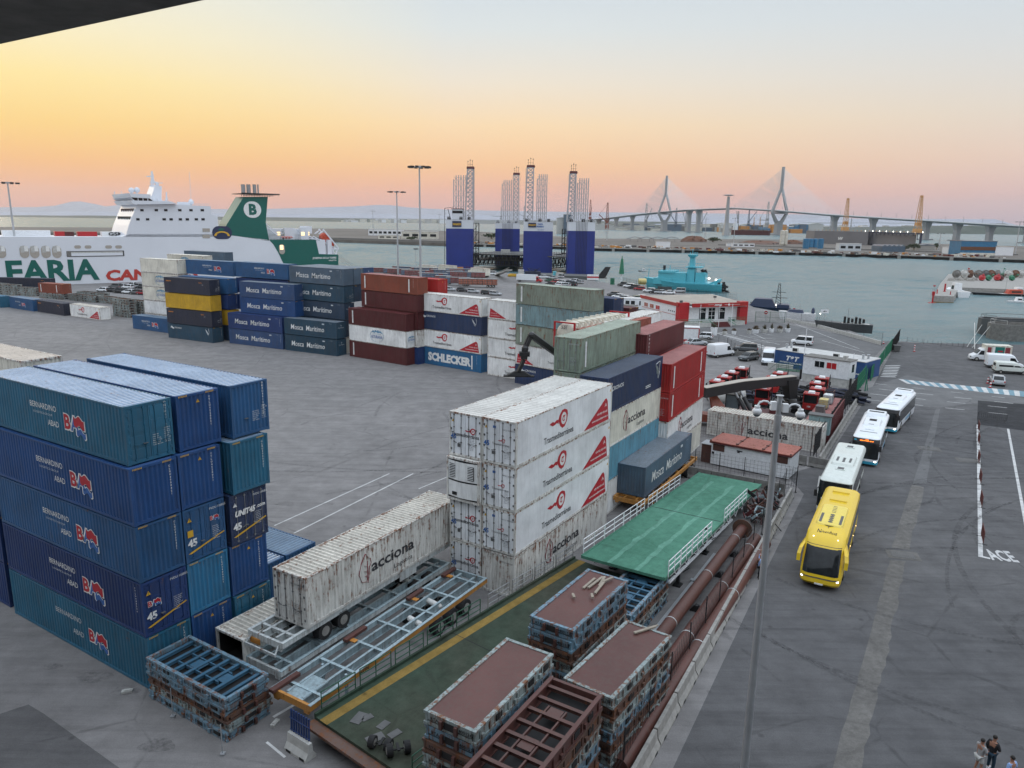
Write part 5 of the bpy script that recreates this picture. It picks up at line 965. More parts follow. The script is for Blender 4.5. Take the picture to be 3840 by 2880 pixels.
def boxtruck(label,x,y,rz,boxcol,cab,L=6.4,art=None,group=RG):
    t=thing('box_truck',label,'truck',(x,y,0),rz,group); l=L/2
    lv=[(l-2.3,l-.05,.95,.3,.05,.35),(l-2.3,l,1.0,.35,.05,.6),(l-2.3,l-.15,1.0,.35,.05,.95),(l-2.3,l-.85,.98,.3,.05,1.3),(l-2.3,l-1.5,.94,.3,.05,2.1),(l-2.2,l-1.75,.85,.2,.05,2.3)]
    m=MB(); m.loft(hull(lv)); m.o('cab',cab,t,smooth=True,recalc=True)
    m=MB(); patch(m,lv,[17,18,19,0,1,2],[1.35,1.7,2.05],.012); sidewin(m,lv,l-2.1,l-1.15,1.2,1.95,.012,slant=.4); m.o('cab_windows','glass',t)
    m=MB(); m.b6(-l,l-2.2,-1.08,1.08,.75,2.95); m.b6(-l-.02,l-2.18,-1.1,1.1,2.85,2.98); m.o('cargo_box',boxcol,t)
    m=MB(); m.b6(-l+.1,l-2.2,-.5,.5,.5,.75); m.o('frame','black',t)
    if art:
        m=MB()
        for s in(-1,1):
            Mx=(T3(-l,-1.085,.75)@FX) if s<0 else (T3(l-2.2,1.085,.75)@FYB); BL=L-2.2
            for (a,b,c,d,k) in((.3,.1,.9,1.9,1),(1.1,.3,1.5,1.9,0),(1.5,.1,3.0,2.0,2),(1.8,.95,2.9,1.5,0),(3.1,.1,3.9,1.95,1),(1.95,1.1,2.75,1.35,3)):
                a,c=a/4.2*BL,c/4.2*BL; m.add([Mx@Vector(p) for p in((a,b,k*.002),(c,b,k*.002),(c,d,k*.002),(a,d,k*.002))],[[0,1,2,3]],k)
        m.o('side_picture',['logo_white','logo_maroon','logo_green','logo_red'],t)
    for s in(-1,1):
        for xx in(-l+1.0,l-1.0): wheel('wheel',xx,s*.88,.38,.38,.26,t)
        m=MB(); m.box((l-.1,s*.72,.75),(.2,.25,.2)); m.o('headlight','glass_l',t)
    return t
a=d3(1145,1240);b=d3(1610,1215); ag=ang(b,a); boxtruck('white delivery truck with pink and green picture panels',86.2,131.6,R(166),'cream_c','car_white',6.4,True)
car('white panel van beside the picture truck, facing right',84.5,124.6,R(-18),'van','bus_white',RG)
car('cream minibus with long dark side window',82.6,120.0,R(-17),'minibus','bus_cream',RG)
car('white crossover behind the black car, facing left',85.0,115.4,R(160),'suv','bus_white',RG)
car('black saloon between the white crossover and silver car',83.6,112.2,R(160),'sedan','car_black',RG)
car('silver saloon seen from behind beside two cones',74.9,111.4,R(62),'sedan','car_silver',RG)
def cone(label,p,n=2):
    m=MB()
    for k in range(n): m.tube((0,0,.02+k*.45),(0,0,.50+k*.45),.17-.02*k,12,0,.05); m.tube((0,0,.2+k*.45),(0,0,.36+k*.45),.135,12,1,.09)
    m.box((0,0,.02),(.42,.42,.04),0); tag(m.o('traffic_cone',['red_paint','white_paint'],loc=p),label,'traffic cone','traffic cones')
cone('traffic cone pair left of the silver car, farther one',d3(1240,1468)); cone('traffic cone pair left of the silver car, nearer one',d3(1268,1518)); cone('tall red and white cone alone on the empty quay',d3(393,1100),3); cone('small cone by the quay fence post',d3(40,1010),1); cone('small cone at the blue band end of the parking wall',c4(1797,195),1)
# truck with white box and red cab near the dock
q=z3(1290,1570); t=boxtruck('white boxed lorry with a red cab before the dock towers',q.x-2,q.y+1,R(-20),'bus_white','red_paint',10.5,group='lorries on the quay')
# ---------------------------------------------------------------- terminal tractors
def tractor(label,p,rz,num=None):
    t=thing('terminal_tractor',label,'terminal tractor',(p.x,p.y,0),rz,'red terminal tractors')
    m=MB(); m.b6(-3.4,1.0,-.45,.45,.55,.85); m.b6(-3.3,-1.6,-.7,.7,.85,1.0); m.box((-2.4,0,1.05),(.9,.8,.14)); m.b6(-1.4,-.6,-1.1,-.6,.5,1.2); m.b6(-1.3,-.5,.6,1.1,.5,1.1); m.o('chassis','black',t)
    m=MB(); m.b6(-.2,1.3,-.85,.85,.95,1.55); m.b6(1.3,1.45,-.85,.85,.75,1.45)
    for x in(-.17,1.24):
        for y in(-.82,.82): m.box((x,y,2.1),(.08,.08,1.1))
    m.box((-.17,0,2.1),(.06,.1,1.1)); m.b6(-.28,1.38,-.9,.9,2.62,2.78); m.b6(-.2,-.14,-.85,.85,1.5,1.9); m.o('cab','bright_red',t)
    m=MB(); m.b6(-.13,1.2,-.82,.82,1.55,2.62); m.o('cab_windows','glass',t)
    m=MB(); m.loft([rr(.0,1.0,.42,.1,.1,2.78),rr(.05,.95,.36,.1,.1,2.98)]); m.o('roof_unit','white_paint',t)
    m=MB(); m.bar((-.5,.95,1.0),(-.5,.95,2.9),.12); m.tube((-.5,.95,2.9),(-.6,.95,3.1),.05,8); m.o('exhaust','dark',t)
    for s in(-1,1):
        m=MB(); m.bar((1.2,s*.9,2.6),(1.5,s*1.15,2.5),.03); m.box((1.5,s*1.17,2.25),(.06,.2,.45)); m.o('mirror','black',t)
        for x in(.6,-2.4): wheel('wheel',x,s*.95,.5,.5,.35,t)
        m=MB(); m.sphere((1.0,s*.7,2.86),.06,6); m.o('work_lamp','glass_l',t)
    if num: m=MB(); m.text(num,.3,T3(1.46,-.3,1.05)@FE1,0,bold=.03); m.o('lettering','logo_white',t)
    return t
TP=[((720,185),'tallest one, rear of the left group'),((575,245),'third of the left group'),((465,310),'second of the left group'),((355,370),'nearest of the left group, half hidden by the red stack'),((1285,255),'farthest of the centre group behind the boom'),((1185,315),'behind the boom end'),((1040,478),'numbered 27, in front of the boom'),((1910,325),'rear of the right group by the white office'),((1840,400),'second from rear of the right group'),((1850,478),'third from rear of the right group'),((1755,550),'nearest of the right group beside the stacked tanks')]
for (px,py),n in TP:
    q=z1(px,py,2.9); tractor('red terminal tractor, '+n,q-Vector((math.cos(R(-118))*.5,math.sin(R(-118))*.5,0)),R(-118),'27' if '27' in n else ('108' if 'stacked tanks' in n else None))
# ---------------------------------------------------------------- reach stacker
def box2(m,P,Q,w,h0,h1,mt=0):
    m.bar(P,Q,w,(h0+h1)/2,mt)
t=thing('reach_stacker','red container reach stacker with a long dark boom lowered across the yard','crane vehicle',(27.8,86.5,0),0,'container handlers')
bl=z1d(150,505,84); br_=z1d(1490,330,91)
m=MB(); d=(br_-bl).normalized(); nn=Vector((d.y,-d.x,0)).normalized()
m.loft([[tuple(bl+nn*a+Vector((0,0,b))) for a,b in((-.5,-1.0),(.5,-1.0),(.5,.1),(-.5,.1))],[tuple(bl.lerp(br_,.4)+nn*a+Vector((0,0,b))) for a,b in((-.5,-.75),(.5,-.75),(.5,.35),(-.5,.35))],[tuple(br_+nn*a+Vector((0,0,b))) for a,b in((-.45,-.85),(.45,-.85),(.45,.1),(-.45,.1))]]); m.o('boom','black',t,recalc=True)
m=MB(); m.loft([[tuple(bl.lerp(br_,f)+nn*a+Vector((0,0,b+.14))) for a,b in((-.52,0),(.52,0),(.52,.06),(-.52,.06))] for f in(0.,.4,1.)][:1]+[[tuple(bl.lerp(br_,.4)+nn*a+Vector((0,0,b+.38))) for a,b in((-.52,0),(.52,0),(.52,.06),(-.52,.06))]]+[[tuple(br_+nn*a+Vector((0,0,b+.14))) for a,b in((-.48,0),(.48,0),(.48,.06),(-.48,.06))]]); m.o('boom_top','bldg_roof',t,recalc=True)
m=MB(); e=br_; m.loft([[tuple(e+nn*a+d*c+Vector((0,0,-.2))) for a,c in((-.6,-1.6),(.6,-1.6),(.6,.4),(-.6,.4))],[tuple(e+nn*a+d*c+Vector((0,0,-2.7))) for a,c in((-.5,-.9),(.5,-.9),(.5,0.1),(-.5,0.1))]]); m.bar(e+Vector((-.5,-3,-3.2)),e+Vector((.5,3,-3.2)),1.0,.5); m.bar(e+Vector((-3,-1.6,-3.6)),e+Vector((2.6,1.4,-3.6)),.5,.4)
for k in range(9): q_=e+Vector((random.uniform(-2,2),random.uniform(-2,2),random.uniform(-4.4,-2.8))); m.box(tuple(q_),(random.uniform(.3,1.1),random.uniform(.3,1),random.uniform(.3,.9)),k%2)
m.o('spreader',['dark','black'],t,recalc=True)
cb=z1(590,845,1.3); m=MB(); m.box((cb.x-.1,cb.y+.5,1.35),(1.8,1.9,.5),0,R(-20)); m.o('cab_base','orange_red',t)
m=MB(); m.box((cb.x,cb.y+.5,2.5),(1.5,1.6,1.8),0,R(-20)); m.o('cab','glass_l',t)
m=MB(); m.box((cb.x,cb.y+.5,3.45),(1.7,1.8,.12),0,R(-20))
for a in(-.78,.78):
    for b in(-.82,.82): c_,s_=math.cos(R(-20)),math.sin(R(-20)); m.box((cb.x+a*c_-b*s_,cb.y+.5+a*s_+b*c_,2.5),(.1,.1,1.9))
m.o('cab_frame','black',t)
for px in(610,700):
    a=z1d(px,540,86); b=z1d(px+190 if px<650 else px+150,880 if px<650 else 830,85); m=MB(); m.tube(b,a.lerp(b,.3),.24,12); m.tube(a,a.lerp(b,.35),.14,12,1); m.o('lift_cylinder',['black','steel'],t)
m=MB(); m.box((cb.x+2.2,cb.y+.8,1.1),(6.5,2.6,.7),0,R(-20)); m.box((cb.x+4.9,cb.y-.3,1.6),(1.2,2.4,.9),0,R(-20)); m.o('chassis','maroon2',t)
a=z1d(300,590,86); b=z1d(400,820,85); m=MB(); 
for o_ in(-.35,.35): m.loft([[(a.x-.5,a.y+o_-.05,a.z),(a.x+.3,a.y+o_-.05,a.z),(a.x+.3,a.y+o_+.05,a.z),(a.x-.5,a.y+o_+.05,a.z)],[(b.x-1.0,b.y+o_-.05,b.z),(b.x+.8,b.y+o_-.05,b.z),(b.x+.8,b.y+o_+.05,b.z),(b.x-1.0,b.y+o_+.05,b.z)]])
m.box((b.x-1.6,b.y,1.0),(3.4,1.6,.9),0,R(-25)); m.bar((a.x-.1,a.y,a.z+.1),bl+d*2.2,.7,.5); m.o('boom_bracket','orange_red',t,recalc=True)
for x,y in((-1.2,.2),(-1.2,2.6),(4.2,-.9),(4.2,1.4)): wheel('wheel',cb.x-27.8+27.8+x-0,cb.y+y,.75,.75,.5,t)
for ch in t.children: ch.matrix_parent_inverse=t.matrix_world.inverted() if False else Matrix.Translation((-27.8,-86.5,0))
# arm of a second handler reaching over from behind the pale green container
t=thing('crane_arm','black articulated lifting arm with a grab hanging by the green container','crane arm',(0,0,0),0,'container handlers')
A_=d4d(1790,870,64); B_=d4d(1530,680,61.5); C_=d4d(1480,790,61.2); E_=d4d(1470,880,61)
m=MB(); m.bar(A_,B_,.42,.42); m.bar(A_+Vector((0,0,.3)),B_+Vector((.1,0,.25)),.14,.14,1); m.o('upper_arm',['black','steel'],t)
m=MB(); m.bar(B_,C_,.3,.3); m.bar(B_+Vector((-.25,0,-.1)),C_+Vector((-.2,0,0)),.14,.14); m.sphere(tuple(B_),.3,10); m.sphere(tuple(C_),.3,10); m.o('wrist_joint','black',t)
m=MB(); m.bar(C_,E_,.42,.42); m.box(tuple(C_.lerp(E_,.5)),(.9,.6,.35)); m.bar(E_,E_+Vector((-.45,-.2,-1.0)),.32,.26); m.loft([[tuple(E_+Vector((a,b,-1.0))) for a,b in((-.7,-.2),(.0,-.2),(.0,.2),(-.7,.2))],[tuple(E_+Vector((a,b,-1.35))) for a,b in((-1.4,-.3),(.6,-.3),(.6,.3),(-1.4,.3))]]); m.box(tuple(E_+Vector((-.4,0,-1.42))),(2.6,.6,.1)); m.o('grab','dark',t,recalc=True)
# hoses and long black rubber bundle, tank, IBCs
def hose(n,pc,w,label,seed):
    random.seed(seed); m=MB()
    for i in range(n):
        y0=random.uniform(-1.6,1.6); z0=random.uniform(.1,1.); L=random.uniform(3,w); pts=[]
        for k in range(9): u=-L+2*L*k/8; pts.append((pc.x+u*.83+y0*.5,pc.y-u*.5+y0*.9+.25*math.sin(k*1.1+i),z0+.25*math.cos(k*.9+i)+.2))
        m.path(pts,random.uniform(.09,.2),6,i%2)
    return m
m=hose(26,z1(2060,600,.6),5.,'',5); tag(m.o('rubber_bundle',['rubber','navy']),'heap of long black rubber fenders behind the yellow tank','rubber heap',kind='stuff')
m=hose(20,z1(700,590,.6),4.5,'',6); tag(m.o('rubber_bundle',['rubber','navy']),'heap of black rubber hoses under the reach stacker boom','rubber heap',kind='stuff')
m=hose(14,z1(1560,560,.6),4.,'',8); tag(m.o('rubber_bundle',['rubber','navy']),'heap of black hoses between the centre and right tractors','rubber heap',kind='stuff')
q=z1(590,660,1.5); t=thing('fuel_tank','white round tank behind the reach stacker cab','tank',(q.x-.3,q.y+2,0),R(-30)); m=MB(); m.tube((-2,0,1.6),(2,0,1.6),1.15,20); m.sphere((-2,0,1.6),1.15,16,0,(.4,1,1)); m.sphere((2,0,1.6),1.15,16,0,(.4,1,1)); m.o('tank_shell','tank_white',t,smooth=True); m=MB(); m.box((-1.2,0,.3),(.3,1.6,.6)); m.box((1.2,0,.3),(.3,1.6,.6)); m.o('saddle','steel',t)
RC=(34.2,76.9); container(RC,R(59.3),-1,'maroon2','red container with red roof along the dark fence, carrying tanks','',roof='roof_red',L=13.716,H=2.591,group='containers on trailers')
container((32.6,74.4),R(-33),1,'white_rust','long white container with leaf logo behind the white cabin','AC2',roof='roof_rust',L=12.3,H=2.85,group='containers on trailers')
def ibc(p,rz,label,mat):
    t=thing('bulk_container',label,'plastic tank',p,rz,'caged plastic tanks'); m=MB(); m.loft([rr(-.55,.55,.47,.12,.12,.16),rr(-.55,.55,.47,.12,.12,1.1),rr(-.45,.45,.38,.1,.1,1.16)]); m.tube((0,0,1.14),(0,0,1.2),.12,10); m.o('bottle',mat,t,recalc=True)
    m=MB(); 
    for z in(.3,.5,.7,.9,1.08): 
        for s in(-1,1): m.bar((-.6,s*.51,z),(.6,s*.51,z),.025); m.bar((s*.6,-.51,z),(s*.6,.51,z),.025)
    for i in range(7):
        for s in(-1,1): m.bar((-.6+i*.2,s*.51,.12),(-.6+i*.2,s*.51,1.1),.02); m.bar((s*.6,-.51+i*.17,.12),(s*.6,-.51+i*.17,1.1),.02)
    m.o('cage','galv',t); m=MB(); m.b6(-.6,.6,-.5,.5,0,.13); m.o('pallet','plate_grey',t)
flat('ibc_yellow',(.55,.45,.18),.4); flat('ibc_white',(.6,.62,.62),.4)
q=z1(1925,790,2.62); ibc((q.x,q.y,2.6),R(59),'yellowish caged plastic tank on the red container roof','ibc_yellow'); q=z1(1975,725,2.62); ibc((q.x+.2,q.y+.2,2.6),R(59),'white caged plastic tank behind the yellowish one','ibc_white')
q=z1(1875,860,2.62); m=MB(); m.box((0,0,.45),(1.1,.9,.7)); m.box((0,0,.06),(1.2,1.0,.12)); m.box((0,0,.83),(1.15,.95,.06)); tag(m.o('crate','plate_grey',loc=(q.x,q.y,2.6),rz=R(59)),'dark grey crate on the red roof in front of the yellowish tank','crate')
q=z1(2000,690,2.62); m=MB()
for a in(-.7,.7):
    for b in(-.5,.5): m.box((a,b,.6),(.06,.06,1.2))
for z in(.1,.6,1.2):
    for s in(-1,1): m.bar((-.7,s*.5,z),(.7,s*.5,z),.05); m.bar((s*.7,-.5,z),(s*.7,.5,z),.05)
tag(m.o('cage','rust_brown',loc=(q.x+.4,q.y+.8,2.6),rz=R(59)),'open rusty cage at the back of the red container roof','cage')
q=z1(1890,1060,1.4); m=MB(); m.b6(-1.1,1.1,-.5,.5,0,2.0,0); m.b6(-1.2,1.25,-.62,.62,2.0,2.14,1); m.b6(-1.0,1.0,-.52,-.49,.2,1.8,2); m.b6(-.03,.03,-.54,-.48,.2,1.8,1); t=tag(m.o('cabinet',['teal_c','plate_grey','teal_c'],loc=(RC[0]-.75,RC[1]+.35,1.4),rz=R(-31)),'teal metal cabinet with a dark lid at the red container end','cabinet')
# ---------------------------------------------------------------- road surfaces and painted markings (each sheet a few mm above the last)
def line(name,P,w,mat='mark_white',z=.012,dash=None,skip=0.):
    m=MB()
    for a,b in zip(P,P[1:]):
        a=Vector((a[0],a[1],z));b=Vector((b[0],b[1],z));d=(b-a); L=d.length; d/=L; n=Vector((-d.y,d.x,0))*w/2
        if dash:
            k=0
            while k<L: e=min(L,k+dash[0]); m.poly([a+d*k-n,a+d*e-n,a+d*e+n,a+d*k+n]); k+=dash[0]+dash[1]
        else: m.poly([a-n,b-n,b+n,a+n])
    return struct(m.o(name,mat))
rl=[(3.2,20.5),(18.6,48.6),(26.2,62.2),(26.5,67.5),(31.6,70.9),(49.7,100.6),(60.,118),(80,152),(150,150),(150,-20),(-2,-20)]
sheet('road',rl,.004,'asphalt')
DA=[d1(1830,270),d1(1822,468),d1(2212,520),d1(2600,560),d1(2600,330),d1(2212,300)]; sheet('asphalt_patch',[(p.x,p.y) for p in DA],.012,'asphalt_dark')
RA2=[d1(880,180),d1(1240,60),d1(2212,250),d1(2800,330),d1(2800,420),d1(1830,290),d1(1500,330),d1(900,290)]; sheet('cross_road',[(p.x,p.y) for p in RA2],.008,'asphalt_mid')
sheet('yard_patch',[(p.x,p.y) for p in (b2(-300,1350),b2(215,1180),b2(330,1250),b2(900,1659),b2(1100,1900),b2(-300,1900))],.006,'patch')
sheet('machine_yard',[(30.5,75.5),(48,104.5),(37,112),(22,87.5),(25,80)],.004,'asphalt_mid')
random.seed(4)
def strip(name,pts_l,pts_r,mat,z): 
    m=MB()
    for i in range(len(pts_l)-1):
        m.poly([Vector((p[0],p[1],z)) for p in (pts_l[i],pts_r[i],pts_r[i+1],pts_l[i+1])])
    return struct(m.o(name,mat))
def jag(a,b,n,amp): return [tuple((Vector((a[0],a[1]))).lerp(Vector((b[0],b[1])),i/n)+Vector((random.uniform(-amp,amp),random.uniform(-amp,amp)))) for i in range(n+1)]
pl=[d2(765,1659),d2(1050,655),d2(1200,90)]; pr_=[d2(985,1659),d2(1195,720),d2(1325,95)]
L_=jag(d2(700,1900),pl[0],3,.05)[:-1]+jag(pl[0],pl[1],14,.04)[:-1]+jag(pl[1],pl[2],14,.04); R_=jag(d2(930,1900),pr_[0],3,.05)[:-1]+jag(pr_[0],pr_[1],14,.12)[:-1]+jag(pr_[1],pr_[2],14,.10)
strip('drain_strip',L_,R_,'drain_conc',.010)
L_=jag(d1(1110,1490),d1(1280,970),8,.03); R_=jag(d1(1255,1510),d1(1385,985),8,.08); strip('drain_strip',L_,R_,'drain_conc',.010)
L_=jag(d1(1290,960),d1(1480,340),12,.03); R_=jag(d1(1400,960),d1(1515,340),12,.03); strip('drain_strip',L_,R_,'asphalt_mid',.010)
for c_,w_,h_ in ((d2(1300,55),1.6,1.0),(d1(1425,670),1.6,1.1),(d1(1745,768),1.5,1.0)):
    m=MB(); m.b6(-w_/2-.3,w_/2+.3,-h_/2-.25,h_/2+.25,.014,.018,0); m.b6(-w_/2,w_/2,-h_/2,h_/2,.018,.03,1)
    for i in range(12): m.b6(-w_/2+.06+i*w_/12,-w_/2+.1+i*w_/12,-h_/2+.05,h_/2-.05,.03,.036,0)
    o=m.o('drain_cover',['drain_conc','plate_grey'],loc=(c_.x,c_.y,0),rz=R(-15)); struct(o)
line('lane_line',[d1(1830,470),d1(1852,1570)],.30,z=.017); line('lane_line',[d1(1838,1560),d1(1932,1583)],.28,z=.021); line('lane_line',[d1(2080,505),d1(2225,1290),d1(2300,1700)],.24,z=.017)
pa_=d1(1945,1590); pb_=d1(2175,1612); dv=(pb_-pa_); dv.z=0; wv=dv.length; dv/=wv; m=MB(); pt_=d1(1970,1508); up_=Vector((-dv.y,dv.x,0)); hh=abs((pt_-pa_).dot(up_))
Mx=Matrix(((dv.x,up_.x,0,pa_.x),(dv.y,up_.y,0,pa_.y),(0,0,1,.019),(0,0,0,1))); m.text('PLACE'[1:] and 'ACE',hh*1.35,Mx,0,bold=.03,width=wv); struct(m.o('road_lettering','mark_white'))
for y0,y1 in (((900,262),(2212,400)),((935,215),(2212,345)),((1010,175),(2212,305))):
    line('lane_dashes',[d1(*y0),d1(*y1)],.16,z=.018,dash=(2.2,2.6))
line('lane_dashes',[d1(980,130),d1(2212,265)],.14,z=.018,dash=(1.6,3.4))
ZB=[((60,1265),(235,1265)),((50,1282),(225,1284)),((44,1300),(217,1302)),((38,1317),(211,1320)),((32,1335),(204,1338)),((25,1353),(197,1356)),((18,1371),(190,1374)),((5,1389),(180,1394))]
for a,b in ZB: line('zebra_stripe',[d3(*a),d3(*b)],.5,z=.016)
for k in range(26):
    f0,f1=k/26.,(k+1)/26.; A0,A1=d3(210,1418),d3(1800,1575); B0,B1=d3(310,1470),d3(1800,1640)
    q=[A0.lerp(A1,f0),A0.lerp(A1,f1),B0.lerp(B1,f1),B0.lerp(B1,f0)]; m=MB(); m.poly([Vector((p.x,p.y,.018)) for p in q][::-1]); struct(m.o('kerb_band','mark_blue' if k%2 else 'mark_white'))
for a,b,c,d in ((60,455,0,0),):
    line('yard_line',[b3(120,470),b3(1180,-10)],.14,z=.006); line('yard_line',[b3(300,540),b3(1400,-10)],.14,z=.006); line('yard_line',[b3(1450,130),b3(1740,10)],.12,z=.006)
line('yard_line',[b4(60,1190),b4(250,1080)],.16,z=.006); line('yard_line',[b4(0,1420),b4(170,1560)],.12,z=.006)
# tyre marks: faint dark arcs
random.seed(21)
def arc(cx,cy,r,a0,a1,w,z,mat='tyre'):
    m=MB(); n=24
    for i in range(n):
        q=[]
        for (rr_,aa) in ((r-w/2,i),(r+w/2,i),(r+w/2,i+1),(r-w/2,i+1)):
            a=R(a0+(a1-a0)*aa/n); q.append(Vector((cx+rr_*math.cos(a),cy+rr_*math.sin(a),z)))
        m.poly(q)
    return struct(m.o('tyre_mark',mat))
def tyre_mat():
    m,n,b=mk('tyre_t'); tc=nd(n,'ShaderNodeTexCoord'); no=nd(n,'ShaderNodeTexNoise',{'Vector':tc.outputs['Object'],'Scale':.6,'Detail':6.,'Roughness':.75}); n2=nd(n,'ShaderNodeTexNoise',{'Vector':tc.outputs['Object'],'Scale':5.,'Detail':4.})
    q=nd(n,'ShaderNodeMath',{0:no.outputs[0],1:n2.outputs[0]},operation='MULTIPLY'); f=nd(n,'ShaderNodeMapRange',{0:q.outputs[0],1:.17,2:.42,3:0.,4:.36})
    b.inputs['Base Color'].default_value=(.05,.05,.052,1); b.inputs['Roughness'].default_value=.8; n.links.new(f.outputs[0],b.inputs['Alpha'])
tyre_mat()
for i in range(26):
    r=random.uniform(9,40); c0=d1(random.uniform(900,2000),random.uniform(350,1500)); a0=random.uniform(60,150)
    arc(c0.x-r*math.cos(R(a0)),c0.y-r*math.sin(R(a0)),r,a0-random.uniform(12,35),a0+random.uniform(12,35),random.uniform(.22,.4),.020+.0008*i,'tyre_t')
for px,py,r,a0,a1 in ((1260,1100,26,205,262),(1500,600,22,215,270),(2130,640,5,90,220),(1600,1300,30,210,250)):
    c0=d2(px,py); am=(a0+a1)/2; arc(c0.x-r*math.cos(R(am)),c0.y-r*math.sin(R(am)),r,a0,a1,.34,.042+.001*r/10,'tyre_t')
for i in range(14):
    c0=D(random.uniform(600,1100),random.uniform(800,1100)); r=random.uniform(15,60); a0=random.uniform(0,360); arc(c0.x-r*math.cos(R(a0)),c0.y-r*math.sin(R(a0)),r,a0-12,a0+12,.35,.006+.0008*i,'tyre_t')
for i,(px,py,s_) in enumerate(((350,2540,.9),(195,2500,.5),(470,2590,.7),(590,2795,.8),(1070,1890,.8),(1230,1890,.6))):
    c0=N(px,py,0); m=MB(); m.poly([Vector((c0.x+s_*math.cos(a)*(1+.2*math.sin(3*a+i)),c0.y+s_*.6*math.sin(a),.014+i*.001)) for a in [k*math.pi/8 for k in range(16)]]); struct(m.o('oil_stain','tyre_t'))
# parking area beyond the cabins
PKs=[r4(380,1255),r4(1180,1400),c4(1850,175),c4(1700,330),c4(930,360),c4(500,300),c4(230,160),c4(250,30)]
sheet('car_park',[(p.x,p.y) for p in PKs],.008,'asphalt_mid')
for i in range(16): a=c4(415+i*27,112+i*9.3); b=c4(480+i*27,105+i*9.0); line('zebra_stripe',[a,b],.45,z=.014)
for (a,b) in (((690,100),(820,160)),((600,125),(940,205)),((780,110),(870,125)),((690,135),(900,160)),((640,160),(860,190)),((1060,30),(1600,240)),((1290,170),(1640,270)),((720,165),(1010,180)),((1110,120),(1220,128)),((250,68),(610,75))): line('parking_line',[c4(*a),c4(*b)],.14,z=.014)
# ---------------------------------------------------------------- barricades, fences, gates
def barricade(label,p,rz,w=2.0,col='red_paint',group='crowd barriers along the lane line'):
    t=thing('crowd_barrier',label,'barrier',p,rz,group); m=MB()
    P=[(-w/2,0,.2),(-w/2,0,1.0),(-w/2+.1,0,1.1),(w/2-.1,0,1.1),(w/2,0,1.0),(w/2,0,.2),(-w/2,0,.2)]; m.path(P,.024,6); m.o('frame',col,t)
    m=MB()
    for i in range(14): m.bar((-w/2+.14+i*(w-.28)/13,0,.2),(-w/2+.14+i*(w-.28)/13,0,1.08),.022)
    m.o('bars',col,t)
    for s in(-1,1): m=MB(); m.bar((s*(w/2-.2),-.3,.02),(s*(w/2-.2),.3,.02),.04); m.bar((s*(w/2-.2),0,.02),(s*(w/2-.2),0,.25),.04); m.o('foot','black',t)
flat('barricade_red',(.11,.03,.025),.6)
BN=['farthest red brown crowd barrier on the white lane line','second farthest crowd barrier on the lane line','third crowd barrier from the far end of the line','third crowd barrier from the near end of the line','second crowd barrier from the near end of the line','nearest crowd barrier on the lane line']
BX=[(1832,520),(1832,625),(1832,780),(1845,945),(1852,1135),(1862,1430)]
for n_,(x,y) in zip(BN,BX): barricade(n_,d1(x,y),R(62),2.1,'barricade_red')
q=d1(1945,440); barricade('black crowd barrier fallen on the dark asphalt patch',q,R(-15),3.2,'black')
def panelfence(name,label,a,b,h,col,posts=3.,z=0,solid=False,group=None,bars=.14):
    t=thing(name,label,'gate' if 'gate' in name else 'fence',(0,0,0),0,group); a=Vector(a);b=Vector(b);L=(b-a).length;d=(b-a)/L;k=max(1,round(L/posts)); up=Vector((0,0,h))
    for i in range(k+1): m=MB(); p=a.lerp(b,i/k); m.bar(p,p+up*1.04,.1); m.o('post',col,t)
    m=MB()
    for zz in(.15,h*.5,h-.05): m.bar(a+Vector((0,0,zz)),b+Vector((0,0,zz)),.05)
    for i in range(int(L/bars)): m.bar(a+d*i*bars+Vector((0,0,.15)),a+d*i*bars+up,.035 if not solid else bars*.9,.03)
    m.o('panel',col,t); return t
panelfence('sliding_gate','tall green sliding gate leaf beside the zebra crossing',c4(1690,505),c4(1795,345),2.2,'green_gate',2.5,solid=True)
panelfence('sliding_gate','short green gate frame at the end of the dark fence',c4(1570,610),c4(1640,520),2.6,'green_gate',1.5,solid=False)
panelfence('sliding_gate','green gate leaf farther up beside the grey bin',c4(1805,330),c4(1862,255),2.3,'green_gate',2.5,solid=True)
panelfence('screen_fence','dark screened fence leading to the quay edge',c4(1868,262),c4(1925,172),2.4,'dark',2.,solid=True)
m=MB(); q=c4(1645,590); m.bar(q,q+Vector((0,0,3.4)),.12); m.bar(q+Vector((.5,.3,0)),q+Vector((0,0,2.2)),.08); tag(m.o('gate_post','green_gate'),'slim green gate post at the cross road corner','post')
q=c4(1905,262); m=MB(); m.loft([rr(-.5,.5,.45,.08,.08,.1),rr(-.6,.6,.55,.08,.08,1.15)]); m.b6(-.65,.65,-.6,.6,1.15,1.28); tag(m.o('wheelie_bin','plate_grey',loc=q,rz=R(-20)),'dark grey waste bin by the gate and zebra','bin')
a=c4(960,20); b=c4(1790,215)
def low_wall(name,label,P,h,w,mat,group=None):
    m=MB()
    for a,b in zip(P,P[1:]):
        a=Vector(a);b=Vector(b);L=(b-a).length; n=max(1,int(L/3)); d=(b-a)/n
        for i in range(n): c=a+d*(i+.5); m.box((c.x,c.y,h/2),(d.length-.03,w,h),0,ang(a,b))
    return tag(m.o(name,mat),label,'wall',group)
low_wall('parking_wall','long low concrete wall between the car park and the boats',[r4(480,1250),r4(700,1295),r4(1175,1425)],.8,.35,'concrete_w')
meshfence('wire_fence','wire fence with dark posts on the car park wall',[r4(480,1250,0),r4(700,1295,0),r4(1175,1425,0)],2.6,6,z=.8,net=.5)
low_wall('yard_wall','low stained concrete wall behind the grey crossover',[c4(228,165),c4(500,250),c4(560,295),c4(780,310)],.8,.3,'concrete_d')
meshfence('wire_fence','black post fence between the yard vans and the planters',[c4(228,165),c4(500,250),c4(560,295),c4(780,300)],2.3,3.2,z=.8,net=.5)
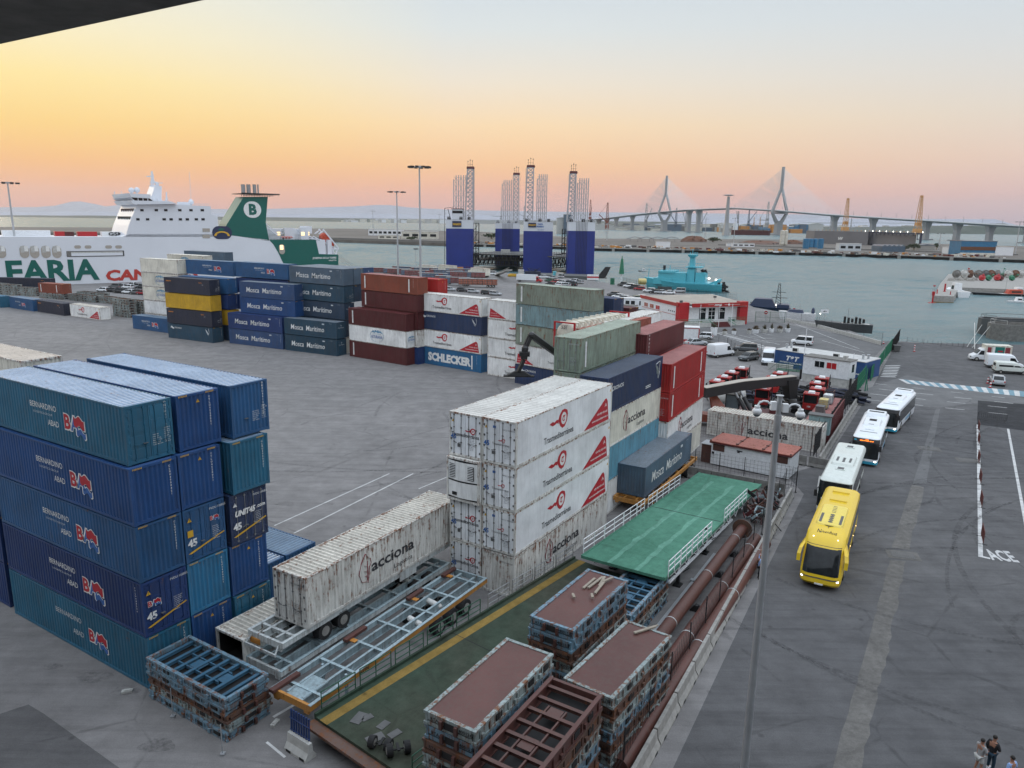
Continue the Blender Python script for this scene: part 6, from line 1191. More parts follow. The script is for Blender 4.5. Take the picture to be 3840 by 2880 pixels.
panelfence('quay_fence','green palisade fence by the office and patrol boat',r4(255,1258),r4(468,1262),2.6,'green_rail',3,bars=.3)
panelfence('quay_fence','green gate panels beside the shipping quay booth',z2(350,425),z2(412,430),2.6,'green_gate',2.2,solid=True)
meshfence('quay_railing','long dark fence along the quay edge by the blue ship',[z2(540,385,0),z2(900,470,0),z2(1500,560,0),z2(2212,650,0)],1.9,4,z=0,net=.8,netr=.02)
meshfence('quay_railing','thin rusty railing along the right quay edge',[d3(310,990,0),d3(700,1040,0),d3(1215,1085,0)],1.0,4,z=.3,net=1.0,netr=.02)
# ---------------------------------------------------------------- planters
PL=[((390,125),'tall pale rectangular planter with dry spiky plant by the white hatchback',1.2,.9),((480,122),'small white round planter with low brown bush, left of its twin',.7,.35),((557,120),'small white round planter with brown bush, right of its twin',.7,.45),((683,115),'smallest white planter with low plant in the row',.7,.25),((737,108),'wide white planter with a broad red brown bush',1.1,.8),((810,106),'wide white planter with spiky yucca leaves',1.0,1.3),((870,102),'white planter with a thin bare stem plant',.7,1.5),((936,102),'wide white planter with rusty low bush near the wall',1.0,.6),((1003,100),'white planter with tall spiky plant nearest the concrete wall',.8,1.4)]
flat('leaf_dry',(.10,.07,.045),.8,var=.4); flat('leaf_green',(.07,.085,.045),.8,var=.4); flat('leaf_dark',(.035,.05,.028),.85,var=.4)
def foliage(m,c,rx,rz_,n,s,mt=0,spiky=False):
    for i in range(n):
        a=random.uniform(0,6.283); b=random.uniform(-.2,1.45); r=random.uniform(.35,1)
        d=Vector((math.cos(a)*math.cos(b),math.sin(a)*math.cos(b),math.sin(b)))
        if spiky: p=Vector(c); q=p+Vector((d.x*rx,d.y*rx,abs(d.z)*rz_+.1))*random.uniform(.6,1); w=Vector((-d.y,d.x,0))*s*.3; m.add([p-w,p+w,q],[[0,1,2]],mt)
        else:
            p=Vector(c)+Vector((d.x*rx*r,d.y*rx*r,d.z*rz_*r)); u=Vector((random.uniform(-1,1),random.uniform(-1,1),random.uniform(-1,1))).normalized()*s; v=u.cross(Vector((random.uniform(-1,1),random.uniform(-1,1),random.uniform(-1,1)))).normalized()*s*.6
            m.add([p-u,p+v,p+u,p-v],[[0,1,2,3]],mt)
random.seed(31)
for i,((x,y),n_,w_,h_) in enumerate(PL):
    q=c4(x,y); t=thing('planter',n_,'planter',q,0,'planters before the office'); m=MB(); hz=1.7 if i==0 else .85; m.tube((0,0,0),(0,0,hz),w_*.62 if i else .7,12 if w_<1 else 8,0,w_*.75 if i else .75); m.o('pot','concrete_w' if i%2 else 'white_paint',t)
    m=MB(); foliage(m,(0,0,hz),w_*.75,h_*1.1,260,.13,0,spiky=i in(0,5,6,8)); foliage(m,(0,0,hz),w_*.6,h_*.7,120,.1,1); m.o('plant',['leaf_dry','leaf_green'],t)
# ---------------------------------------------------------------- white guard cabin and port cabins
P0=Vector((19.9,70.2,0));P1=Vector((26.1,65.8,0)); a=ang(P0,P1); Lc=(P1-P0).length; t=thing('guard_cabin','white boarded cabin with overhanging red roof and brown shutters','cabin',(P0.x,P0.y,0),a); dp=3.2
m=MB(); m.b6(0,Lc,0,dp,.12,2.35); m.o('wall','white_paint',t)
m=MB(); [m.b6(.01,Lc-.01,-.006,.0,.3+i*.26,.31+i*.26) for i in range(8)]; m.o('board_joint','concrete_w',t)
m=MB(); m.b6(-.15,Lc+.15,-.2,dp+.2,2.42,2.50); m.b6(-.15,Lc+.15,-.2,-.14,2.28,2.44,1); m.b6(-.15,-.09,-.2,dp+.2,2.28,2.44,1); m.b6(Lc+.09,Lc+.15,-.2,dp+.2,2.28,2.44,1)
for x in(Lc/3,Lc*2/3): m.b6(x-.04,x+.04,-.15,dp+.15,2.50,2.55,2); [m.box((x,y,2.56),(.28,.12,.08),2) for y in(.1,dp*.45,dp-.1)]
for x in(-.05,Lc+.05):
    for y in(-.1,dp+.1): m.box((x,y,2.55),(.14,.14,.1),2)
m.o('roof',['salmon','maroon2','rust_brown'],t)
for x0 in(.18,Lc-1.35): m=MB(); m.b6(x0,x0+1.15,-.05,.01,1.55,2.2); m.o('shutter','rust_brown',t)
m=MB(); m.b6(.1,.45,-.18,0,1.15,1.5); m.o('meter_box','white_paint',t); m=MB(); m.b6(.15,.4,-.19,-.17,1.22,1.44); m.o('meter_window','black',t)
m=MB(); m.b6(2.55,3.1,-.012,0,1.85,1.98); m.b6(2.6,2.85,-.012,0,1.72,1.84); m.o('sign','logo_dark',t)
m=MB(); m.b6(-1.1,-.02,.3,1.7,0,1.9); m.o('door','rust_brown',t)
m=MB(); m.b6(-1.2,.0,.2,1.8,1.9,1.95); m.o('canopy','galv',t)
low_wall('kerb','concrete kerb around the white guard cabin',[(27.4,62.2,0),(29.5,66.8,0)],.15,.2,'concrete_w')
# blue port cabin
P0=Vector((44.7,123.8,0));P1=Vector((55.2,114.5,0)); P1=Vector((60.,0,0))*0+Vector((54.9,112.6,0)); a=ang(P0,P1); Lc=(P1-P0).length; t=thing('port_cabin','long blue cabin with ribbed pale roof and slanted white lettering','cabin',(P0.x,P0.y,0),a); dp=5.6
m=MB(); m.b6(0,Lc,0,dp,0,2.75); m.o('wall','blue_b',t); MAT['cabin_blue']=MAT['blue_b']
m=MB(); n=int(Lc/1.0)
for i in range(n): m.b6(i*Lc/n,(i+1)*Lc/n-.06,-.1,dp+.1,2.82,2.88)
m.b6(0,Lc,-.05,dp+.05,2.76,2.82); m.o('roof','bldg_roof2',t)
m=MB(); M=T3(.8,-.02,.75)@FX; m.text('T&T',1.05,M@T3(1.3,.55),0,shear=.25,bold=.05,width=2.3); m.text('INTERNACIONAL',.32,M@T3(.2,.05),0,shear=.3,bold=.03,width=3.9); m.text('COM',.3,M@T3(Lc-3.1,-.05),0,shear=.3,bold=.03,width=1.5); m.o('lettering','logo_white',t)
for x in(3.3,10.2): m=MB(); m.box((x,.6,3.15),(.9,.5,.6)); m.b6(x-.4,x+.4,.33,.35,2.9,3.4,1); m.o('air_conditioner',['concrete_w','black'],t)
for x,y in((.7,2.6),(1.1,3.4),(Lc-1,3.2),(Lc-1.4,2.2)): m=MB(); m.tube((x,y,2.85),(x,y,3.5),.18,10); m.tube((x,y,3.5),(x,y,3.6),.26,10); m.o('roof_vent','galv',t)
P0=c4(1120,505);P1=c4(1500,566); a=ang(P0,P1); Lc=(P1-P0).length; t=thing('office_cabin','raised white office cabin with one dark and one red window','cabin',(P0.x,P0.y,0),a); dp=2.6
m=MB(); m.b6(.05,Lc-.05,.05,dp-.05,0,1.2); m.o('base','concrete_w',t); m=MB(); m.b6(0,Lc,0,dp,1.2,3.9); m.o('wall','white_paint',t)
m=MB(); m.b6(-.1,Lc+.1,-.1,dp+.1,3.9,4.02); m.o('roof','concrete_d',t); 
for x0,c_ in((1.75,'glass'),(3.55,'red_paint')):
    m=MB(); m.b6(x0-.06,x0+1.5,-.04,.02,2.45,3.5); m.o('window_frame','white_paint',t); 
    for k in(0,1): m=MB(); m.b6(x0+k*.74,x0+.68+k*.74,-.05,-.03,2.53,3.42); m.o('window',c_,t)
m=MB(); m.b6(Lc-.02,Lc+.03,.9,1.8,2.2,3.4); m.o('window','glass',t); m=MB(); m.box((Lc-1.2,1.3,4.3),(.5,.8,.55)); m.o('air_conditioner','concrete_w',t)
m=MB(); m.b6(0,Lc,-.012,0,1.15,1.24); m.o('floor_band','galv',t)
for (fn,x,y,h,lb) in ((c4,1120,500,8.0,'slim white flagpole beside the office cabin, left one'),(c4,1530,500,4.2,'slim white flagpole in front of the blue cabin, right one')): q=fn(x,y); m=MB(); m.tube((0,0,0),(0,0,h),.06,8); m.box((0,0,.05),(.3,.3,.1)); tag(m.o('flagpole','white_paint',loc=q),lb,'pole','flagpoles')
for i,(x,y) in enumerate(((1108,490),(1518,570))): q=c4(x,y); m=MB(); m.tube((0,0,0),(0,0,1.5),.17,12); m.tube((0,0,1.5),(0,0,1.56),.12,12); tag(m.o('bollard','black',loc=q),'black bollard at the %s corner of the office cabin'%('left' if i==0 else 'right'),'bollard','black bollards')
q=c4(940,415); m=MB(); m.box((0,0,.5),(4.0,.4,1.0),0,0); m.box((0,0,1.03),(4.1,.5,.06)); tag(m.o('concrete_block','concrete_w',loc=q,rz=R(-35)),'grey concrete block wall before the blue cabin','wall')
t=thing('stair','green metal walkway with railings between the two cabins','stair',c4(1010,470),R(-30)); m=MB(); m.b6(-1.8,2.6,-.6,.9,1.0,1.08); [m.b6(-2.6+i*.28,-2.3+i*.28,-.6,.9,.2+i*.28,.26+i*.28) for i in range(3)]; m.o('deck','green_rail',t)
for y in(-.6,.9): m=MB(); [m.bar((x,y,1.0),(x,y,2.1),.05) for x in(-1.8,-.3,1.2,2.6)]; [m.bar((-1.8,y,z),(2.6,y,z),.05) for z in(1.3,1.55,1.8,2.1)]; m.bar((-3,y,.9),(-1.8,y,2.1),.05); m.o('railing','green_rail',t)
# ---------------------------------------------------------------- ferry company office building
A_=Vector((33.2,192));B_=Vector((38.7,172.2));F_=Vector((55.6,178.4));G_=Vector((53.5,199)); H_=5.3
t=thing('terminal_office','white single storey office with red fascia, red pillars and beige roof','building',(38.7,172.2,0))
loc=lambda v,z=0: (v[0]-38.7,v[1]-172.2,z)
m=MB(); m.prism([loc(A_)[:2],loc(B_)[:2],loc(F_)[:2],loc(G_)[:2]],0,H_-.7,'z'); m.o('wall','white_paint',t,recalc=True)
m=MB(); m.prism([loc(A_)[:2],loc(B_)[:2],loc(F_)[:2],loc(G_)[:2]],H_-.35,H_-.2,'z'); 
for i in range(22): a_=A_.lerp(G_,i/22); b_=B_.lerp(F_,i/22); m.bar(loc(a_,H_-.17),loc(b_,H_-.17),.08)
m.o('roof','bldg_roof',t,recalc=True)
def wallq(m,P,Q,x0,x1,z0,z1,off,mt=0,th=.06):
    d=(Q-P); L=d.length; d/=L; n=Vector((d.y,-d.x)); a=P+d*x0+n*off; b=P+d*x1+n*off; a2=a+n*th; b2_=b+n*th
    m.add([loc(a,z0),loc(b,z0),loc(b,z1),loc(a,z1),loc(a2,z0),loc(b2_,z0),loc(b2_,z1),loc(a2,z1)],[[4,5,6,7],[0,1,5,4],[3,7,6,2],[0,4,7,3],[1,2,6,5],[0,3,2,1]],mt)
LW=(B_-A_).length; FW=(F_-B_).length
m=MB(); wallq(m,A_,B_,-.1,LW-.0,H_-.75,H_,.02,0,.2); m.o('side_fascia','bright_red',t)
m=MB(); wallq(m,B_,F_,2.6,FW-.3,H_-.85,H_+.05,1.5,0,.2); wallq(m,B_,F_,2.6,FW,H_-.95,H_-.85,.0,1,1.5); d_=(F_-B_).normalized(); n_=Vector((d_.y,-d_.x)); M=Matrix(((d_.x,0,n_.x,loc(B_+d_*8.6+n_*1.73)[0]),(d_.y,0,n_.y,loc(B_+d_*8.6+n_*1.73)[1]),(0,1,0,H_-.62),(0,0,0,1))); m.o('front_canopy',['bright_red','white_paint'],t)
m=MB(); m.text('ARMAS',.55,M@T3(0,.03),0,bold=.04,shear=.15,width=2.1); m.box(None,(1.6,.05,.01),0,M=M@T3(-.9,.3)); m.box(None,(4.4,.06,.01),0,M=M@T3(5.0,.22)); m.tube(tuple(M@Vector((4.1,.22,0))),tuple(M@Vector((4.1,.22,.02))),.28,12); m.o('sign_lettering','logo_white',t)
for P_,Q_,x0,x1,o_ in ((B_,F_,.0,2.6,.05),(B_,F_,FW-1.6,FW+.6,.8)):
    m=MB(); wallq(m,P_,Q_,x0,x1,0,H_+.15,o_-1.2,0,1.6); [wallq(m,P_,Q_,x0,x1,.3+i*.4,.32+i*.4,o_+.4,1,.01) for i in range(12)]; m.o('pillar',['red_paint','maroon'],t)
for i in range(3):
    m=MB(); x0=2.2+i*3.3; wallq(m,A_,B_,x0,x0+2.2,2.6,3.7,.0,1,.05); wallq(m,A_,B_,x0+.08,x0+1.04,2.68,3.62,.04,0,.03); wallq(m,A_,B_,x0+1.16,x0+2.12,2.68,3.62,.04,0,.03); m.o('window',['salmon' if i<2 else 'red_paint','white_paint'],t)
m=MB(); wallq(m,A_,B_,1.,LW,2.35,2.45,.03,0,.02); m.o('red_stripe','red_paint',t)
for i in range(5): m=MB(); wallq(m,A_,B_,LW-5.+i*.95,LW-4.6+i*.95,3.0,3.3,.02,0,.03); m.o('vent','black',t)
for i,(x0,x1) in enumerate(((5.6,7.6),(8.2,10.2),(11.0,13.0))):
    m=MB(); wallq(m,B_,F_,x0,x1,1.2,4.1,.0,1,.05); wallq(m,B_,F_,x0+.12,x1-.12,1.3,4.0,.04,0,.03)
    if i==1: wallq(m,B_,F_,(x0+x1)/2-.05,(x0+x1)/2+.05,1.2,4.0,.05,1,.04); wallq(m,B_,F_,x0,x1,3.2,3.3,.05,1,.04); wallq(m,B_,F_,x0,x1,2.1,2.18,.05,1,.04)
    m.o('glass_door' if i==1 else 'shop_window',['glass','white_paint'],t)
    if i!=1:
        M2=Matrix(((d_.x,0,n_.x,loc(B_+d_*(x0+.2)+n_*.09)[0]),(d_.y,0,n_.y,loc(B_+d_*(x0+.2)+n_*.09)[1]),(0,1,0,3.0),(0,0,0,1))); m=MB(); m.text('Cádiz',.4,M2@T3(.2,.35),0,width=.8,bold=.01); m.text('Canarias',.5,M2,0,width=1.6,bold=.02); m.o('window_lettering','logo_white',t)
m=MB(); wallq(m,B_,F_,1.5,FW-1.,0,1.0,.4,0,2.2); 
for i in range(5): wallq(m,B_,F_,7.2,11.8,0,1.0-.2*i,2.6,1,.35*(i+1))
m.o('front_steps',['concrete_w','maroon2'],t)
m=MB(); 
for x0,x1,o_ in((-3.,6.8,3.6),(12.2,FW-.5,2.6)):
    for z in(1.1,1.5,1.95): a_=B_+d_*x0+n_*o_; b_=B_+d_*x1+n_*o_; m.bar(loc(a_,z),loc(b_,z),.06)
    for k in range(int((x1-x0)/.35)): a_=B_+d_*(x0+k*.35)+n_*o_; m.bar(loc(a_,1.0),loc(a_,1.95),.04)
for x0 in(6.8,12.2): a_=B_+d_*x0+n_*2.6; b_=B_+d_*(x0+(.8 if x0<9 else .8))+n_*4.6; m.bar(loc(a_,1.95),loc(b_,.95),.06); m.bar(loc(a_,1.4),loc(b_,.4),.3,.04)
m.o('railing','green_gate',t); m=MB(); wallq(m,B_,F_,-3.,6.8,0,1.0,2.6,0,1.0); m.o('ramp','concrete_w',t)
for x0,o_ in((3.2,4.2),(8.1,4.6),(11.6,4.6)): a_=B_+d_*x0+n_*o_; m=MB(); m.tube(loc(a_,0),loc(a_,5.4),.06,8); tag(m.o('flagpole','white_paint',loc=(38.7,172.2,0)),'bare white flagpole before the red and white office, %s'%('left one' if x0<4 else 'middle one' if x0<9 else 'right one'),'pole','flagpoles')
for x,y,lb in((1680,1040,'yellow litter bin below the office ramp'),(2160,1015,'green litter bin right of the office steps')): q=z2(x,y); m=MB(); m.tube((0,0,0),(0,0,1.1),.35,12,0,.42); m.tube((0,0,1.1),(0,0,1.2),.45,12,1); tag(m.o('litter_bin',['ibc_yellow' if 'yellow' in lb else 'green_gate','green_rail'],loc=q),lb,'bin')
for i,(x,y) in enumerate(((1400,690),(1900,620))): q=z2d(x,y,172 if i==0 else 182); m=MB(); m.box((0,0,.25),(.7,.3,.5)); m.bar((0,0,-.5),(0,0,.1),.06); tag(m.o('floodlight','plate_grey',loc=q,rz=.3),'small floodlight on the office roof, %s'%('front edge' if i==0 else 'right side'),'floodlight','floodlights on the office roof')
q=z2(1500,1260); m=MB(); m.b6(-2.4,2.4,-1.2,1.2,.2,2.7); m.b6(-2.5,2.5,-1.3,1.3,2.7,2.85,0); 
for x in(-2.4,2.4): m.box((x,-1.22,1.45),(.16,.08,2.6),1)
m.b6(-2.45,2.45,-1.25,-1.2,.0,.3,1); m.b6(-2.45,2.45,-1.25,-1.2,2.55,2.72,1); tag(m.o('kiosk',['white_paint','red_paint'],loc=(q.x,q.y+1.5,0),rz=R(-12)),'white kiosk with red edges behind the maroon container','kiosk')
q=z2(620,870); m=MB(); m.b6(-2.2,2.2,-1.4,1.4,0,2.4,0); m.b6(-2.3,2.3,-1.5,1.5,2.4,2.5,1); m.b6(-.5,.1,-1.43,-1.4,1.3,1.8,2); tag(m.o('small_hut',['white_paint','concrete_d','glass'],loc=(q.x,q.y+1,0),rz=R(-30)),'small white hut with flat grey roof before the office','hut')
q=z2(690,790); t=thing('portable_office','long white portable office with a row of dark windows','cabin',(q.x,q.y+2,0),R(-8)); m=MB(); m.b6(-4,4,-1.4,1.4,0,2.9); m.b6(-4.1,4.1,-1.5,1.5,2.9,3.0); m.o('wall','white_paint',t); 
for x in(-3.4,-1.4,.1,2.4): m=MB(); m.b6(x-.55,x+.55,-1.43,-1.4,1.1,2.3); m.o('window','glass',t)
meshfence('wire_fence','green screened fence before the office side wall',[z2(760,890,0),z2(1020,905,0)],1.8,3,mat='green_rail',z=0,net=.25,netr=.05)
# signs
for i,(x,y,lb) in enumerate(((328,1258,'round red no entry sign on a post by the green fence'),(532,1235,'round red no entry sign near the small white boat'))):
    q=r4(x,y); t=thing('road_sign',lb,'sign',q,R(0),'no entry signs'); m=MB(); m.tube((0,0,0),(0,0,2.6),.05,8); m.o('post','galv',t); m=MB(); m.tube((0,-.06,2.4),(0,-.03,2.4),.42,20,0); m.box((0,-.07,2.4),(.55,.02,.14),1); m.o('sign_plate',['red_paint','white_paint'],t)
q=r4(750,1290); t=thing('road_sign','white direction sign on a pole above the car park wall','sign',q,0); m=MB(); m.tube((0,0,0),(0,0,4.2),.06,8); m.o('post','galv',t); m=MB(); m.b6(-.9,.9,-.08,-.04,3.2,4.1,0); m.add([(-.5,-.085,3.6),(0,-.085,3.85),(0,-.085,3.5)],[[0,1,2]],1); m.add([(-.05,-.085,3.62),(.5,-.085,3.62),(.5,-.085,3.75),(-.05,-.085,3.75)],[[0,1,2,3]],1); m.o('sign_plate',['white_paint','logo_dark'],t)
q=z2(90,400); t=thing('notice_board','white notice board with a red band on the quay fence','sign',(q.x,q.y,0),R(-5)); m=MB(); m.b6(-2.3,2.3,-.05,.05,1.2,3.4,0); m.b6(-2.3,2.3,-.07,-.05,2.0,2.6,1); m.o('board',['white_paint','red_paint'],t); m=MB(); m.b6(-2.2,-2.0,0,.1,0,1.2); m.b6(2.0,2.2,0,.1,0,1.2); m.o('post','galv',t)
meshfence('wire_fence','pale mesh fence behind the notice board on the quay',[z2(-330,420,0),z2(195,438,0)],1.8,3.5,mat='galv',z=0,net=.4)
# ---------------------------------------------------------------- ferry at the quay (left)
flat('ferry_white',(.66,.69,.74),.4,var=.04,sc=.05); flat('ferry_green',(.0,.105,.085),.4,var=.05); flat('ferry_red',(.45,.04,.03),.45); flat('emblem_navy',(.02,.03,.08),.5); flat('beige_vent',(.36,.33,.29),.6); flat('lifeboat',(.48,.07,.035),.45)
FO=Vector((-152.5,255.9,0)); fa=R(39.5); FU=Vector((math.cos(fa),math.sin(fa),0)); FN=Vector((-FU.y,FU.x,0))   # along the hull, away from us
def planept(O,U,fn,x,y):
    """hit of the sight line through a photo point with the vertical plane O+U*s: returns (s,z)"""
    d=fn(x,y,100.)-Vector((0,0,CH)); det=d.x*U.y-d.y*U.x; t=(O.x*U.y-O.y*U.x)/det; p=d*t; s=(p.x-O.x)*U.x+(p.y-O.y)*U.y
    return s,p.z+CH
fp1=lambda x,y: planept(FO,FU,r1d,x,y); fp2=lambda x,y: planept(FO,FU,r2d,x,y)
t=thing('ferry','large white and green ferry with green and red hull lettering','ship',FO,fa)
OUT=[fp1(-700,660),fp1(1050,665),fp1(1085,640),fp1(1112,565),fp1(1192,366),fp1(1820,400),fp1(1826,470),fp1(1880,482),fp1(1888,560),fp1(1960,556),fp1(2106,318),fp2(240,318),fp2(222,540),fp2(250,690),fp2(655,690),fp2(682,812),fp2(850,818),fp2(850,930)]
OUT=OUT+[(OUT[-1][0]-3,-3.2),(-110,-3.2),(-112,OUT[0][1])]
low=[p for p in OUT]
m=MB(); m.prism(low[:2]+[fp1(1120,640),fp1(1888,640),fp2(250,690)]+low[14:],0,24,'y'); m.prism([fp1(1085,664),fp1(1112,565),fp1(1192,366),fp1(1820,400),fp1(1826,470),fp1(1880,482),fp1(1888,600),fp1(1960,664)],.0,24,'y'); m.o('hull','ferry_white',t,recalc=True)
m=MB(); m.prism([fp1(1930,640),fp1(1960,556),fp1(2106,318),fp2(240,318),fp2(222,540),fp2(250,700)],.0,9,'y'); m.o('funnel','ferry_green',t,recalc=True)
gp=[fp1(1960,556),fp1(2106,318),fp2(240,318),fp2(222,540),fp2(250,690),fp2(655,690),fp2(682,812),fp2(850,818),fp2(850,930),fp2(395,930),fp2(360,865),fp2(330,800),fp2(285,725),fp2(230,665),fp2(150,610),fp2(60,580),fp2(-40,572)]
m=MB(); m.add([(p[0],-.06,p[1]) for p in gp],[list(range(len(gp)))[::-1]]); m.prism([fp2(250,690),fp2(655,690),fp2(682,812),fp2(850,818),fp2(850,930),fp2(480,930)],-.03,24.2,'y'); o=m.o('green_stern','ferry_green',t,recalc=True)
def FT(s,z,off=-.12): return Matrix.Translation((s,off,z))@FX
m=MB(); a=fp1(65,1052); b=fp1(865,1048); hgt=fp1(700,862)[1]-a[1]; m.text('EARIA',hgt/.70,FT(a[0],a[1]),0,bold=.035,width=b[0]-a[0]); m.text('BAL',hgt/.70,FT(a[0]-23,a[1]),0,bold=.035,width=21); m.o('name_lettering','ferry_green',t)
m=MB(); a=fp1(918,1040); b=fp1(1205,1035); m.text('CANARIAS',(fp1(1000,952)[1]-a[1])/.70,FT(a[0],a[1]),0,bold=.045,shear=.08,width=(b[0]-a[0])*2.9); m.o('route_lettering','ferry_red',t)
def rect(m,fn,x0,y0,x1,y1,off=-.1,mt=0,r=False,n=6):
    a=fn(x0,y1); b=fn(x1,y0); 
    if r:
        cx,cz=(a[0]+b[0])/2,(a[1]+b[1])/2; w,h=(b[0]-a[0])/2,(b[1]-a[1])/2; rr2=min(w,h); P=[]
        for (sx,sz,a0) in((1,1,0),(-1,1,90),(-1,-1,180),(1,-1,270)):
            for i in range(n+1): q=R(a0+90*i/n); P.append((cx+sx*(w-rr2)+rr2*math.cos(q),off,cz+sz*(h-rr2)+rr2*math.sin(q)))
        m.add(P,[list(range(len(P)))[::-1]],mt)
    else: m.add([(a[0],off,a[1]),(b[0],off,a[1]),(b[0],off,b[1]),(a[0],off,b[1])],[[0,1,2,3]],mt)
for i,x in enumerate((-80,10,210,298,396,490)):
    m=MB(); rect(m,fp1,x-34,740,x+34,848,-.1,0,True); rect(m,fp1,x-30,744,x-4,800,-.14,1); rect(m,fp1,x+2,744,x+28,790,-.14,2); m.o('deck_opening',['beige_vent','concrete_w','logo_white'],t)
for x in(670,760,938,1024): m=MB(); rect(m,fp1,x-28,737,x+28,765,-.1,0,True); m.o('porthole','beige_vent',t)
m=MB(); rect(m,fp1,578,782,1070,838,-.08,1,False); rect(m,fp1,590,788,1060,832,-.12,0); rect(m,fp1,612,800,1058,830,-.2,2); rect(m,fp1,580,786,612,834,-.2,3); m.o('side_door',['concrete_w','logo_dark','ferry_white','concrete_d'],t)
for y,xs in((434,(1226,1350,1432,1553,1650,1747)),(513,(1191,1275,1418,1478,1558,1618,1696,1754))):
    for x in xs: m=MB(); rect(m,fp1,x-14,y-10,x+14,y+9,-.1); m.o('window','glass',t)
for y in(606,660): m=MB(); rect(m,fp1,1750,y-15,1812,y+15); m.o('vent','beige_vent',t)
m=MB(); rect(m,fp1,1837,572,2000,684,-.1,0,True,8); 
c0=fp1(1918,650); w0=fp1(1985,650)[0]-c0[0]
for i in range(10): a=math.pi*i/10; b=math.pi*(i+1)/10; m.add([(c0[0]+w0*k*math.cos(q),-.14,c0[1]+w0*k*.62*math.sin(q)-.3) for k,q in((.72,a),(1,a),(1,b),(.72,b))],[[0,3,2,1]],1)
for i in range(7): a=R(20+i*23); m.add([(c0[0],-.15,c0[1]+w0*.55),(c0[0]+w0*.5*math.cos(a),-.15,c0[1]+w0*(.62+.35*math.sin(a))),(c0[0]+w0*.4*math.cos(a+.35),-.15,c0[1]+w0*(.58+.3*math.sin(a+.35)))],[[0,1,2]],2)
m.text('Plátano de Canarias',w0*.17,FT(c0[0]-w0*.62,c0[1]+w0*.18,-.17),0,width=w0*1.24); m.o('emblem',['emblem_navy','logo_yellow','ferry_green'],t)
m=MB(); rect(m,fp2,35,360,178,498,-.13,0,True,8); a=fp2(78,468); m.text('B',(fp2(78,382)[1]-a[1])/.70,FT(a[0],a[1],-.2),1,bold=.05); m.o('funnel_emblem',['logo_white','ferry_green'],t)
m=MB(); a=fp2(626,855); m.text('JOSEFINA DE LA TORRE',(fp2(626,840)[1]-a[1])/.7,FT(*a),0,bold=.03,width=fp2(832,855)[0]-a[0]); a=fp2(765,872); m.text('VALLETTA',(fp2(626,862)[1]-fp2(626,872)[1])/.7,FT(*a),0,bold=.03,width=fp2(832,870)[0]-a[0]); m.o('stern_lettering','logo_white',t)
# funnel pipes and black gallery
a=fp2(5,318); b=fp2(330,298); m=MB(); zt=fp2(100,290)[1]; m.b6(fp2(5,300)[0],fp2(240,300)[0],-.6,9.5,zt-.25,zt)
for x in range(5,331,14): s_=fp2(x,300)[0]; zz=zt+.1; m.bar((s_,-1.0,zt-1.2 if x<245 else zt-.6),(s_,-1.0,zt+.2),.14)
m.bar((fp2(5,300)[0],-1,zt+.1),(fp2(335,300)[0],-1,zt+.1),.2); m.bar((fp2(20,300)[0],-1,zt-.8),(fp2(280,300)[0],-1,zt-.7),.16); m.b6(fp2(240,300)[0],fp2(335,300)[0],-1,8,zt-.15,zt); m.o('funnel_gallery','black',t)
for x,w_ in((54,.8),(100,.8),(152,.7),(183,.3)): s_=fp2(x,290)[0]; m=MB(); m.tube((s_,3,zt),(s_,3,fp2(x,212)[1]),w_,12,0); m.tube((s_,3,fp2(x,222)[1]),(s_,3,fp2(x,210)[1]),w_*.95,12,1); m.o('exhaust_pipe',['steel','dark'],t)
# bridge
s0=fp1(1040,300)[0]; zb0=fp1(1180,366)[1]; zt0=fp1(1180,290)[1]; sB=fp1(1290,300)[0]
m=MB(); m.prism([(fp1(1180,366)[0]-1.2,zb0-.8),(fp1(1180,366)[0]-2.2,zb0+.6),(fp1(1290,366)[0]+7,zb0+.6),(fp1(1290,366)[0]+9,zb0-.2)],-1.6,25.5,'y'); m.prism([(fp1(1160,300)[0]-1.3,zt0-1.4),(fp1(1160,300)[0]-2.,zt0),(sB,zt0-.2),(sB,zt0-1.6)],-1.8,25.8,'y'); m.prism([(sB-1,zt0-1.8),(sB+8,zt0-2.4),(fp1(1480,372)[0],zb0),(sB,zb0)],2,22,'y'); m.o('bridge_deck','ferry_white',t,recalc=True)
m=MB(); m.prism([(fp1(1185,340)[0]-1,zb0+.6),(fp1(1160,340)[0]-1.2,zt0-1.4),(sB-.3,zt0-1.6),(sB+1,zb0+.6)],-1.2,25.2,'y'); m.o('bridge_windows','glass',t,recalc=True)
m=MB(); 
for i in range(14): y_=-1.3+i*2.05; m.bar((fp1(1185,340)[0]-1.3,y_,zb0+.5),(fp1(1160,340)[0]-1.6,y_,zt0-1.3),.25)
for i in range(5): x_=fp1(1185,340)[0]+i*1.6; m.bar((x_,-1.35,zb0+.5),(x_,-1.35,zt0-1.5),.22)
m.o('window_post','ferry_white',t)
for k,(y0_,n_) in enumerate(((432,7),(502,8))):
    for i in range(n_*1): 
        m=MB(); zz=fp1(1150,y0_)[1]; yy=2.+i*(20./n_); xx=fp1(1112,565)[0]+(zz-fp1(1112,565)[1])/(zb0-fp1(1112,565)[1])*(fp1(1192,366)[0]-fp1(1112,565)[0]); m.box((xx-.02,yy,zz),(.5,.5,1.1)); m.box((xx-.02,yy+.9,zz),(.5,.5,1.1)); m.o('front_window','glass',t)
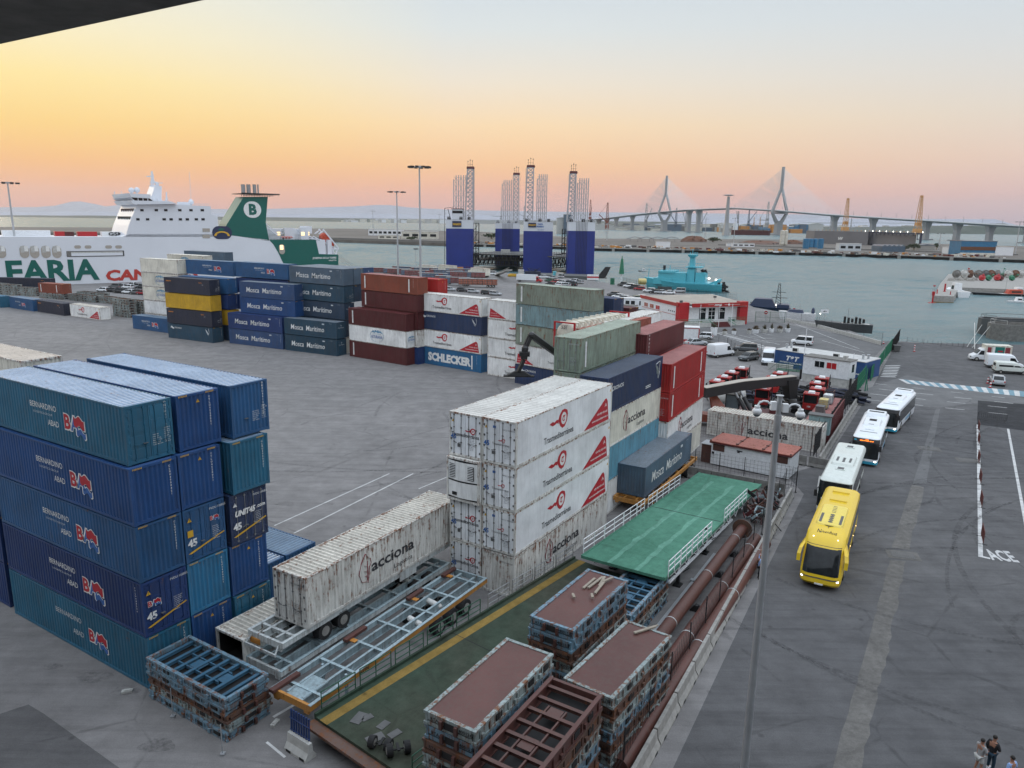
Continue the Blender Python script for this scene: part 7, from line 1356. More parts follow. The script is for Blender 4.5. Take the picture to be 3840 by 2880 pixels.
# mast
A0=fp1(1400,320); 
m=MB(); m.prism([fp1(1355,320),fp1(1392,215),fp1(1450,222),fp1(1448,340),fp1(1488,372),fp1(1350,345)],8,16,'y'); m.o('mast_base','ferry_white',t,recalc=True)
m=MB(); P_=lambda x,y,d=12: (fp1(x,y)[0],d,fp1(x,y)[1])
for a,b,w_ in (((1385,215),(1388,85),.55),((1405,215),(1395,110),.45),((1340,132),(1405,132),.4),((1370,185),(1440,185),.5),((1410,190),(1486,190),.25),((1380,150),(1415,175),.3),((1366,215),(1450,215),.5),((1420,200),(1448,200),1.),((1517,272),(1517,375),.4),((1517,300),(1545,388),.2),((1517,300),(1500,388),.2),((1720,90),(1738,380),.12),((1729,330),(1738,375),.5),((1277,290),(1355,296),.2),((1118,262),(1118,288),.15),((1056,265),(1056,290),.3)): m.bar(P_(*a),P_(*b),w_)
m.o('mast','ferry_white',t)
for x,y in((1183,258),(1232,255),(1707,362)): m=MB(); m.sphere(P_(x,y,8),1.05,10); m.bar(P_(x,y+6,8),P_(x,290 if x<1300 else 395,8),.5); m.o('satellite_dome','ferry_white',t,smooth=True)
m=MB(); 
for x in range(1500,1820,18): m.bar(P_(x,402,.3),P_(x,378,.3),.1)
m.bar(P_(1500,380,.3),P_(1815,380,.3),.14)
for x in range(2000-2074+30,30,10): pass
m.bar(P_(1575,380,6),P_(1680,382,6),1.6); m.o('deck_railing','ferry_white',t)
m=MB()
for x0,x1,y0,y1,k in((50,470,612,662,0),(515,600,622,662,1),(600,680,625,662,2),(715,885,624,662,1),(930,1095,624,662,3)):
    a=fp1(x0,y1);b=fp1(x1,y0); m.b6(a[0],b[0],9,12,a[1]-1,b[1]-0,k)
m.o('deck_cargo',['white_paint','red_paint','maroon','logo_white'],t); a=fp1(985,660); m=MB(); m.text('GSM',1.6,FT(a[0],a[1]+.1,8.9),0,bold=.04,width=5); m.o('cargo_lettering','logo_dark',t)
# stern deck: white houses, lit doors, lifeboat in a slanted frame, small rescue boat
P2_=lambda x,y,d=0.: (fp2(x,y)[0],d,fp2(x,y)[1])
m=MB(); 
for (x0,x1,y0,y1,d0,d1_) in((240,660,600,690,8,20),(440,520,590,690,6,8),(580,640,585,690,6,8),(640,700,575,640,9,14),(665,700,700,815,1,3),(705,745,690,815,1,3),(770,800,690,815,1,3)): a=fp2(x0,y1);b=fp2(x1,y0); m.b6(a[0],b[0],d0,d1_,a[1],b[1])
m.bar(P2_(215,560,1),P2_(330,650,1),.5); m.bar(P2_(225,545,1),P2_(335,640,1),.3)
for x in range(260,650,26): m.bar(P2_(x,690,.3),P2_(x,662,.3),.14)
m.bar(P2_(260,664,.3),P2_(650,664,.3),.14); m.bar(P2_(245,640,7),P2_(660,640,7),.3); m.o('stern_house','ferry_white',t)
for x in(265,400,595,655,520): m=MB(); rect(m,fp2,x-14,625,x+14,655,7.9 if x not in (595,) else 5.9); m.o('lit_doorway','lit_win',t)
m=MB()
for d in(2,6):
    for a,b,w_ in(((735,600),(865,760),.55),((650,660),(845,765),.4),((650,680),(720,690),.4),((865,760),(845,815),.45),((790,700),(830,810),.45),((700,640),(740,610),.4),((820,770),(870,770),.5)): m.bar(P2_(a[0],a[1],d),P2_(b[0],b[1],d),w_)
m.o('launch_frame','ferry_white',t)
a=Vector(P2_(745,655,4)); b=Vector(P2_(825,748,4)); m=MB(); d_=(b-a).normalized(); up=Vector((-d_.z,0,d_.x)); L_=(b-a).length
m.loft([[tuple(a+d_*(L_*f)+Vector((0,y*1.5*w_,0))+up*z*1.7*w_) for y,z in((-1,0),(-.8,-.8),(.8,-.8),(1,0),(.7,1),(-.7,1))] for f,w_ in((-.12,.55),(.0,.95),(.5,1.05),(.95,.9),(1.15,.35))]); m.o('lifeboat','lifeboat',t,recalc=True)
a=fp2(380,682);b=fp2(478,660); m=MB(); m.loft([rr(a[0]+.8,b[0]-.8,1,.6,.6,a[1]),rr(a[0],b[0],1.4,1,.8,b[1]-.5),rr(a[0]+.3,b[0]-.3,1.2,1,.8,b[1])]); 
o=m.o('rescue_boat','lifeboat',t); o.location.y=3
m=MB(); rect(m,fp2,338,728,384,815,-.14,0,True); rect(m,fp2,345,735,372,775,-.2,1); m.o('stern_opening',['beige_vent','lit_win'],t)
for i,(x0,y0,x1,y1) in enumerate(((690,810,430,905),(850,820,1010,905),(850,830,985,905),(850,845,940,900))):
    p=P2_(x0,y0,-.3); q=r2(x1,y1+30,0); 
    m=MB(); a_=Vector(FO)+FU*p[0]+FN*p[1]+Vector((0,0,p[2])); m.tube(a_,q,.07,5); tag(m.o('mooring_rope','concrete_w'),'mooring rope from the ferry stern to the quay, %s'%['one going left','highest going right','middle one going right','lowest going right'][i],'rope','mooring ropes')
# ---------------------------------------------------------------- floating dock with four blue towers
t=thing('floating_dock','floating caisson dock with four blue and white towers and lattice masts','floating dock',(0,400,0))
OF=Vector((0,-400,0)); Zt=lambda x,y,Y: z3d(x,y,Y)+OF
flat('dock_blue',(.018,.035,.20),.35,var=.08,sc=.2); flat('dock_mast',(.40,.40,.42),.5,var=.05); flat('dock_white',(.62,.64,.68),.4,var=.05)
TW=[(175,515,450,782,893,-3,398,12,'left'),(797,1105,1090,828,895,-3,442,12,'rear'),(1155,1523,1490,808,925,-3,388,13,'front'),(1717,2055,1990,812,923,-3,368,11,'right')]
MS=[((445,515),(130,),(270,425),250,1),((1030,1090),(205,),(882,1000),308,-1),((1203,1278),(112,),(1325,1448),240,1),((1745,1812),(190,),(1832,1972),292,1)]
for (x0,x1,xm,yt,yb,zb,Y,dp,nm),(mx,my,rx,ry,sd_) in zip(TW,MS):
    a=Zt(x0,yt,Y);b=Zt(x1,yt,Y); zt=a.z; zm=Zt(x0,yb,Y).z; w_=(b.x-a.x)
    m=MB(); m.b6(a.x,b.x,a.y,a.y+dp,-8,zm,0)
    for k in range(2): m.b6(a.x+w_*(.04+.82*k),a.x+w_*(.10+.82*k),a.y-.12,a.y,-8,zm,0)
    if nm in('rear','right'):
        for k in range(8): m.b6(a.x+w_*(.30+k*.055),a.x+w_*(.31+k*.055),a.y-.2,a.y,-3,zt,1)
    m.o('tower',['dock_blue','dark'],t)
    m=MB(); m.b6(a.x,b.x,a.y,a.y+dp,zm,zt); m.b6(a.x-.1,b.x+.1,a.y-.1,a.y+dp+.1,zt-.12,zt+.05); m.o('tower_top','dock_white',t)
    m=MB(); 
    for x in [a.x+w_*i/9 for i in range(10)]: m.bar((x,a.y,zt),(x,a.y,zt+1.1),.1)
    m.bar((a.x,a.y,zt+1.1),(b.x,a.y,zt+1.1),.1); m.o('top_railing','dock_white',t)
    # lattice mast
    ml=Zt(mx[0],my[0],Y+3).x; mr=Zt(mx[1],my[0],Y+3).x; mz=Zt(mx[0],my[0]+18,Y+3).z; y0=a.y+3; m=MB(); wb=(mr-ml)
    for s_ in(0,1):
        for d in(0,wb): m.bar((ml+wb*s_+(0 if s_ or sd_<0 else -1.2),y0+d,zt),(ml+wb*s_,y0+d,mz),.55)
    n=11
    for i in range(n):
        za,zb_=zt+(mz-zt)*i/n,zt+(mz-zt)*(i+1)/n; m.bar((ml,y0,za),(mr,y0,zb_),.4); m.bar((mr,y0,za),(ml,y0,zb_),.4); m.bar((ml,y0,zb_),(mr,y0,zb_),.4); m.bar((ml,y0+wb,za),(mr,y0+wb,zb_),.2); m.bar((mr,y0,za),(mr,y0+wb,zb_),.18)
    m.o('lattice_mast','dock_mast',t)
    m=MB(); m.loft([rr(ml-.3,mr+.3,.9,.2,.2,mz-.1),rr(ml-.5,mr+.8,1.4,.3,.3,mz+.6),rr(ml-.3,mr+.5,1.2,.2,.2,mz+1.4)]); m2=MB(); m2.add([(v.x,v.y+y0+wb/2,v.z) for v in m.v],m.f); m2.o('mast_cap','maroon2',t)
    m=MB()
    for k,(dx,h_) in enumerate(((.1,2.8),(.5,3.6),(.9,3.2))): m.bar((ml+wb*dx,y0,mz+1.3),(ml+wb*dx,y0,mz+1.3+h_),.14); m.sphere((ml+wb*dx,y0,mz+1.3+h_*.9),.3,6)
    m.bar((ml,y0,mz+2.4),(mr,y0,mz+2.4),.1); m.o('aerials','rust_brown',t)
    m=MB(); m.bar((mr+ .5*1 if sd_>0 and nm!='front' and nm!='right' else ml-.6,y0,zt),(mr+.5 if sd_>0 and nm not in('front','right') else ml-.6,y0,mz),.16); m.bar((mr+.75 if nm in('left','rear') else ml-.85,y0,zt),(mr+.75 if nm in('left','rear') else ml-.85,y0,mz),.16); m.o('hoist_cable','steel',t)
    # pipe rack
    rl_=Zt(rx[0],ry,Y+3).x; rr_=Zt(rx[1],ry,Y+3).x; rz_=Zt(rx[0],ry,Y+3).z; m=MB(); k=6
    for i in range(k):
        x=rl_+(rr_-rl_)*i/(k-1); m.bar((x,y0+1,zt),(x,y0+1,rz_+(1.2 if 0<i<k else -1)),.42)
        if i<k-1:
            x2=rl_+(rr_-rl_)*(i+1)/(k-1)
            for j in range(8): za,zb_=zt+(rz_-zt)*j/8,zt+(rz_-zt)*(j+1)/8; m.bar((x,y0+1,za),(x2,y0+1,zb_),.2) if (i+j)%2 else m.bar((x2,y0+1,za),(x,y0+1,zb_),.2)
    for j in range(9): z_=zt+(rz_-zt)*j/8; m.bar((rl_,y0+1,z_),(rr_,y0+1,z_),.14)
    m.o('pipe_rack','dock_mast',t)
    m=MB()
    for dx in(.1,.55,.85): m.box((a.x+w_*dx,a.y+1.5,zt+.8),(1.6,1.4,1.5)); 
    m.o('winch','black',t)
m=MB(); a=Zt(255,800,397.7);b=Zt(370,875,397.7); m.b6(a.x,b.x,a.y-.1,a.y,b.z,a.z); m.o('name_board','emblem_navy',t); m=MB(); m.text('DRAGADOS',1.5,Matrix.Translation((a.x+.3,a.y-.15,b.z+.9))@FX,0,bold=.05,width=b.x-a.x-.5); m.o('board_lettering','logo_yellow',t)
a=Zt(1210,822,387.7);b=Zt(1308,880,387.7); m=MB(); m.b6(a.x,b.x,a.y-.1,a.y,b.z,a.z); m.o('name_board','emblem_navy',t); m=MB(); m.text('DRAGADOS',1.1,Matrix.Translation((a.x+.2,a.y-.15,b.z+.8))@FX,0,bold=.05,width=b.x-a.x-.4); m.o('board_lettering','logo_yellow',t)
m=MB(); q=Zt(1325,848,387.6); m.text('TARIFA',1.0,Matrix.Translation(q)@FX,0,bold=.04,width=2.9); q=Zt(1315,878,387.6); m.text('PRIMERO',1.0,Matrix.Translation(q)@FX,0,bold=.04,width=3.7); q=Zt(1325,916,387.6); m.text('HU-3-8-99',.6,Matrix.Translation(q)@FX,0,bold=.02,width=3.2); m.o('tower_lettering','logo_blue',t)
def truss(m,a,b,h,n,w=.35):
    a=Vector(a);b=Vector(b); up=Vector((0,0,h)); m.bar(a,b,w); m.bar(a+up,b+up,w)
    for i in range(n): p=a.lerp(b,i/n);q=a.lerp(b,(i+1)/n); m.bar(p,q+up,w*.6) if i%2 else m.bar(p+up,q,w*.6); m.bar(p,p+up,w*.6)
m=MB(); a=Zt(515,1215,399);b=Zt(1155,1245,395);c_=Zt(515,1345,399);d_=Zt(1155,1370,395); truss(m,c_,d_,a.z-c_.z,24,.45); truss(m,(c_.x,c_.y+14,c_.z),(d_.x,d_.y+14,d_.z),a.z-c_.z,24,.45)
e_=Zt(1500,1395,391); f_=Zt(1975,1350,376); truss(m,e_,f_,Zt(1500,1275,391).z-e_.z,20,.45); truss(m,(e_.x,e_.y+16,e_.z),(f_.x,f_.y+20,f_.z),6,20,.45); m.o('side_truss','dark',t)
m=MB(); m.prism([(c_.x,c_.y),(d_.x,d_.y),(f_.x,f_.y),(f_.x-4,f_.y+60),(c_.x+12,c_.y+50)],a.z-.5,a.z,'z'); m.prism([(c_.x,c_.y+3),(d_.x,d_.y+3),(d_.x,d_.y+40),(c_.x,c_.y+40)],a.z-3.4,a.z-3.1,'z'); m.o('platform','plate_grey',t)
m=MB()
for i in range(34): p=Vector(a).lerp(Vector(b),i/33); m.bar(p,p+Vector((0,0,1.2)),.12)
m.bar(Vector(a)+Vector((0,0,1.2)),Vector(b)+Vector((0,0,1.2)),.12)
for i in range(16): p=Vector((f_.x,f_.y,a.z)).lerp(Vector((e_.x,e_.y,a.z)),i/15); m.bar(p,p+Vector((0,0,2.+1.5*(4<i<10))),.16)
m.o('platform_railing','dark',t)
m=MB(); q=Zt(865,1220,408); m.b6(q.x,q.x+5,q.y,q.y+3,q.z,q.z+2.6); m.o('deck_box','concrete_w',t)
m=MB(); a=Zt(455,790,402);b=Zt(1160,800,402); truss(m,(a.x,a.y,a.z-1.6),(b.x,b.y,b.z-1.2),1.6,40,.16); m.o('walkway','dock_white',t)
for x0,x1,y0,y1,Y in((512,588,830,1360,401),(1632,1708,905,1210,392)):
    m=MB(); a=Zt(x0,y1,Y);b=Zt(x1,y0,Y)
    for x in(a.x,(a.x+b.x)/2,b.x): m.bar((x,a.y,a.z),(x,a.y,b.z),.3); m.bar((x,a.y+3,a.z),(x,a.y+3,b.z),.3)
    for i in range(6): z_=a.z+(b.z-a.z)*i/5; m.b6(a.x,b.x,a.y,a.y+3,z_,z_+.2); m.bar((a.x,a.y,z_),(b.x,a.y,z_+(b.z-a.z)/5),.2) if i<5 else 0
    m.o('access_tower','dark',t)
q=Zt(250,650,400); q2=Zt(390,780,400); m=MB(); m.b6(q.x,q2.x,q.y,q.y+4,q2.z,q.z); m.b6(q.x-.3,q2.x+.3,q.y-.3,q.y+4.3,q.z,q.z+.3,1); m.b6(q.x+.2,q2.x-.2,q.y-.05,q.y,q.z-2.2,q.z-.8,2); m.o('control_room',['dock_white','maroon2','glass'],t)
m=MB(); a=Zt(160,640,398);b=Zt(160,1400,398); m.bar(a,b,.25); m.bar(a,Zt(270,625,398),.2); m.bar(Zt(200,650,398),Zt(235,780,398),.3); m.o('side_ladder','dark',t)
# pontoon with gangway in front, yellow box, red frame, small things on the dock quay
random.seed(9)
q=z3(1650,1500,-1.); m=MB(); m.b6(-14,14,-4,9,-2,.8); tag(m.o('pontoon','plate_grey',loc=(q.x,q.y,-1),rz=R(-18)),'dark grey pontoon moored before the right dock tower','pontoon')
for i,(x,y,c1_,lb,w_,h_) in enumerate(((315,1440,'orange_paint','yellow storage box below the left dock tower',5.5,2.4),(500,1440,'maroon2','dark red steel frame below the left dock tower',7,3),(1265,1480,'navy','dark blue pipe crate below the front dock tower',7,3.4),(1118,1510,'concrete_w','pale grey box left of the front dock tower',2.4,3.4),(1040,1490,'yellow_c','pile of yellowish props beside the pale box',6,1.4),(1540,1500,'cyan_ship','teal portable toilet behind the car cluster',1.4,2.4),(1600,1505,'concrete_w','white cabin van shape behind the car cluster',3,2))):
    q=z3(x,y+10,0); m=MB()
    if i in(1,2,4):
        for k in range(14): m.bar((random.uniform(-w_/2,w_/2),random.uniform(-1,1),random.uniform(0,h_)),(random.uniform(-w_/2,w_/2),random.uniform(-1,1),random.uniform(0,h_)),.25)
        m.b6(-w_/2,w_/2,-1.2,1.2,.2,h_*.6)
    else: m.b6(-w_/2,w_/2,-1.2,1.2,.1,h_); m.b6(-w_/2-.1,w_/2+.1,-1.3,1.3,h_,h_+.15)
    tag(m.o('storage_box',c1_,loc=q),lb,'storage')
m=MB(); a=z3(810,1480,0); b=z3(975,1415,5.); m.bar(a,b,2.2,.3); m.bar(a+Vector((0,-1,1)),b+Vector((0,-1,1)),.1); tag(m.o('gangway','concrete_w'),'sloping gangway up to the dock platform','gangway')
q=z2(230,330,-.5); m=MB(); m.loft([rr(-1.5,2,1.2,.3,.3,0),rr(-.5,3,.9,.3,.3,1.5),rr(2.2,4.6,.3,.1,.1,5)]); m.b6(-5,3,-1,1,0,.3); tag(m.o('boat_bow','dark',loc=(q.x-1,q.y,-.5)),'dark pointed bow fender rising from the quay edge','fender')
# ---------------------------------------------------------------- mole across the basin
near=[r1(-600,640,WL),r2(300,690,WL),r2(850,712,WL),r2(1780,745,WL),r3(640,865,WL),r3(1000,882,WL),r3(2212,908,WL),r4(700,778,WL),r4(1500,805,WL),r4(2212,832,WL),r4(2600,850,WL)]
far=[r4(2900,745,WL),r4(2212,722,WL),r4(1480,700,WL),r4(680,672,WL),r4(0,668,WL),r3(1000,790,WL),r3(0,725,WL),r2(1000,605,WL),r1(1000,598,WL),r1(-600,590,WL)]
m=MB(); m.prism([(p.x,p.y) for p in near+far],WL-3,.2,'z'); struct(m.o('mole','mole_ground',recalc=True))
for a,b,h_,w_,mt,lb in ((near[2],near[3],1.9,3,'concrete','grey parapet wall along the mole, left stretch'),(near[0],near[2],1.8,3,'concrete','grey parapet wall along the mole behind the ferry'),(r4(0,700,0),r4(2212,775,0),1.0,2,'concrete','low pale wall along the right mole edge')):
    low_wall('mole_wall',lb,[(a.x,a.y+8,0),(b.x,b.y+8,0)],h_+.2,w_,'concrete_d')
t=thing('quay_edge','dark open quay edge with pale fender blocks along the mole','quay wall',(0,0,0)); P=near[3:]; m=MB()
for a,b in zip(P,P[1:]): a=Vector((a.x,a.y-.8,0));b=Vector((b.x,b.y-.8,0)); m.bar(a+Vector((0,0,-1.9)),b+Vector((0,0,-1.9)),1.0,3.4); m.bar(a+Vector((0,-.7,.2)),b+Vector((0,-.7,.2)),2.,.8,1)
m.o('edge_beam',['dark','concrete'],t)
for a,b in zip(P,P[1:]):
    L_=(b-a).length; n=max(1,int(L_/30))
    for i in range(n): m=MB(); p=a.lerp(b,(i+.5)/n); m.box((p.x,p.y-2.6,-1.1),(2.6,1.2,3.6),0,ang(a,b)); m.o('fender_block','concrete',t)
def bld(label,fn,fnd,x0,x1,yb,yt,dp,wall,roof,kind='shed',name='warehouse',win=0,ang_=None,h=None):
    p=fn(x0,yb,.2); q=fnd(x1,yb,p.y); z=fnd(x0,yt,p.y).z; w_=q.x-p.x; z=max(z,2.); t=thing(name,label,'building',(p.x,p.y,0))
    m=MB(); m.b6(0,w_,0,dp,0,z); m.o('wall',wall,t)
    m=MB()
    if kind=='gable': m.prism([(-.3,z),(w_+.3,z),(w_+.3,z+.3),(w_/2,z+w_*.1),(-.3,z+.3)],-.3,dp+.3,'y')
    elif kind=='saw':
        n=5; [m.prism([(w_*i/n,z),(w_*(i+1)/n,z),(w_*(i+.5)/n,z+1.6)],-.1,dp,'y') for i in range(n)]
    else: m.b6(-.3,w_+.3,-.3,dp+.3,z,z+.4)
    m.o('roof',roof,t,recalc=True)
    for i in range(win): m=MB(); ww=w_/(win*1.5); m.b6(w_*(i+.2)/win,w_*(i+.2)/win+ww,-.1,0,z*.35,z*.7); m.o('window','glass',t)
    return t
bld('long white passenger building with a row of dark square windows on the mole',r2,r2d,1110,1395,652,598,25,'white_paint','concrete_w',win=7,name='harbour_building')
bld('low cream building right of the long white one on the mole',r2,r2d,1395,1705,680,618,20,'cream_c','concrete_w',win=4,name='harbour_building')
bld('small pale house between the light masts on the mole',r2,r2d,1195,1370,680,650,10,'cream_c','concrete_w',win=3,name='harbour_building')
bld('blue and brown striped warehouse at the right of the mole',r4,r4d,1745,2003,768,668,18,'blue_light','roof_grey',name='warehouse')
bld('plain white shed left of the striped warehouse',r4,r4d,1658,1742,760,712,10,'white_paint','concrete_w')
bld('white flat building right of the striped warehouse',r4,r4d,2000,2130,772,708,14,'white_paint','bldg_roof')
bld('grey blue shed with saw shaped ribbed roof',r4,r4d,1178,1345,745,705,22,'mosca_grey','roof_grey','saw')
bld('low grey shed with trees at both ends',r4,r4d,1445,1560,735,700,16,'concrete','roof_grey','gable')
bld('pair of white stacked cabins right of the blue tanks',r4,r4d,865,1025,737,686,8,'logo_grey','bldg_roof2',win=3)
bld('white container on the mole left of the dark mound',r3,r3d,1523,1642,845,797,5,'white_paint','concrete_w')
bld('two small white huts at the far right of the left mole',r3,r3d,2135,2200,838,812,5,'white_paint','concrete_w',name='hut')
bld('row of white huts left of the silos',r4,r4d,90,250,708,684,6,'white_paint','concrete_w',win=4,name='hut')
m=MB(); p=r4(1745,768,.2); q=r4d(2003,768,p.y); m.b6(p.x-.1,q.x+.1,p.y-.3,p.y,4.5,7.5,0); m.b6(p.x-.1,q.x+.1,p.y-.3,p.y,0,2.2,1); tag(m.o('wall_cladding',['rust_flat','cream_c']),'brown and cream cladding bands on the striped warehouse front','cladding')
for i,x in enumerate((448,472)): p=r4(x,700,.2); z=r4d(x,592,p.y).z; m=MB(); m.tube((0,0,2),(0,0,z),2.6,14); m.tube((0,0,z),(0,0,z+.6),2.2,14,0,.8); m.tube((0,0,0),(0,0,2),1.4,10,0,2.6); [m.tube((0,0,zz),(0,0,zz+.15),2.68,14,1) for zz in (5,9,13)]; tag(m.o('silo',['cream_c','concrete'],loc=(p.x,p.y,0)),'tall cream silo on the mole, %s of the pair'%('left' if i==0 else 'right'),'silo','silos on the mole')
for i,x in enumerate((622,655,690,728)): p=r4(x,722-(8 if i in(1,2) else 0),.2); z=r4d(x,652,p.y).z; m=MB(); m.tube((0,0,0),(0,0,z),3.1,16); m.tube((0,0,z),(0,0,z+.4),3.2,16,0,1.); m.bar((3.1,0,0),(3.1,0,z),.3); tag(m.o('storage_tank','blue_light',loc=(p.x,p.y,0)),'blue cylindrical tank on the mole, %s'%['left end','second from left','third from left','right end'][i],'tank','blue tanks on the mole')
for i,x in enumerate((1330,1430,1530,1650)): p=r3(x,797,.2); m=MB(); [m.bar((dx,0,0),(dx,0,4.5),.3) for dx in(-5,5)]; m.prism([(-9,3.6),(0,6.2),(9,4.4),(9,4.8),(0,6.6),(-9,4.)],-4,4,'y'); tag(m.o('solar_canopy','roof_navy',loc=(p.x,p.y,0)),'dark pitched canopy on the mole, %s from the left'%['first','second','third','fourth'][i],'canopy','canopies on the mole')
random.seed(77)
def tree(label,fn,x,y,w_,h_,group='trees on the mole',n=420):
    p=fn(x,y,.2); t=thing('tree',label,'tree',(p.x,p.y,0),0,group); m=MB(); m.tube((0,0,0),(0,0,h_*.55),w_*.06,7,0,w_*.03)
    for k in range(4): a=k*1.6; m.tube((0,0,h_*.35),(w_*.3*math.cos(a),w_*.3*math.sin(a),h_*.7),w_*.03,5,0,w_*.012)
    m.o('trunk','wood',t); m=MB(); 
    for k in range(6): a=random.uniform(0,6.28); foliage(m,(w_*.3*math.cos(a)*random.random(),w_*.3*math.sin(a),h_*random.uniform(.35,.6)),w_*.3,h_*.38,n//6,w_*.055,k%2)
    m.o('crown',['leaf_dark','leaf_green'],t)
for i,(fn,x,y,w_,h_,lb) in enumerate(((r4,1410,735,14,8,'dark bushy tree between the two grey sheds'),(r4,1350,735,9,5,'small dark tree at the ribbed shed end'),(r4,1575,730,8,8,'slim tree right of the low grey shed'),(r4,1163,742,7,5,'small bush left of the ribbed shed'),(r2,1480,690,16,4,'low bush clump before the cream mole building'),(r3,100,775,26,8,'green shrub mound behind the rear dock tower'),(r3,2010,800,24,7,'olive shrubs beside the small huts'))): tree(lb,fn,x,y,w_,h_)
for i,(fn,x,y,w_,h_,lb) in enumerate(((r3,1850,800,36,7,'brown earth mound on the mole'),(r4,290,690,60,4,'long heap of scrap and rubble on the mole by the silos'),(r4,530,690,26,5,'dark heap of machinery beside the silos'))):
    p=fn(x,y,.2); m=MB(); m.loft([[(w_/2*k*math.cos(a)*(1+.15*math.sin(3*a+i)),w_/4*k*math.sin(a),h_*z_*(1+.2*math.sin(5*a))) for a in [j*math.pi/8 for j in range(16)]] for k,z_ in((1,0),(.8,.5),(.5,.9),(.1,1))]); 
    for k in range(40): m.box((random.uniform(-w_/2,w_/2),random.uniform(-w_/5,w_/5),random.uniform(.2,h_*.6)),(random.uniform(1,4),random.uniform(.5,2),random.uniform(.5,1.6)),1,random.uniform(0,3))
    tag(m.o('mound',['rust_flat','plate_grey' if i else 'rust_flat'],loc=(p.x,p.y,0)),lb,'mound')
# loose equipment along the mole
cols=['rust_flat','concrete','white_paint','orange_paint','maroon2','plate_grey','cream_c']
m=MB()
for k in range(420):
    f=random.random(); a=near[3].lerp(near[5],random.random()) if f<.3 else near[5].lerp(near[9],random.random()); p=Vector((a.x+random.uniform(-3,3),a.y+random.uniform(8,70),.2)); s_=random.uniform(.6,3.2); m.box((p.x,p.y,p.z+s_*.3),(s_*random.uniform(.8,2.2),s_,s_*.6),random.randrange(7),random.uniform(0,3))
tag(m.o('equipment_clutter',cols),'scattered small crates, pipes and machines all along the mole surface','equipment',kind='stuff')
# ---------------------------------------------------------------- grey floating dry dock with two yellow cranes
flat('dock_grey',(.16,.16,.17),.6,var=.1,sc=.05); flat('crane_yellow',(.50,.27,.10),.5)
p0=r4(690,700,WL); Yd=p0.y; t=thing('dry_dock','long grey floating dry dock with lit deck and name on its wall','dry dock',(0,Yd,0)); q0=r4d(690,592,Yd); e0=r4d(1085,645,Yd-60); e1=r4d(1470,620,Yd-90)
A_=Vector((q0.x,0,0)); B_=Vector((r4d(1085,600,Yd-70).x,-70,0)); C_=Vector((r4d(1470,620,Yd-150).x,-150,0)); zt=q0.z; zt2=r4d(1085,610,Yd-70).z
m=MB(); m.loft([[(A_.x,0,-4),(A_.x,30,-4),(A_.x,30,zt),(A_.x,0,zt)],[(B_.x,B_.y,-4),(B_.x,B_.y+30,-4),(B_.x,B_.y+30,zt),(B_.x,B_.y,zt)]]); m.loft([[(B_.x,B_.y+18,-4),(B_.x,B_.y+30,-4),(B_.x,B_.y+30,zt-1),(B_.x,B_.y+18,zt-1)],[(C_.x,C_.y+12,-4),(C_.x,C_.y+30,-4),(C_.x,C_.y+30,zt-2),(C_.x,C_.y+12,zt-2)]]); m.o('side_wall','dock_grey',t,recalc=True)
m=MB(); m.bar((B_.x,B_.y,zt-.5),(C_.x,C_.y,zt-1),2.,1.6)
for i in range(14): p=B_.lerp(C_,i/13); m.bar((p.x,p.y,zt-8 if i in (0,1,12,13) else zt-3.5),(p.x,p.y,zt-.5),.6)
m.bar((B_.x+2,B_.y,-2),(B_.x+14,B_.y,zt-4),1.); m.bar((C_.x-1,C_.y,-3),(C_.x-1,C_.y,zt),2.); m.o('gallery','navy',t)
for i in range(30): p=A_.lerp(B_,i/14) if i<14 else B_.lerp(C_,(i-14)/15); m=MB(); m.sphere((p.x,p.y-1,zt+1.2),.55,6); m.bar((p.x,p.y-1,zt),(p.x,p.y-1,zt+1.2),.2); m.o('deck_lamp','lamp_white' if i>12 and i%2 else 'orange_paint',t)
m=MB(); q=A_.lerp(B_,.46); M=Matrix.Translation((q.x,q.y-.4,6))@Matrix.Rotation(ang(A_,B_),4,'Z')@FX; m.text('NV',5.,M,0,bold=.05); m.o('wall_lettering','logo_white',t)
def jibcrane(name,label,fn,fnd,x,yt,yb,Y,mat,w_=1.,jib=None,group='harbour cranes'):
    a=fnd(x,yb,Y); b=fnd(x,yt,Y); h=b.z-a.z; t=thing(name,label,'crane',(a.x,Y,a.z),0,group); m=MB(); wb=w_*h*.07; 
    for s_ in(-1,1):
        for d in(-1,1): m.bar((s_*wb,d*wb,0),(s_*wb*.35,d*wb*.35,h*.97),h*.012)
    n=9
    for i in range(n):
        f,g=i/n,(i+1)/n; k=lambda u: wb*(1-.65*u)
        m.bar((-k(f),-k(f),h*.97*f),(k(g),-k(g),h*.97*g),h*.008); m.bar((k(f),-k(f),h*.97*f),(-k(g),-k(g),h*.97*g),h*.008); m.bar((-k(g),-k(g),h*.97*g),(k(g),-k(g),h*.97*g),h*.008)
    m.o('lattice_tower',mat,t)
    m=MB(); m.box((0,0,h*.10),(wb*2.6,wb*2,h*.10)); m.box((0,0,h*.27),(wb*1.7,wb*1.5,h*.09)); m.box((0,0,h*.98),(wb*.9,wb*.8,h*.04)); m.o('cabin',mat,t)
    if jib: m=MB(); m.bar((0,0,h*.25),(jib[0],0,h*jib[1]),h*.03); m.bar((0,0,h*.95),(jib[0],0,h*jib[1]),h*.008); m.bar((jib[0],0,h*jib[1]),(jib[0],0,h*jib[1]*.5),h*.006); m.o('jib',mat,t)
    return t
jibcrane('dock_crane','tall yellow lattice crane on the dry dock, left one',r4,r4d,906,356,602,Yd-30,'crane_yellow')
jibcrane('dock_crane','tall yellow lattice crane on the dry dock, right one',r4,r4d,1432,335,620,Yd-140,'crane_yellow')
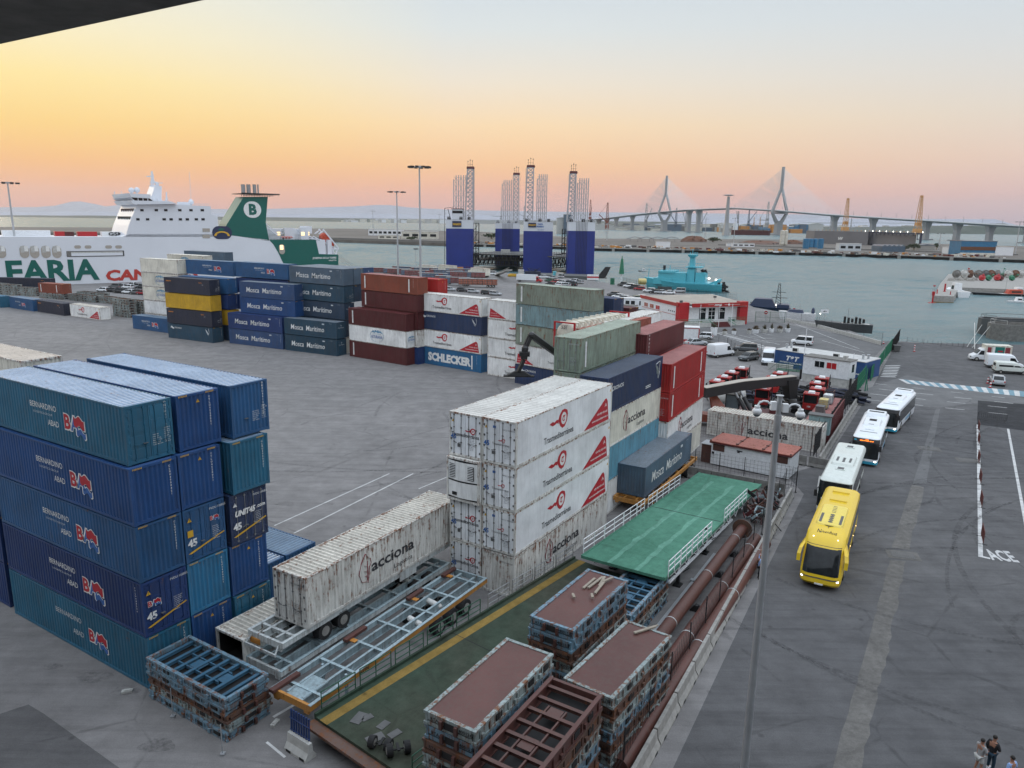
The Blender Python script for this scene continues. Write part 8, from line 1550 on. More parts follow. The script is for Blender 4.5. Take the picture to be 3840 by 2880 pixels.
# ---------------------------------------------------------------- cable stayed bridge
flat('bridge_conc',(.30,.31,.32),.7,var=.05,sc=.01)
Pa=r3d(1600,560,2680); Pb=r4d(428,450,2120); BO=Vector((Pa.x,Pa.y,0)); BU=Vector((Pb.x-Pa.x,Pb.y-Pa.y,0)).normalized(); BA_=ang(Pa,Pb); BN_=Vector((-BU.y,BU.x,0))
bp3=lambda x,y: planept(BO,BU,r3d,x,y); bp4=lambda x,y: planept(BO,BU,r4d,x,y)
t=thing('bridge','long cable stayed bridge with two slender pylons across the bay','bridge',BO,BA_)
dk=[bp3(930,612),bp3(1100,597),bp3(1300,572),bp3(1550,546),bp3(1800,524),bp3(2212,508),bp4(200,432),bp4(450,447),bp4(800,475),bp4(1100,494),bp4(1450,515),bp4(1800,536),bp4(2212,560),bp4(2500,578)]
m=MB(); m.loft([[(s_,-16,z_),(s_,16,z_),(s_,10,z_-3.5),(s_,-10,z_-3.5)] for s_,z_ in dk]); m.o('deck','bridge_conc',t,recalc=True)
m=MB(); [m.bar((a[0],-16,a[1]+1.4),(b[0],-16,b[1]+1.4),.5,1.2) for a,b in zip(dk,dk[1:])]; m.o('parapet','white_paint',t)
def deckz(s_):
    for a,b in zip(dk,dk[1:]):
        if a[0]<=s_<=b[0]: return a[1]+(b[1]-a[1])*(s_-a[0])/(b[0]-a[0])
    return dk[-1][1]
for nm,fn,x,yt in(('a',bp3,1600,228),('b',bp4,430,128)):
    st=fn(x+(14 if nm=='a' else 28),yt); sb=fn(x-(8 if nm=='a' else 12),(545 if nm=='a' else 460)); s0=fn(x,500)[0]; zd=deckz(s0); zt=st[1]; zj=zd+(zt-zd)*.50
    m=MB(); W_=26
    def leg(P,Q,wa,wb,da,db): m.loft([[(p[0]+a*w_,p[1]+b*d,p[2]) for a,b in((-.5,-.5),(.5,-.5),(.5,.5),(-.5,.5))] for p,w_,d in((P,wa,da),(Q,wb,db))])
    leg((s0,0,zj-4),(s0,0,zt),7,5.5,7,6)
    for s_ in(-1,1): leg((s0,s_*W_,zd-6),(s0,s_*2,zj),6,6,6,5); leg((s0,s_*8,zd-32),(s0,s_*W_,zd-4),9,6,9,6)
    leg((s0,0,WL),(s0,0,zd-28),16,12,20,18); m.b6(s0-4,s0+4,-W_,W_,zd-9,zd-4); m.b6(s0-14,s0+14,-24,24,WL-1,WL+3); m.o('pylon','bridge_conc',t,recalc=True)
    for side in(-1,1):
        for k in range(22):
            L_=26+k*8.8*(1.0 if nm=='b' or side<0 else 1.); z1_=zt-4-(21-k)*2.9; s1=s0+side*L_; m=MB(); m.bar((s0,0,z1_),(s1,-12 ,deckz(s1)),.34); m.bar((s0,0,z1_),(s1,12,deckz(s1)),.34); m.o('stay_cable','white_paint',t)
for fn,x in((bp3,1030),(bp3,1100),(bp3,1180),(bp3,1320),(bp3,1810),(bp3,1890),(bp4,830),(bp4,1112),(bp4,1505),(bp4,1730),(bp4,1970),(bp4,2250)):
    s_=fn(x,560)[0]; zd=deckz(s_)-3.4; m=MB(); m.loft([[(s_+a*w_,b*d,z_) for a,b in((-.5,-.5),(.5,-.5),(.5,.5),(-.5,.5))] for z_,w_,d in((WL-1,9,12),(zd-12,8,12),(zd,10,22))]); m.b6(s_-9,s_+9,-14,14,WL-1,WL+2.5); m.o('pier','bridge_conc',t,recalc=True)
for i in range(46): s_=dk[0][0]+(dk[-1][0]-dk[0][0])*i/46; m=MB(); m.bar((s_,15,deckz(s_)),(s_,15,deckz(s_)+11),.45); m.bar((s_,15,deckz(s_)+11),(s_+2,12,deckz(s_)+11),.4); m.o('street_lamp','steel',t)
# ---------------------------------------------------------------- far shores, hills, port district
def ridge(name,pts,Y,dp,mat,fn_d,zmin=None):
    m=MB(); P=[fn_d(x,y,Y) for x,y in pts]; b=WL-2
    m.loft([[(p.x,p.y,b),(p.x,p.y+dp*.35,p.z),(p.x,p.y+dp,b)] for p in P],close=True); struct(m.o(name,mat,recalc=True))
ridge('far_mountains',[(-600,400),(0,398),(180,385),(330,348),(420,345),(560,370),(620,395),(780,378),(900,370),(1040,385),(1300,410),(2000,420),(2700,398),(2950,392),(3160,378),(3300,380),(3450,400),(3800,420),(4200,430),(4800,440),(7500,470)],19000,4000,'hill_hazed',r1d)
ridge('far_hills',[(-600,443),(0,440),(300,436),(700,442),(1100,446),(1700,455),(2300,462),(3000,455),(3500,466),(4200,474),(5200,490),(6200,480),(7000,500),(9000,510)],11000,3000,'hill_hazed',r1d)
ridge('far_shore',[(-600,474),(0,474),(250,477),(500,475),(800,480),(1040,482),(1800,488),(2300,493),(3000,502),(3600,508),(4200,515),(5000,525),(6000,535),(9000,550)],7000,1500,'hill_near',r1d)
ridge('far_shore',[(900,660),(1000,652),(1300,648),(1700,655),(2212,640)],3050,500,'hill_near',r3d)
ridge('far_shore',[(-200,560),(0,560),(400,565),(700,560),(1100,568),(1500,560),(1900,556),(2300,560),(2800,566)],3600,500,'hill_near',r4d)
ridge('far_hills',[(-400,545),(100,528),(400,520),(650,530),(900,540),(1300,538),(1800,542),(2400,548)],6500,1500,'hill_hazed',r4d)
random.seed(50)
def blocks(name,label,fn,n,x0,x1,yb,yt,Y,mats,wr=(20,60)):
    t=thing(name,label,'building',(0,0,0))
    for i in range(n):
        x=random.uniform(x0,x1); p=fn(x,yb,Y+random.uniform(0,120)); h=max(4,(fn(x,random.uniform(yt,yb-3),p.y).z-WL)); w_=random.uniform(*wr); m=MB(); m.b6(-w_/2,w_/2,0,25,WL,WL+h,0)
        if i%2: m.prism([(-w_/2-1,WL+h),(w_/2+1,WL+h),(0,WL+h+w_*.08)],-1,26,'y',1)
        else: m.b6(-w_/2-.5,w_/2+.5,-.5,25.5,WL+h,WL+h+1,1)
        o=m.o('block',[random.choice(mats),'concrete_w'],t,recalc=True); o.location=(p.x,p.y,0)
blocks('shipyard_district','low grey shipyard halls and quays beyond the bridge foot',r3d,34,1010,2200,692,640,2900,['concrete','mosca_grey','concrete_w','concrete_d','cream_c'],(30,90))
blocks('shipyard_district','low sheds on the far bank right of the second pylon',r4d,34,-20,700,588,545,2700,['concrete','blue_light','concrete_w','orange_paint','mosca_grey'],(20,70))
blocks('town','distant pale town houses on the far right bank',r4d,60,700,2212,575,553,3900,['white_paint','cream_c','concrete_w'],(15,40))
blocks('town','distant white town scattered along the far left shore',r2d,60,900,1760,530,508,6900,['white_paint','cream_c','concrete_w'],(30,60))
blocks('shipyard_district','scaffolded construction blocks between the dock towers',r3d,7,640,765,672,560,1700,['concrete_w','mosca_grey','concrete'],(14,26))
p=r4d(225,588,2050); t=thing('cargo_ship','long dark red cargo ship moored below the bridge','ship',(p.x,p.y,0),R(-4)); w_=(r4d(360,588,2050).x-r4d(85,588,2050).x)/2
m=MB(); m.loft([[(x,y*8,z_) for y in(-1,1)]+[(x,.7*8,WL),(x,-.7*8,WL)] for x,z_ in((-w_,10),(w_*.9,9))]); m.loft([[(w_*.9,-8,9),(w_*.9,8,9),(w_*.9,5,WL),(w_*.9,-5,WL)],[(w_*1.05,-1,12),(w_*1.05,1,12),(w_*1.0,1,WL),(w_*1.0,-1,WL)]]); m.o('hull','maroon',t,recalc=True)
m=MB(); m.b6(-w_*.92,-w_*.72,-7,7,9,26); m.b6(-w_*.88,-w_*.80,-3,3,26,32); m.o('superstructure','white_paint',t)
for x in(-.5,-.2,.1,.4,.65): m=MB(); m.b6(w_*x,w_*x+10,-6,6,9,12); m.bar((w_*x-3,0,9),(w_*x-3,0,24),1.); m.o('deck_hatch','concrete_d',t)
for i,(fn,x,yt,yb,Y,jb,mt) in enumerate(((r3d,1095,460,690,2400,(-26,.55),'orange_red'),(r3d,950,435,610,2000,(3,.6),'orange_red'),(r3d,1430,465,680,2800,(20,.8),'steel'),(r3d,1690,505,680,2700,(-22,.7),'mosca_grey'),(r3d,1775,540,680,2700,(-14,1.1),'steel'),(r3d,1910,525,680,2700,(18,.9),'steel'),(r3d,180,500,610,1900,(-22,.3),'steel'),(r3d,380,490,610,1900,(-18,.5),'steel'),(r4d,128,450,560,2300,(-6,1.),'steel'),(r4d,205,440,560,2300,(22,.9),'mosca_grey'),(r4d,245,492,560,2300,(-20,.3),'crane_yellow'),(r4d,290,492,560,2300,(-20,.2),'crane_yellow'),(r4d,340,380,560,2500,(-26,.25),'steel'),(r4d,800,505,580,2700,(14,.2),'steel'),(r4d,950,500,580,2700,(14,.3),'steel'))):
    jibcrane('harbour_crane','distant harbour crane, number %s counting rightwards along the far shipyard'%['one','two','three','four','five','six','seven','eight','nine','ten','eleven','twelve','thirteen','fourteen','fifteen'][i],None,fn,x,yt,yb,Y,mt,.8,jb)
# tall power pylon with a disc head
a=r4d(50,585,1900); b=r4d(64,328,1900); h=b.z-WL; t=thing('power_pylon','tall tapering tower with a wide disc head between the bridge pylons','pylon',(b.x,1900,WL)); m=MB(); m.loft([[(k*math.cos(q)*1.,k*math.sin(q),z_) for q in [i*math.pi/4 for i in range(8)]] for z_,k in((0,10),(h*.3,5.5),(h*.95,3.4))]); m.o('tower','steel',t); m=MB(); m.tube((0,0,h*.965),(0,0,h*.985),6,14,0,15); m.tube((0,0,h*.985),(0,0,h),15,14,0,3); m.o('disc_head','steel',t)
# wind turbines far off
for i in range(14):
    x=330+i*92+random.uniform(-25,25); p=r2d(x,480,12000); m=MB(); m.tube((0,0,0),(0,0,75),2.2,6,0,1.2); a0=random.uniform(0,2)
    for k in range(3): a=a0+k*2.094; m.bar((0,-3,75),(38*math.cos(a),-3,75+38*math.sin(a)),2.,.6)
    tag(m.o('wind_turbine','logo_white',loc=(p.x,p.y,p.z-40)),'tiny white wind turbine on the far shore, number %s from the left'%['one','two','three','four','five','six','seven','eight','nine','ten','eleven','twelve','thirteen','fourteen'][i],'wind turbine','wind turbines on the far shore')
# ---------------------------------------------------------------- light masts
def mast(label,b,zt,n=8,r=.3,head=2.2,group='tall light masts'):
    t=thing('light_mast',label,'light mast',(b.x,b.y,b.z),0,group); h=zt-b.z; m=MB(); m.tube((0,0,0),(0,0,h-.4),r,14,0,r*.55); m.tube((0,0,0),(0,0,.3),r*1.8,14); m.o('pole','galv',t,smooth=True)
    m=MB(); m.tube((0,0,h-.5),(0,0,h),head*.35,12); 
    for k in range(n): a=2*math.pi*k/n+.2; m.bar((0,0,h-.3),(head*math.cos(a),head*math.sin(a),h-.25),.12)
    m.o('head_frame','galv',t)
    for k in range(n): a=2*math.pi*k/n+.2; m=MB(); q=Vector((head*math.cos(a),head*math.sin(a),h-.35)); m.box(tuple(q),(1.1,.7,.45),0,a); m.o('floodlight','black',t)
q=z4(400,375); q=Vector((-168.,252.,0)); mast('leaning looking light mast in front of the ferry lettering',q,r1d(105,190,252).z,8,.42,3.)
q=D(911,601); mast('tallest light mast between the ferry and the dock',Vector((-25.8,206,0)),r2d(1550,50,206).z,10,.36,2.6); 
mast('shorter light mast left of the tallest one',Vector((-48.5,312,0)),r2d(1395,270,312).z,8,.42,3.2)
for i,(fn,x,yt,yb) in enumerate(((r2,1152,440,655),(r2,1725,470,610),(r4,98,500,690),(r4,1590,610,735),(r4,2148,525,760),(r3,1095,640,790),(r3,1940,600,800))):
    p=fn(x,yb,.2); d=p.y; z=(r2d if fn is r2 else r3d if fn is r3 else r4d)(x,yt,d).z; mast('distant light mast on the mole, %s'%['above the passenger building','just left of the dock','beside the silos','near the slim tree','at the far right','behind the dock right tower','above the earth mound'][i],p,z,6,.5,3.4,'light masts on the mole')
q=r2(1520,940); mast('small lamp post near the gas bottle trailers',q,r2d(1515,762,q.y).z,3,.12,.8,'lamp posts')
for i,(fn,fd,x,y,yt) in enumerate(((r4,r4d,725,1235,1195),)): q=fn(x,y); t=thing('lamp_post','lamp post with a bright light on the parking wall','lamp post',q); z=fd(x,yt,q.y).z; m=MB(); m.tube((0,0,0),(0,0,z),.07,8); m.o('post','galv',t); m=MB(); m.sphere((0,-.1,z),.14,8); m.o('lamp','lamp_white',t)
# ---------------------------------------------------------------- ships and boats near the right basin
def hullmesh(m,L,B,H,bow=.3,mt=0,z0=0.,flare=1.15,top=0.):
    """simple ship hull: bow at +x; sections from transom to stem"""
    secs=[]
    for f,w_ in((-.5,.85),(-.35,.98),(0,1),(.25,.88),(.40,.5),(.47,.22),(.5,.02)):
        x=L*f; b=B/2*w_; sh=max(0,f)*2*bow*H+H
        secs.append([(x+ (L*.04 if f>.4 else 0)*1,-b*flare*.98,z0+sh),(x,-b*.9,z0+H*.3),(x-(L*.03 if f>.4 else 0),-b*.55,z0-1),(x-(L*.03 if f>.4 else 0),b*.55,z0-1),(x,b*.9,z0+H*.3),(x+(L*.04 if f>.4 else 0),b*flare*.98,z0+sh)])
    m.loft(secs,mt)
def deckline(m,L,B,H,z,mt,f0=-.49,f1=.3): m.b6(L*f0,L*f1,-B*.42,B*.42,z-.1,z,mt)
# turquoise work ship
p0=z2(1075,520,WL); p1=z2(1930,565,WL); La=55.; rz=ang(p1,p0)
K=z2(1500,540,WL); YS=K.y+4; t=thing('work_ship','turquoise work ship with tall mast and lit deck behind the office','ship',(K.x,YS,WL),R(157))
xs=lambda px,py: (z2d(px,py,YS).x-K.x,z2d(px,py,YS).z-WL)
kx=1/math.cos(R(157)); X=lambda px: xs(px,500)[0]*kx; Z=lambda py: xs(1500,py)[1]
Ls=abs(X(930)-X(1950)); xc=(X(930)+X(1950))/2
flat('hull_grey',(.07,.075,.08),.5)
m=MB(); hullmesh(m,Ls,11,Z(395),.45); m.v=[Vector((v.x+xc,v.y,v.z)) for v in m.v]; m.o('hull','cyan_ship',t,recalc=True)
m=MB(); m.b6(X(1310),X(1120),-5.2,5.2,.1,Z(455)); m.o('lower_hull','hull_grey',t)
def blk(nm,x0,x1,y0,y1,b,mat='cyan_ship'):
    m=MB(); a_,b_=sorted((X(x0),X(x1))); m.b6(a_,b_,-b,b,Z(y1),Z(y0)); return m.o(nm,mat,t)
blk('forecastle',1050,1300,330,420,4.8); blk('deckhouse',1110,1480,245,380,4.2); blk('bridge_house',1110,1330,225,250,4.6); blk('stern_house',1600,1730,235,380,3.0); blk('main_deck',1290,1800,380,440,5.2)
m=MB(); a_,b_=X(1480),X(1590); cx=(a_+b_)/2; m.loft([[(cx+q[0]*abs(b_-a_)/2*k,q[1]*2.6*k,z_) for q in((-1,-1),(1,-1),(1,1),(-1,1))] for z_,k in((Z(400),1),(Z(190),.9),(Z(150),.6),(Z(20),.5),(Z(0),.9),(Z(-25),1.0))]); m.b6(min(X(1465),X(1675)),max(X(1465),X(1675)),-3,3,Z(165),Z(152)); m.b6(min(X(1500),X(1590)),max(X(1500),X(1590)),-2,2,Z(0),Z(-10)); m.o('mast_tower','cyan_ship',t,recalc=True)
m=MB(); 
for px in(1500,1530,1560,1585): m.bar((X(px),0,Z(-20)),(X(px),0,Z(-60-(px==1530)*50)),.22)
m.bar((X(1465),-3,Z(110)),(X(1675),-3,Z(115)),.15); [m.bar((X(q),-3,Z(155)),(X(q),-3,Z(112)),.15) for q in range(1465,1680,30)]; m.bar((X(945),0,Z(340)),(X(950),0,Z(200)),.2); m.bar((X(1235),0,Z(240)),(X(1238),0,Z(145)),.2)
for y in(-4.4,4.4): m.bar((X(1130),y,Z(208)),(X(1470),y,Z(225)),.12); [m.bar((X(q),y,Z(240)),(X(q),y,Z(208)),.12) for q in range(1130,1480,28)]; m.bar((X(1300),y*1.2,Z(385)),(X(1800),y*1.2,Z(390)),.12)
m.o('ship_railing','cyan_ship',t)
m=MB(); m.bar((X(1160),0,Z(225)),(X(1160),0,Z(150)),.9); m.bar((X(1690),-1,Z(250)),(X(1660),-1,Z(195)),1.1); m.bar((X(1720),-1,Z(250)),(X(1700),-1,Z(195)),1.1); m.o('exhaust_funnel','black',t)
for px in(1150,1190,1260,1320,1390,1440): m=MB(); m.box((X(px),-4.25,Z(320)),(.7,.08,.9)); m.o('window','glass',t)
for px in(1050,1085,1120,1160): m=MB(); m.tube((X(px),-5.0,Z(380)),(X(px),-5.15,Z(380)),.35,8); m.o('porthole','glass',t)
for px,py in((1200,293),(1415,312),(1555,315),(1745,330),(1840,350),(1745,400)): m=MB(); m.sphere((X(px),-4.6,Z(py)),.42,8); m.o('deck_light','lamp_white',t)
m=MB(); m.box((X(1240),-4.9,Z(368)),(8,1.6,1.5)); m.o('lifeboat','logo_white',t)
m=MB()
for d in(-4,4): m.bar((X(1840),d,Z(470)),(X(1900),d,Z(340)),.9); m.bar((X(1900),d,Z(340)),(X(1780),d,Z(400)),.7)
m.bar((X(1900),-4,Z(340)),(X(1900),4,Z(340)),.8); m.bar((X(1260),-5.8,Z(400)),(X(1080),-9,Z(520)),1.2,.3); m.o('stern_gantry','cyan_ship',t)
random.seed(15); m=MB()
for k in range(60): px=random.choice([random.uniform(1540,1730),random.uniform(1860,1990)]); a_=Vector((X(px),random.uniform(-4,4),Z(random.uniform(390,500)))); m.bar(a_,a_+Vector((random.uniform(-2,2),random.uniform(-1,1),random.uniform(-1.5,1.5))),random.uniform(.3,1.0))
m.o('deck_gear','dark',t)
# dark blue patrol boat
flat('patrol_blue',(.025,.04,.085),.4)
K=r4(340,1180,WL); YS2=K.y+3; t=thing('patrol_boat','dark blue patrol boat with lattice mast moored beyond the office','boat',(K.x,YS2,WL),R(160)); kx2=1/math.cos(R(160)); X=lambda px: (r4d(px,1150,YS2).x-K.x)*kx2; Z=lambda py: r4d(340,py,YS2).z-WL
m=MB(); Lp=abs(X(150)-X(490)); hullmesh(m,Lp,6.5,Z(1140),.35); m.v=[Vector((v.x+(X(150)+X(490))/2,v.y,v.z)) for v in m.v]; m.o('hull','patrol_blue',t,recalc=True)
m=MB(); a_,b_=sorted((X(215),X(400))); m.loft([[(a_,-2.6,Z(1150)),(b_,-2.6,Z(1150)),(b_,2.6,Z(1150)),(a_,2.6,Z(1150))],[(a_+1.5,-2.2,Z(1085)),(b_-2,-2.2,Z(1085)),(b_-2,2.2,Z(1085)),(a_+1.5,2.2,Z(1085))]]); m.b6(min(X(400),X(480)),max(X(400),X(480)),-2.6,2.6,Z(1190),Z(1120)); m.o('wheelhouse','patrol_blue',t,recalc=True)
m=MB(); xm=X(408)
for dx in(-.8,.8):
    for dy in(-.6,.6): m.bar((xm+dx,dy,Z(1120)),(xm+dx*.3,dy*.3,Z(970)),.16)
for k in range(8): z_=Z(1120)+(Z(975)-Z(1120))*k/8; m.bar((xm-.8+.06*k,0,z_),(xm+.8-.06*k,0,z_+1),.12)
m.bar((xm-2,0,Z(1035)),(xm+2,0,Z(1035)),.15); m.bar((xm-2.6,0,Z(1075)),(xm+2,0,Z(1075)),.15); m.o('lattice_mast','black',t)
for px,py in((258,1102),(318,1118),(395,1135),(472,1130)): m=MB(); m.sphere((X(px),-3.2,Z(py)),.26,8); m.o('deck_light','lamp_white',t)
for px in(235,290,345): m=MB(); m.box((X(px),-2.75,Z(1128)),(.7,.1,.6)); m.o('window','glass',t)
def smallboat(label,p,rz,L,B,H,hullc,cab=None,z=WL,extra=None,group='small boats',cabx=.05):
    t=thing('boat',label,'boat',(p.x,p.y,z),rz,group); m=MB(); hullmesh(m,L,B,H,.3,0,0 if z==WL else .5); m.o('hull',hullc,t,recalc=True); m=MB(); zz=H+(0 if z==WL else .5); m.b6(-L*.44,L*.25,-B*.36,B*.36,zz-.05,zz+.03); m.o('deck','concrete_w',t)
    if cab: m=MB(); m.loft([rr(L*cabx-L*.14,L*cabx+L*.14,B*.3,.2,.2,zz),rr(L*cabx-L*.13,L*cabx+L*.1,B*.26,.2,.2,zz+H*.9+.6)]); m.o('cabin',cab,t,recalc=True); m=MB(); sidewin(m,[(0,0,B*.3,0,0,zz),(0,0,B*.26,0,0,zz+H*.9+.6)],L*cabx-L*.1,L*cabx+L*.07,zz+.5,zz+H*.6+.4,.03); m.o('window','glass',t)
    m=MB(); m.bar((-L*.05,0,zz),(-L*.05,0,zz+L*.3),.08); m.bar((L*.3,-B*.3,zz+.1),(L*.3,B*.3,zz+.1),.08); m.o('mast','steel',t)
    return t
q=r4(560,1240); t=smallboat('white sport boat with blue covers on the quay by the fence',q,R(160),8.5,2.6,1.3,'white_paint',None,z=0)
m=MB(); m.loft([rr(-1.5,2.6,1.0,.5,.5,1.8),rr(-1.2,2.2,.8,.5,.5,2.6)]); m.sphere((-3.6,.2,2.3),.9,8,0,(.5,.6,1.2)); m.o('cover','patrol_blue',t)
q=r4(900,1310); t=smallboat('long dark grey inflatable hull lying on the quay ledge',q,R(157),12,2.6,1.0,'hull_grey',None,z=0); m=MB(); [m.box((-4+k*.8,0,2.2),(.5,1.5,.8+.4*(k%3))) for k in range(6)]; m.o('engine_gear','dark',t)
q=z2(850,240,WL); t=smallboat('small motor boat with people crossing the basin',q,R(172),6,2.2,.7,'hull_grey','white_paint')
q=d3(960,490,WL); smallboat('white fishing boat with its stern to the camera beside the jetty head',q+Vector((0,5,0)),R(82),13,5,2.6,'white_paint','white_paint')
q=d3(1600,555,WL); smallboat('small white open boat with cabin at the right edge',q,R(175),8,2.8,1.0,'white_paint','white_paint')
q=d3(1420,470,WL); smallboat('long low black barge moored along the jetty wall',q+Vector((0,1,0)),R(178),22,4.5,1.2,'black','lifeboat',cabx=-.2)
q=d3(1570,470,WL); smallboat('white wheelhouse boat with a red canopy at the jetty',q+Vector((2,2.5,0)),R(178),10,4,1.6,'hull_grey','white_paint',cabx=.0)
def bargeb(label,P,rz,L,B,H,col,inn):
    t=thing('barge',label,'barge',P,rz,'dark hulls at the right quay'); m=MB()
    o=[(-L/2+2,-B/2),(-L/2,-B/2+2.4),(-L/2,B/2-2.4),(-L/2+2,B/2),(L/2,B/2),(L/2,-B/2)]
    n=len(o); inr=[(x*.97+.1,y*.93) for x,y in o]
    vs=[(x,y,0) for x,y in o]+[(x,y,H) for x,y in o]+[(x,y,H) for x,y in inr]+[(x,y,H-1.6) for x,y in inr]
    f=[]
    for a,b in((0,1),(1,2),(2,3)): f+=[[a*n+i,a*n+(i+1)%n,b*n+(i+1)%n,b*n+i] for i in range(n)]
    f.append(list(range(3*n,4*n))); m.add(vs,f,0); m.o('hull',[col],t,recalc=True)
    m=MB(); m.path([(x*1.0,y*1.0,H+.9) for x,y in inr],.05,6); [m.bar((x,y,H),(x,y,H+.9),.06) for x,y in inr]; [m.box((-L/2+2+k*3,B*.2*(-1)**k,H-1.2),(1.2,.9,.8),0,k) for k in range(6)]; m.o('deck_fittings',inn,t); return t
p=d3(1235,985,WL); bargeb('grey hull with rusty rim and yellow gear, nearer of two',(p.x+15.3,p.y-2,WL),R(-12),30,7,4.4,'concrete_d','concrete_w'); m=MB(); q=d3d(1460,945,p.y); m.sphere((q.x,q.y,q.z-.2),.9,10); tag(m.o('yellow_float','logo_yellow'),'yellow float on the nearer grey hull','float')
m=MB(); q=d3d(1510,960,p.y-1); m.tube((q.x-1,q.y,q.z-.2),(q.x+1.2,q.y+.3,q.z-.2),.7,14); m.tube((q.x-1.02,q.y,q.z-.2),(q.x-.95,q.y,q.z-.2),.5,14,1); tag(m.o('fender_tube',['concrete_w','dark']),'pale tube fender beside the yellow float','fender')
bargeb('dark grey hull moored behind the nearer rusty one',(p.x+19.5,p.y+8.5,WL),R(-12),30,7,4.3,'hull_grey','black')
for i,(x1,y1,z_) in enumerate(((1060,1060,.3),(1000,1050,.2),(1090,1070,.3))): a=Vector((p.x+.4,p.y+.5+i*3,WL+3.6)); b=d3(x1,y1,z_); m=MB(); m.tube(a,b,.09 if i==2 else .05,6); tag(m.o('mooring_rope','concrete_w'),'mooring line from the grey hulls to the quay railing, %s'%['middle','farthest','thickest near one'][i],'rope','mooring lines at the right quay')
# jetty with buoys
J=[d3(620,424,-.4),d3(890,440,-.4),d3(892,365,-.4),d3(1640,402,-.4),d3(2600,440,-.4),d3(2600,250,-.4),d3(1640,235,-.4),d3(790,215,-.4),d3(690,330,-.4)]
A0,A1=d3(612,548,WL),d3(838,556,WL)
Jp=[(p.x,p.y) for p in [A0,A1,d3(905,440,WL),d3(1640,470,WL),d3(2600,500,WL),d3(2600,235,-.4),d3(1640,232,-.4),d3(790,212,-.4),d3(690,330,-.4)]]
m=MB(); m.prism(Jp,WL-3,-.2,'z'); struct(m.o('jetty','concrete',recalc=True)); m=MB(); m.prism([(A0.x-.05,A0.y-.12),(A1.x+.1,A1.y-.12),(A1.x+.1,A1.y+.1),(A0.x-.05,A0.y+.1)],WL,WL+.7,'z'); tag(m.o('algae_band','yellow_line'),'yellow green tide band at the jetty foot','tide band')
def buoy(label,p,col,r=1.3,rz=0,tilt=1.2):
    t=thing('navigation_buoy',label,'buoy',(p.x,p.y,-.2),rz,'buoys stored on the jetty'); m=MB(); M=Matrix.Translation((0,0,r))@Matrix.Rotation(tilt,4,'X')
    mm=MB(); mm.tube((0,0,-.5),(0,0,.5),r,16); mm.tube((0,0,.5),(0,0,1.0),r*.75,14,0,r*.3); mm.tube((0,0,-.5),(0,0,-1.2),r*.4,10); m.add([M@v for v in mm.v],mm.f); m.o('float_body',col,t)
    mm=MB(); [mm.bar((.35*a,.35*b,1.0),(.2*a,.2*b,3.0),.08) for a in(-1,1) for b in(-1,1)]; mm.box((0,0,3.0),(.6,.6,.5)); m=MB(); m.add([M@v for v in mm.v],mm.f); m.o('top_frame',col,t)
for i,(x,c_) in enumerate(((875,'concrete_d'),(965,'concrete_w'),(1035,'rust_flat'),(1125,'concrete_d'),(1205,'plate_grey'),(1270,'rust_flat'),(1345,'concrete_d'),(1475,'concrete_w'),(1550,'rust_flat'),(1625,'concrete_w'))): buoy('weathered grey or rusty buoy in the back row, place %s from the left'%['one','two','three','four','five','six','seven','eight','nine','ten'][i],d3(x,250,-.2),c_,1.9,random.uniform(-.5,.5),1.5)
for i,(x,c_) in enumerate(((1170,'red_paint'),(1245,'green_gate'),(1345,'red_paint'),(1385,'maroon2'),(1515,'green_gate'),(1420,'green_gate'),(1005,'red_paint'))): buoy('%s buoy in the front row, %s'%('green' if 'green' in c_ else 'red',['leftmost red','leftmost green','middle red','dark red one beside the middle red','rightmost green','standing green behind the row','red and white one in the back'][i]),d3(x,285 if i<5 else 245,-.2),c_,1.35,random.uniform(-1,1),1.0 if i<5 else .1)
for i,(x,y) in enumerate(((820,285),(870,280),(930,285),(985,280),(1040,290),(1085,282))): q=d3(x,y,-.2); m=MB(); m.loft([rr(-1.6,1.6,.8,.3,.3,0),rr(-1.2,1.2,.6,.3,.3,1.1)]); tag(m.o('concrete_sinker','concrete',loc=(q.x,q.y,-.2),rz=i*.7,recalc=True),'pale concrete mooring block on the jetty, %s from the left'%['first','second','third','fourth','fifth','sixth'][i],'block','mooring blocks on the jetty')
q=d3(600,552,WL); t=thing('channel_marker','red channel marker floating at the jetty head','marker',(q.x,q.y,WL)); m=MB(); m.tube((0,0,0),(0,0,.5),1.3,16); m.tube((0,0,.5),(0,0,3.2),.28,8); m.o('float','red_paint',t); m=MB(); m.tube((0,0,3.0),(0,0,4.4),.5,10); m.tube((0,0,4.4),(0,0,6.2),.06,6,1); m.tube((0,0,6.2),(0,0,6.6),.4,10); m.o('top_mark',['red_paint','steel'],t)
for x,y,h,r_,lb in((743,410,3.,.3,'tall red marker post on the jetty head'),(656,432,1.5,.18,'short dark red post, left of the tall one'),(810,445,1.2,.15,'short dark red post, right of the tall one')): q=d3(x,y,-.2); m=MB(); m.tube((0,0,0),(0,0,h),r_,10); m.tube((0,0,0),(0,0,.2),r_*1.6,10); tag(m.o('marker_post','red_paint',loc=(q.x,q.y,-.2)),lb,'post')
q=z2(520,400); m=MB(); m.tube((0,0,0),(0,0,3.5),.25,8,1); m.tube((0,0,3.5),(0,0,9.5),1.1,10,0,.45); m.tube((0,0,9.5),(0,0,10.6),.15,8); tag(m.o('harbour_light',['green_gate','white_paint'],loc=(q.x,q.y+2,0)),'green conical harbour light at the quay corner','harbour light')
q=z2(822,420); m=MB(); m.tube((-1.5,0,1.2),(1.5,0,1.2),1.1,12); m.box((0,0,.1),(2.4,1.8,.2)); tag(m.o('small_tank','ibc_yellow',loc=q),'yellowish round tank on the quay behind the car row','tank')
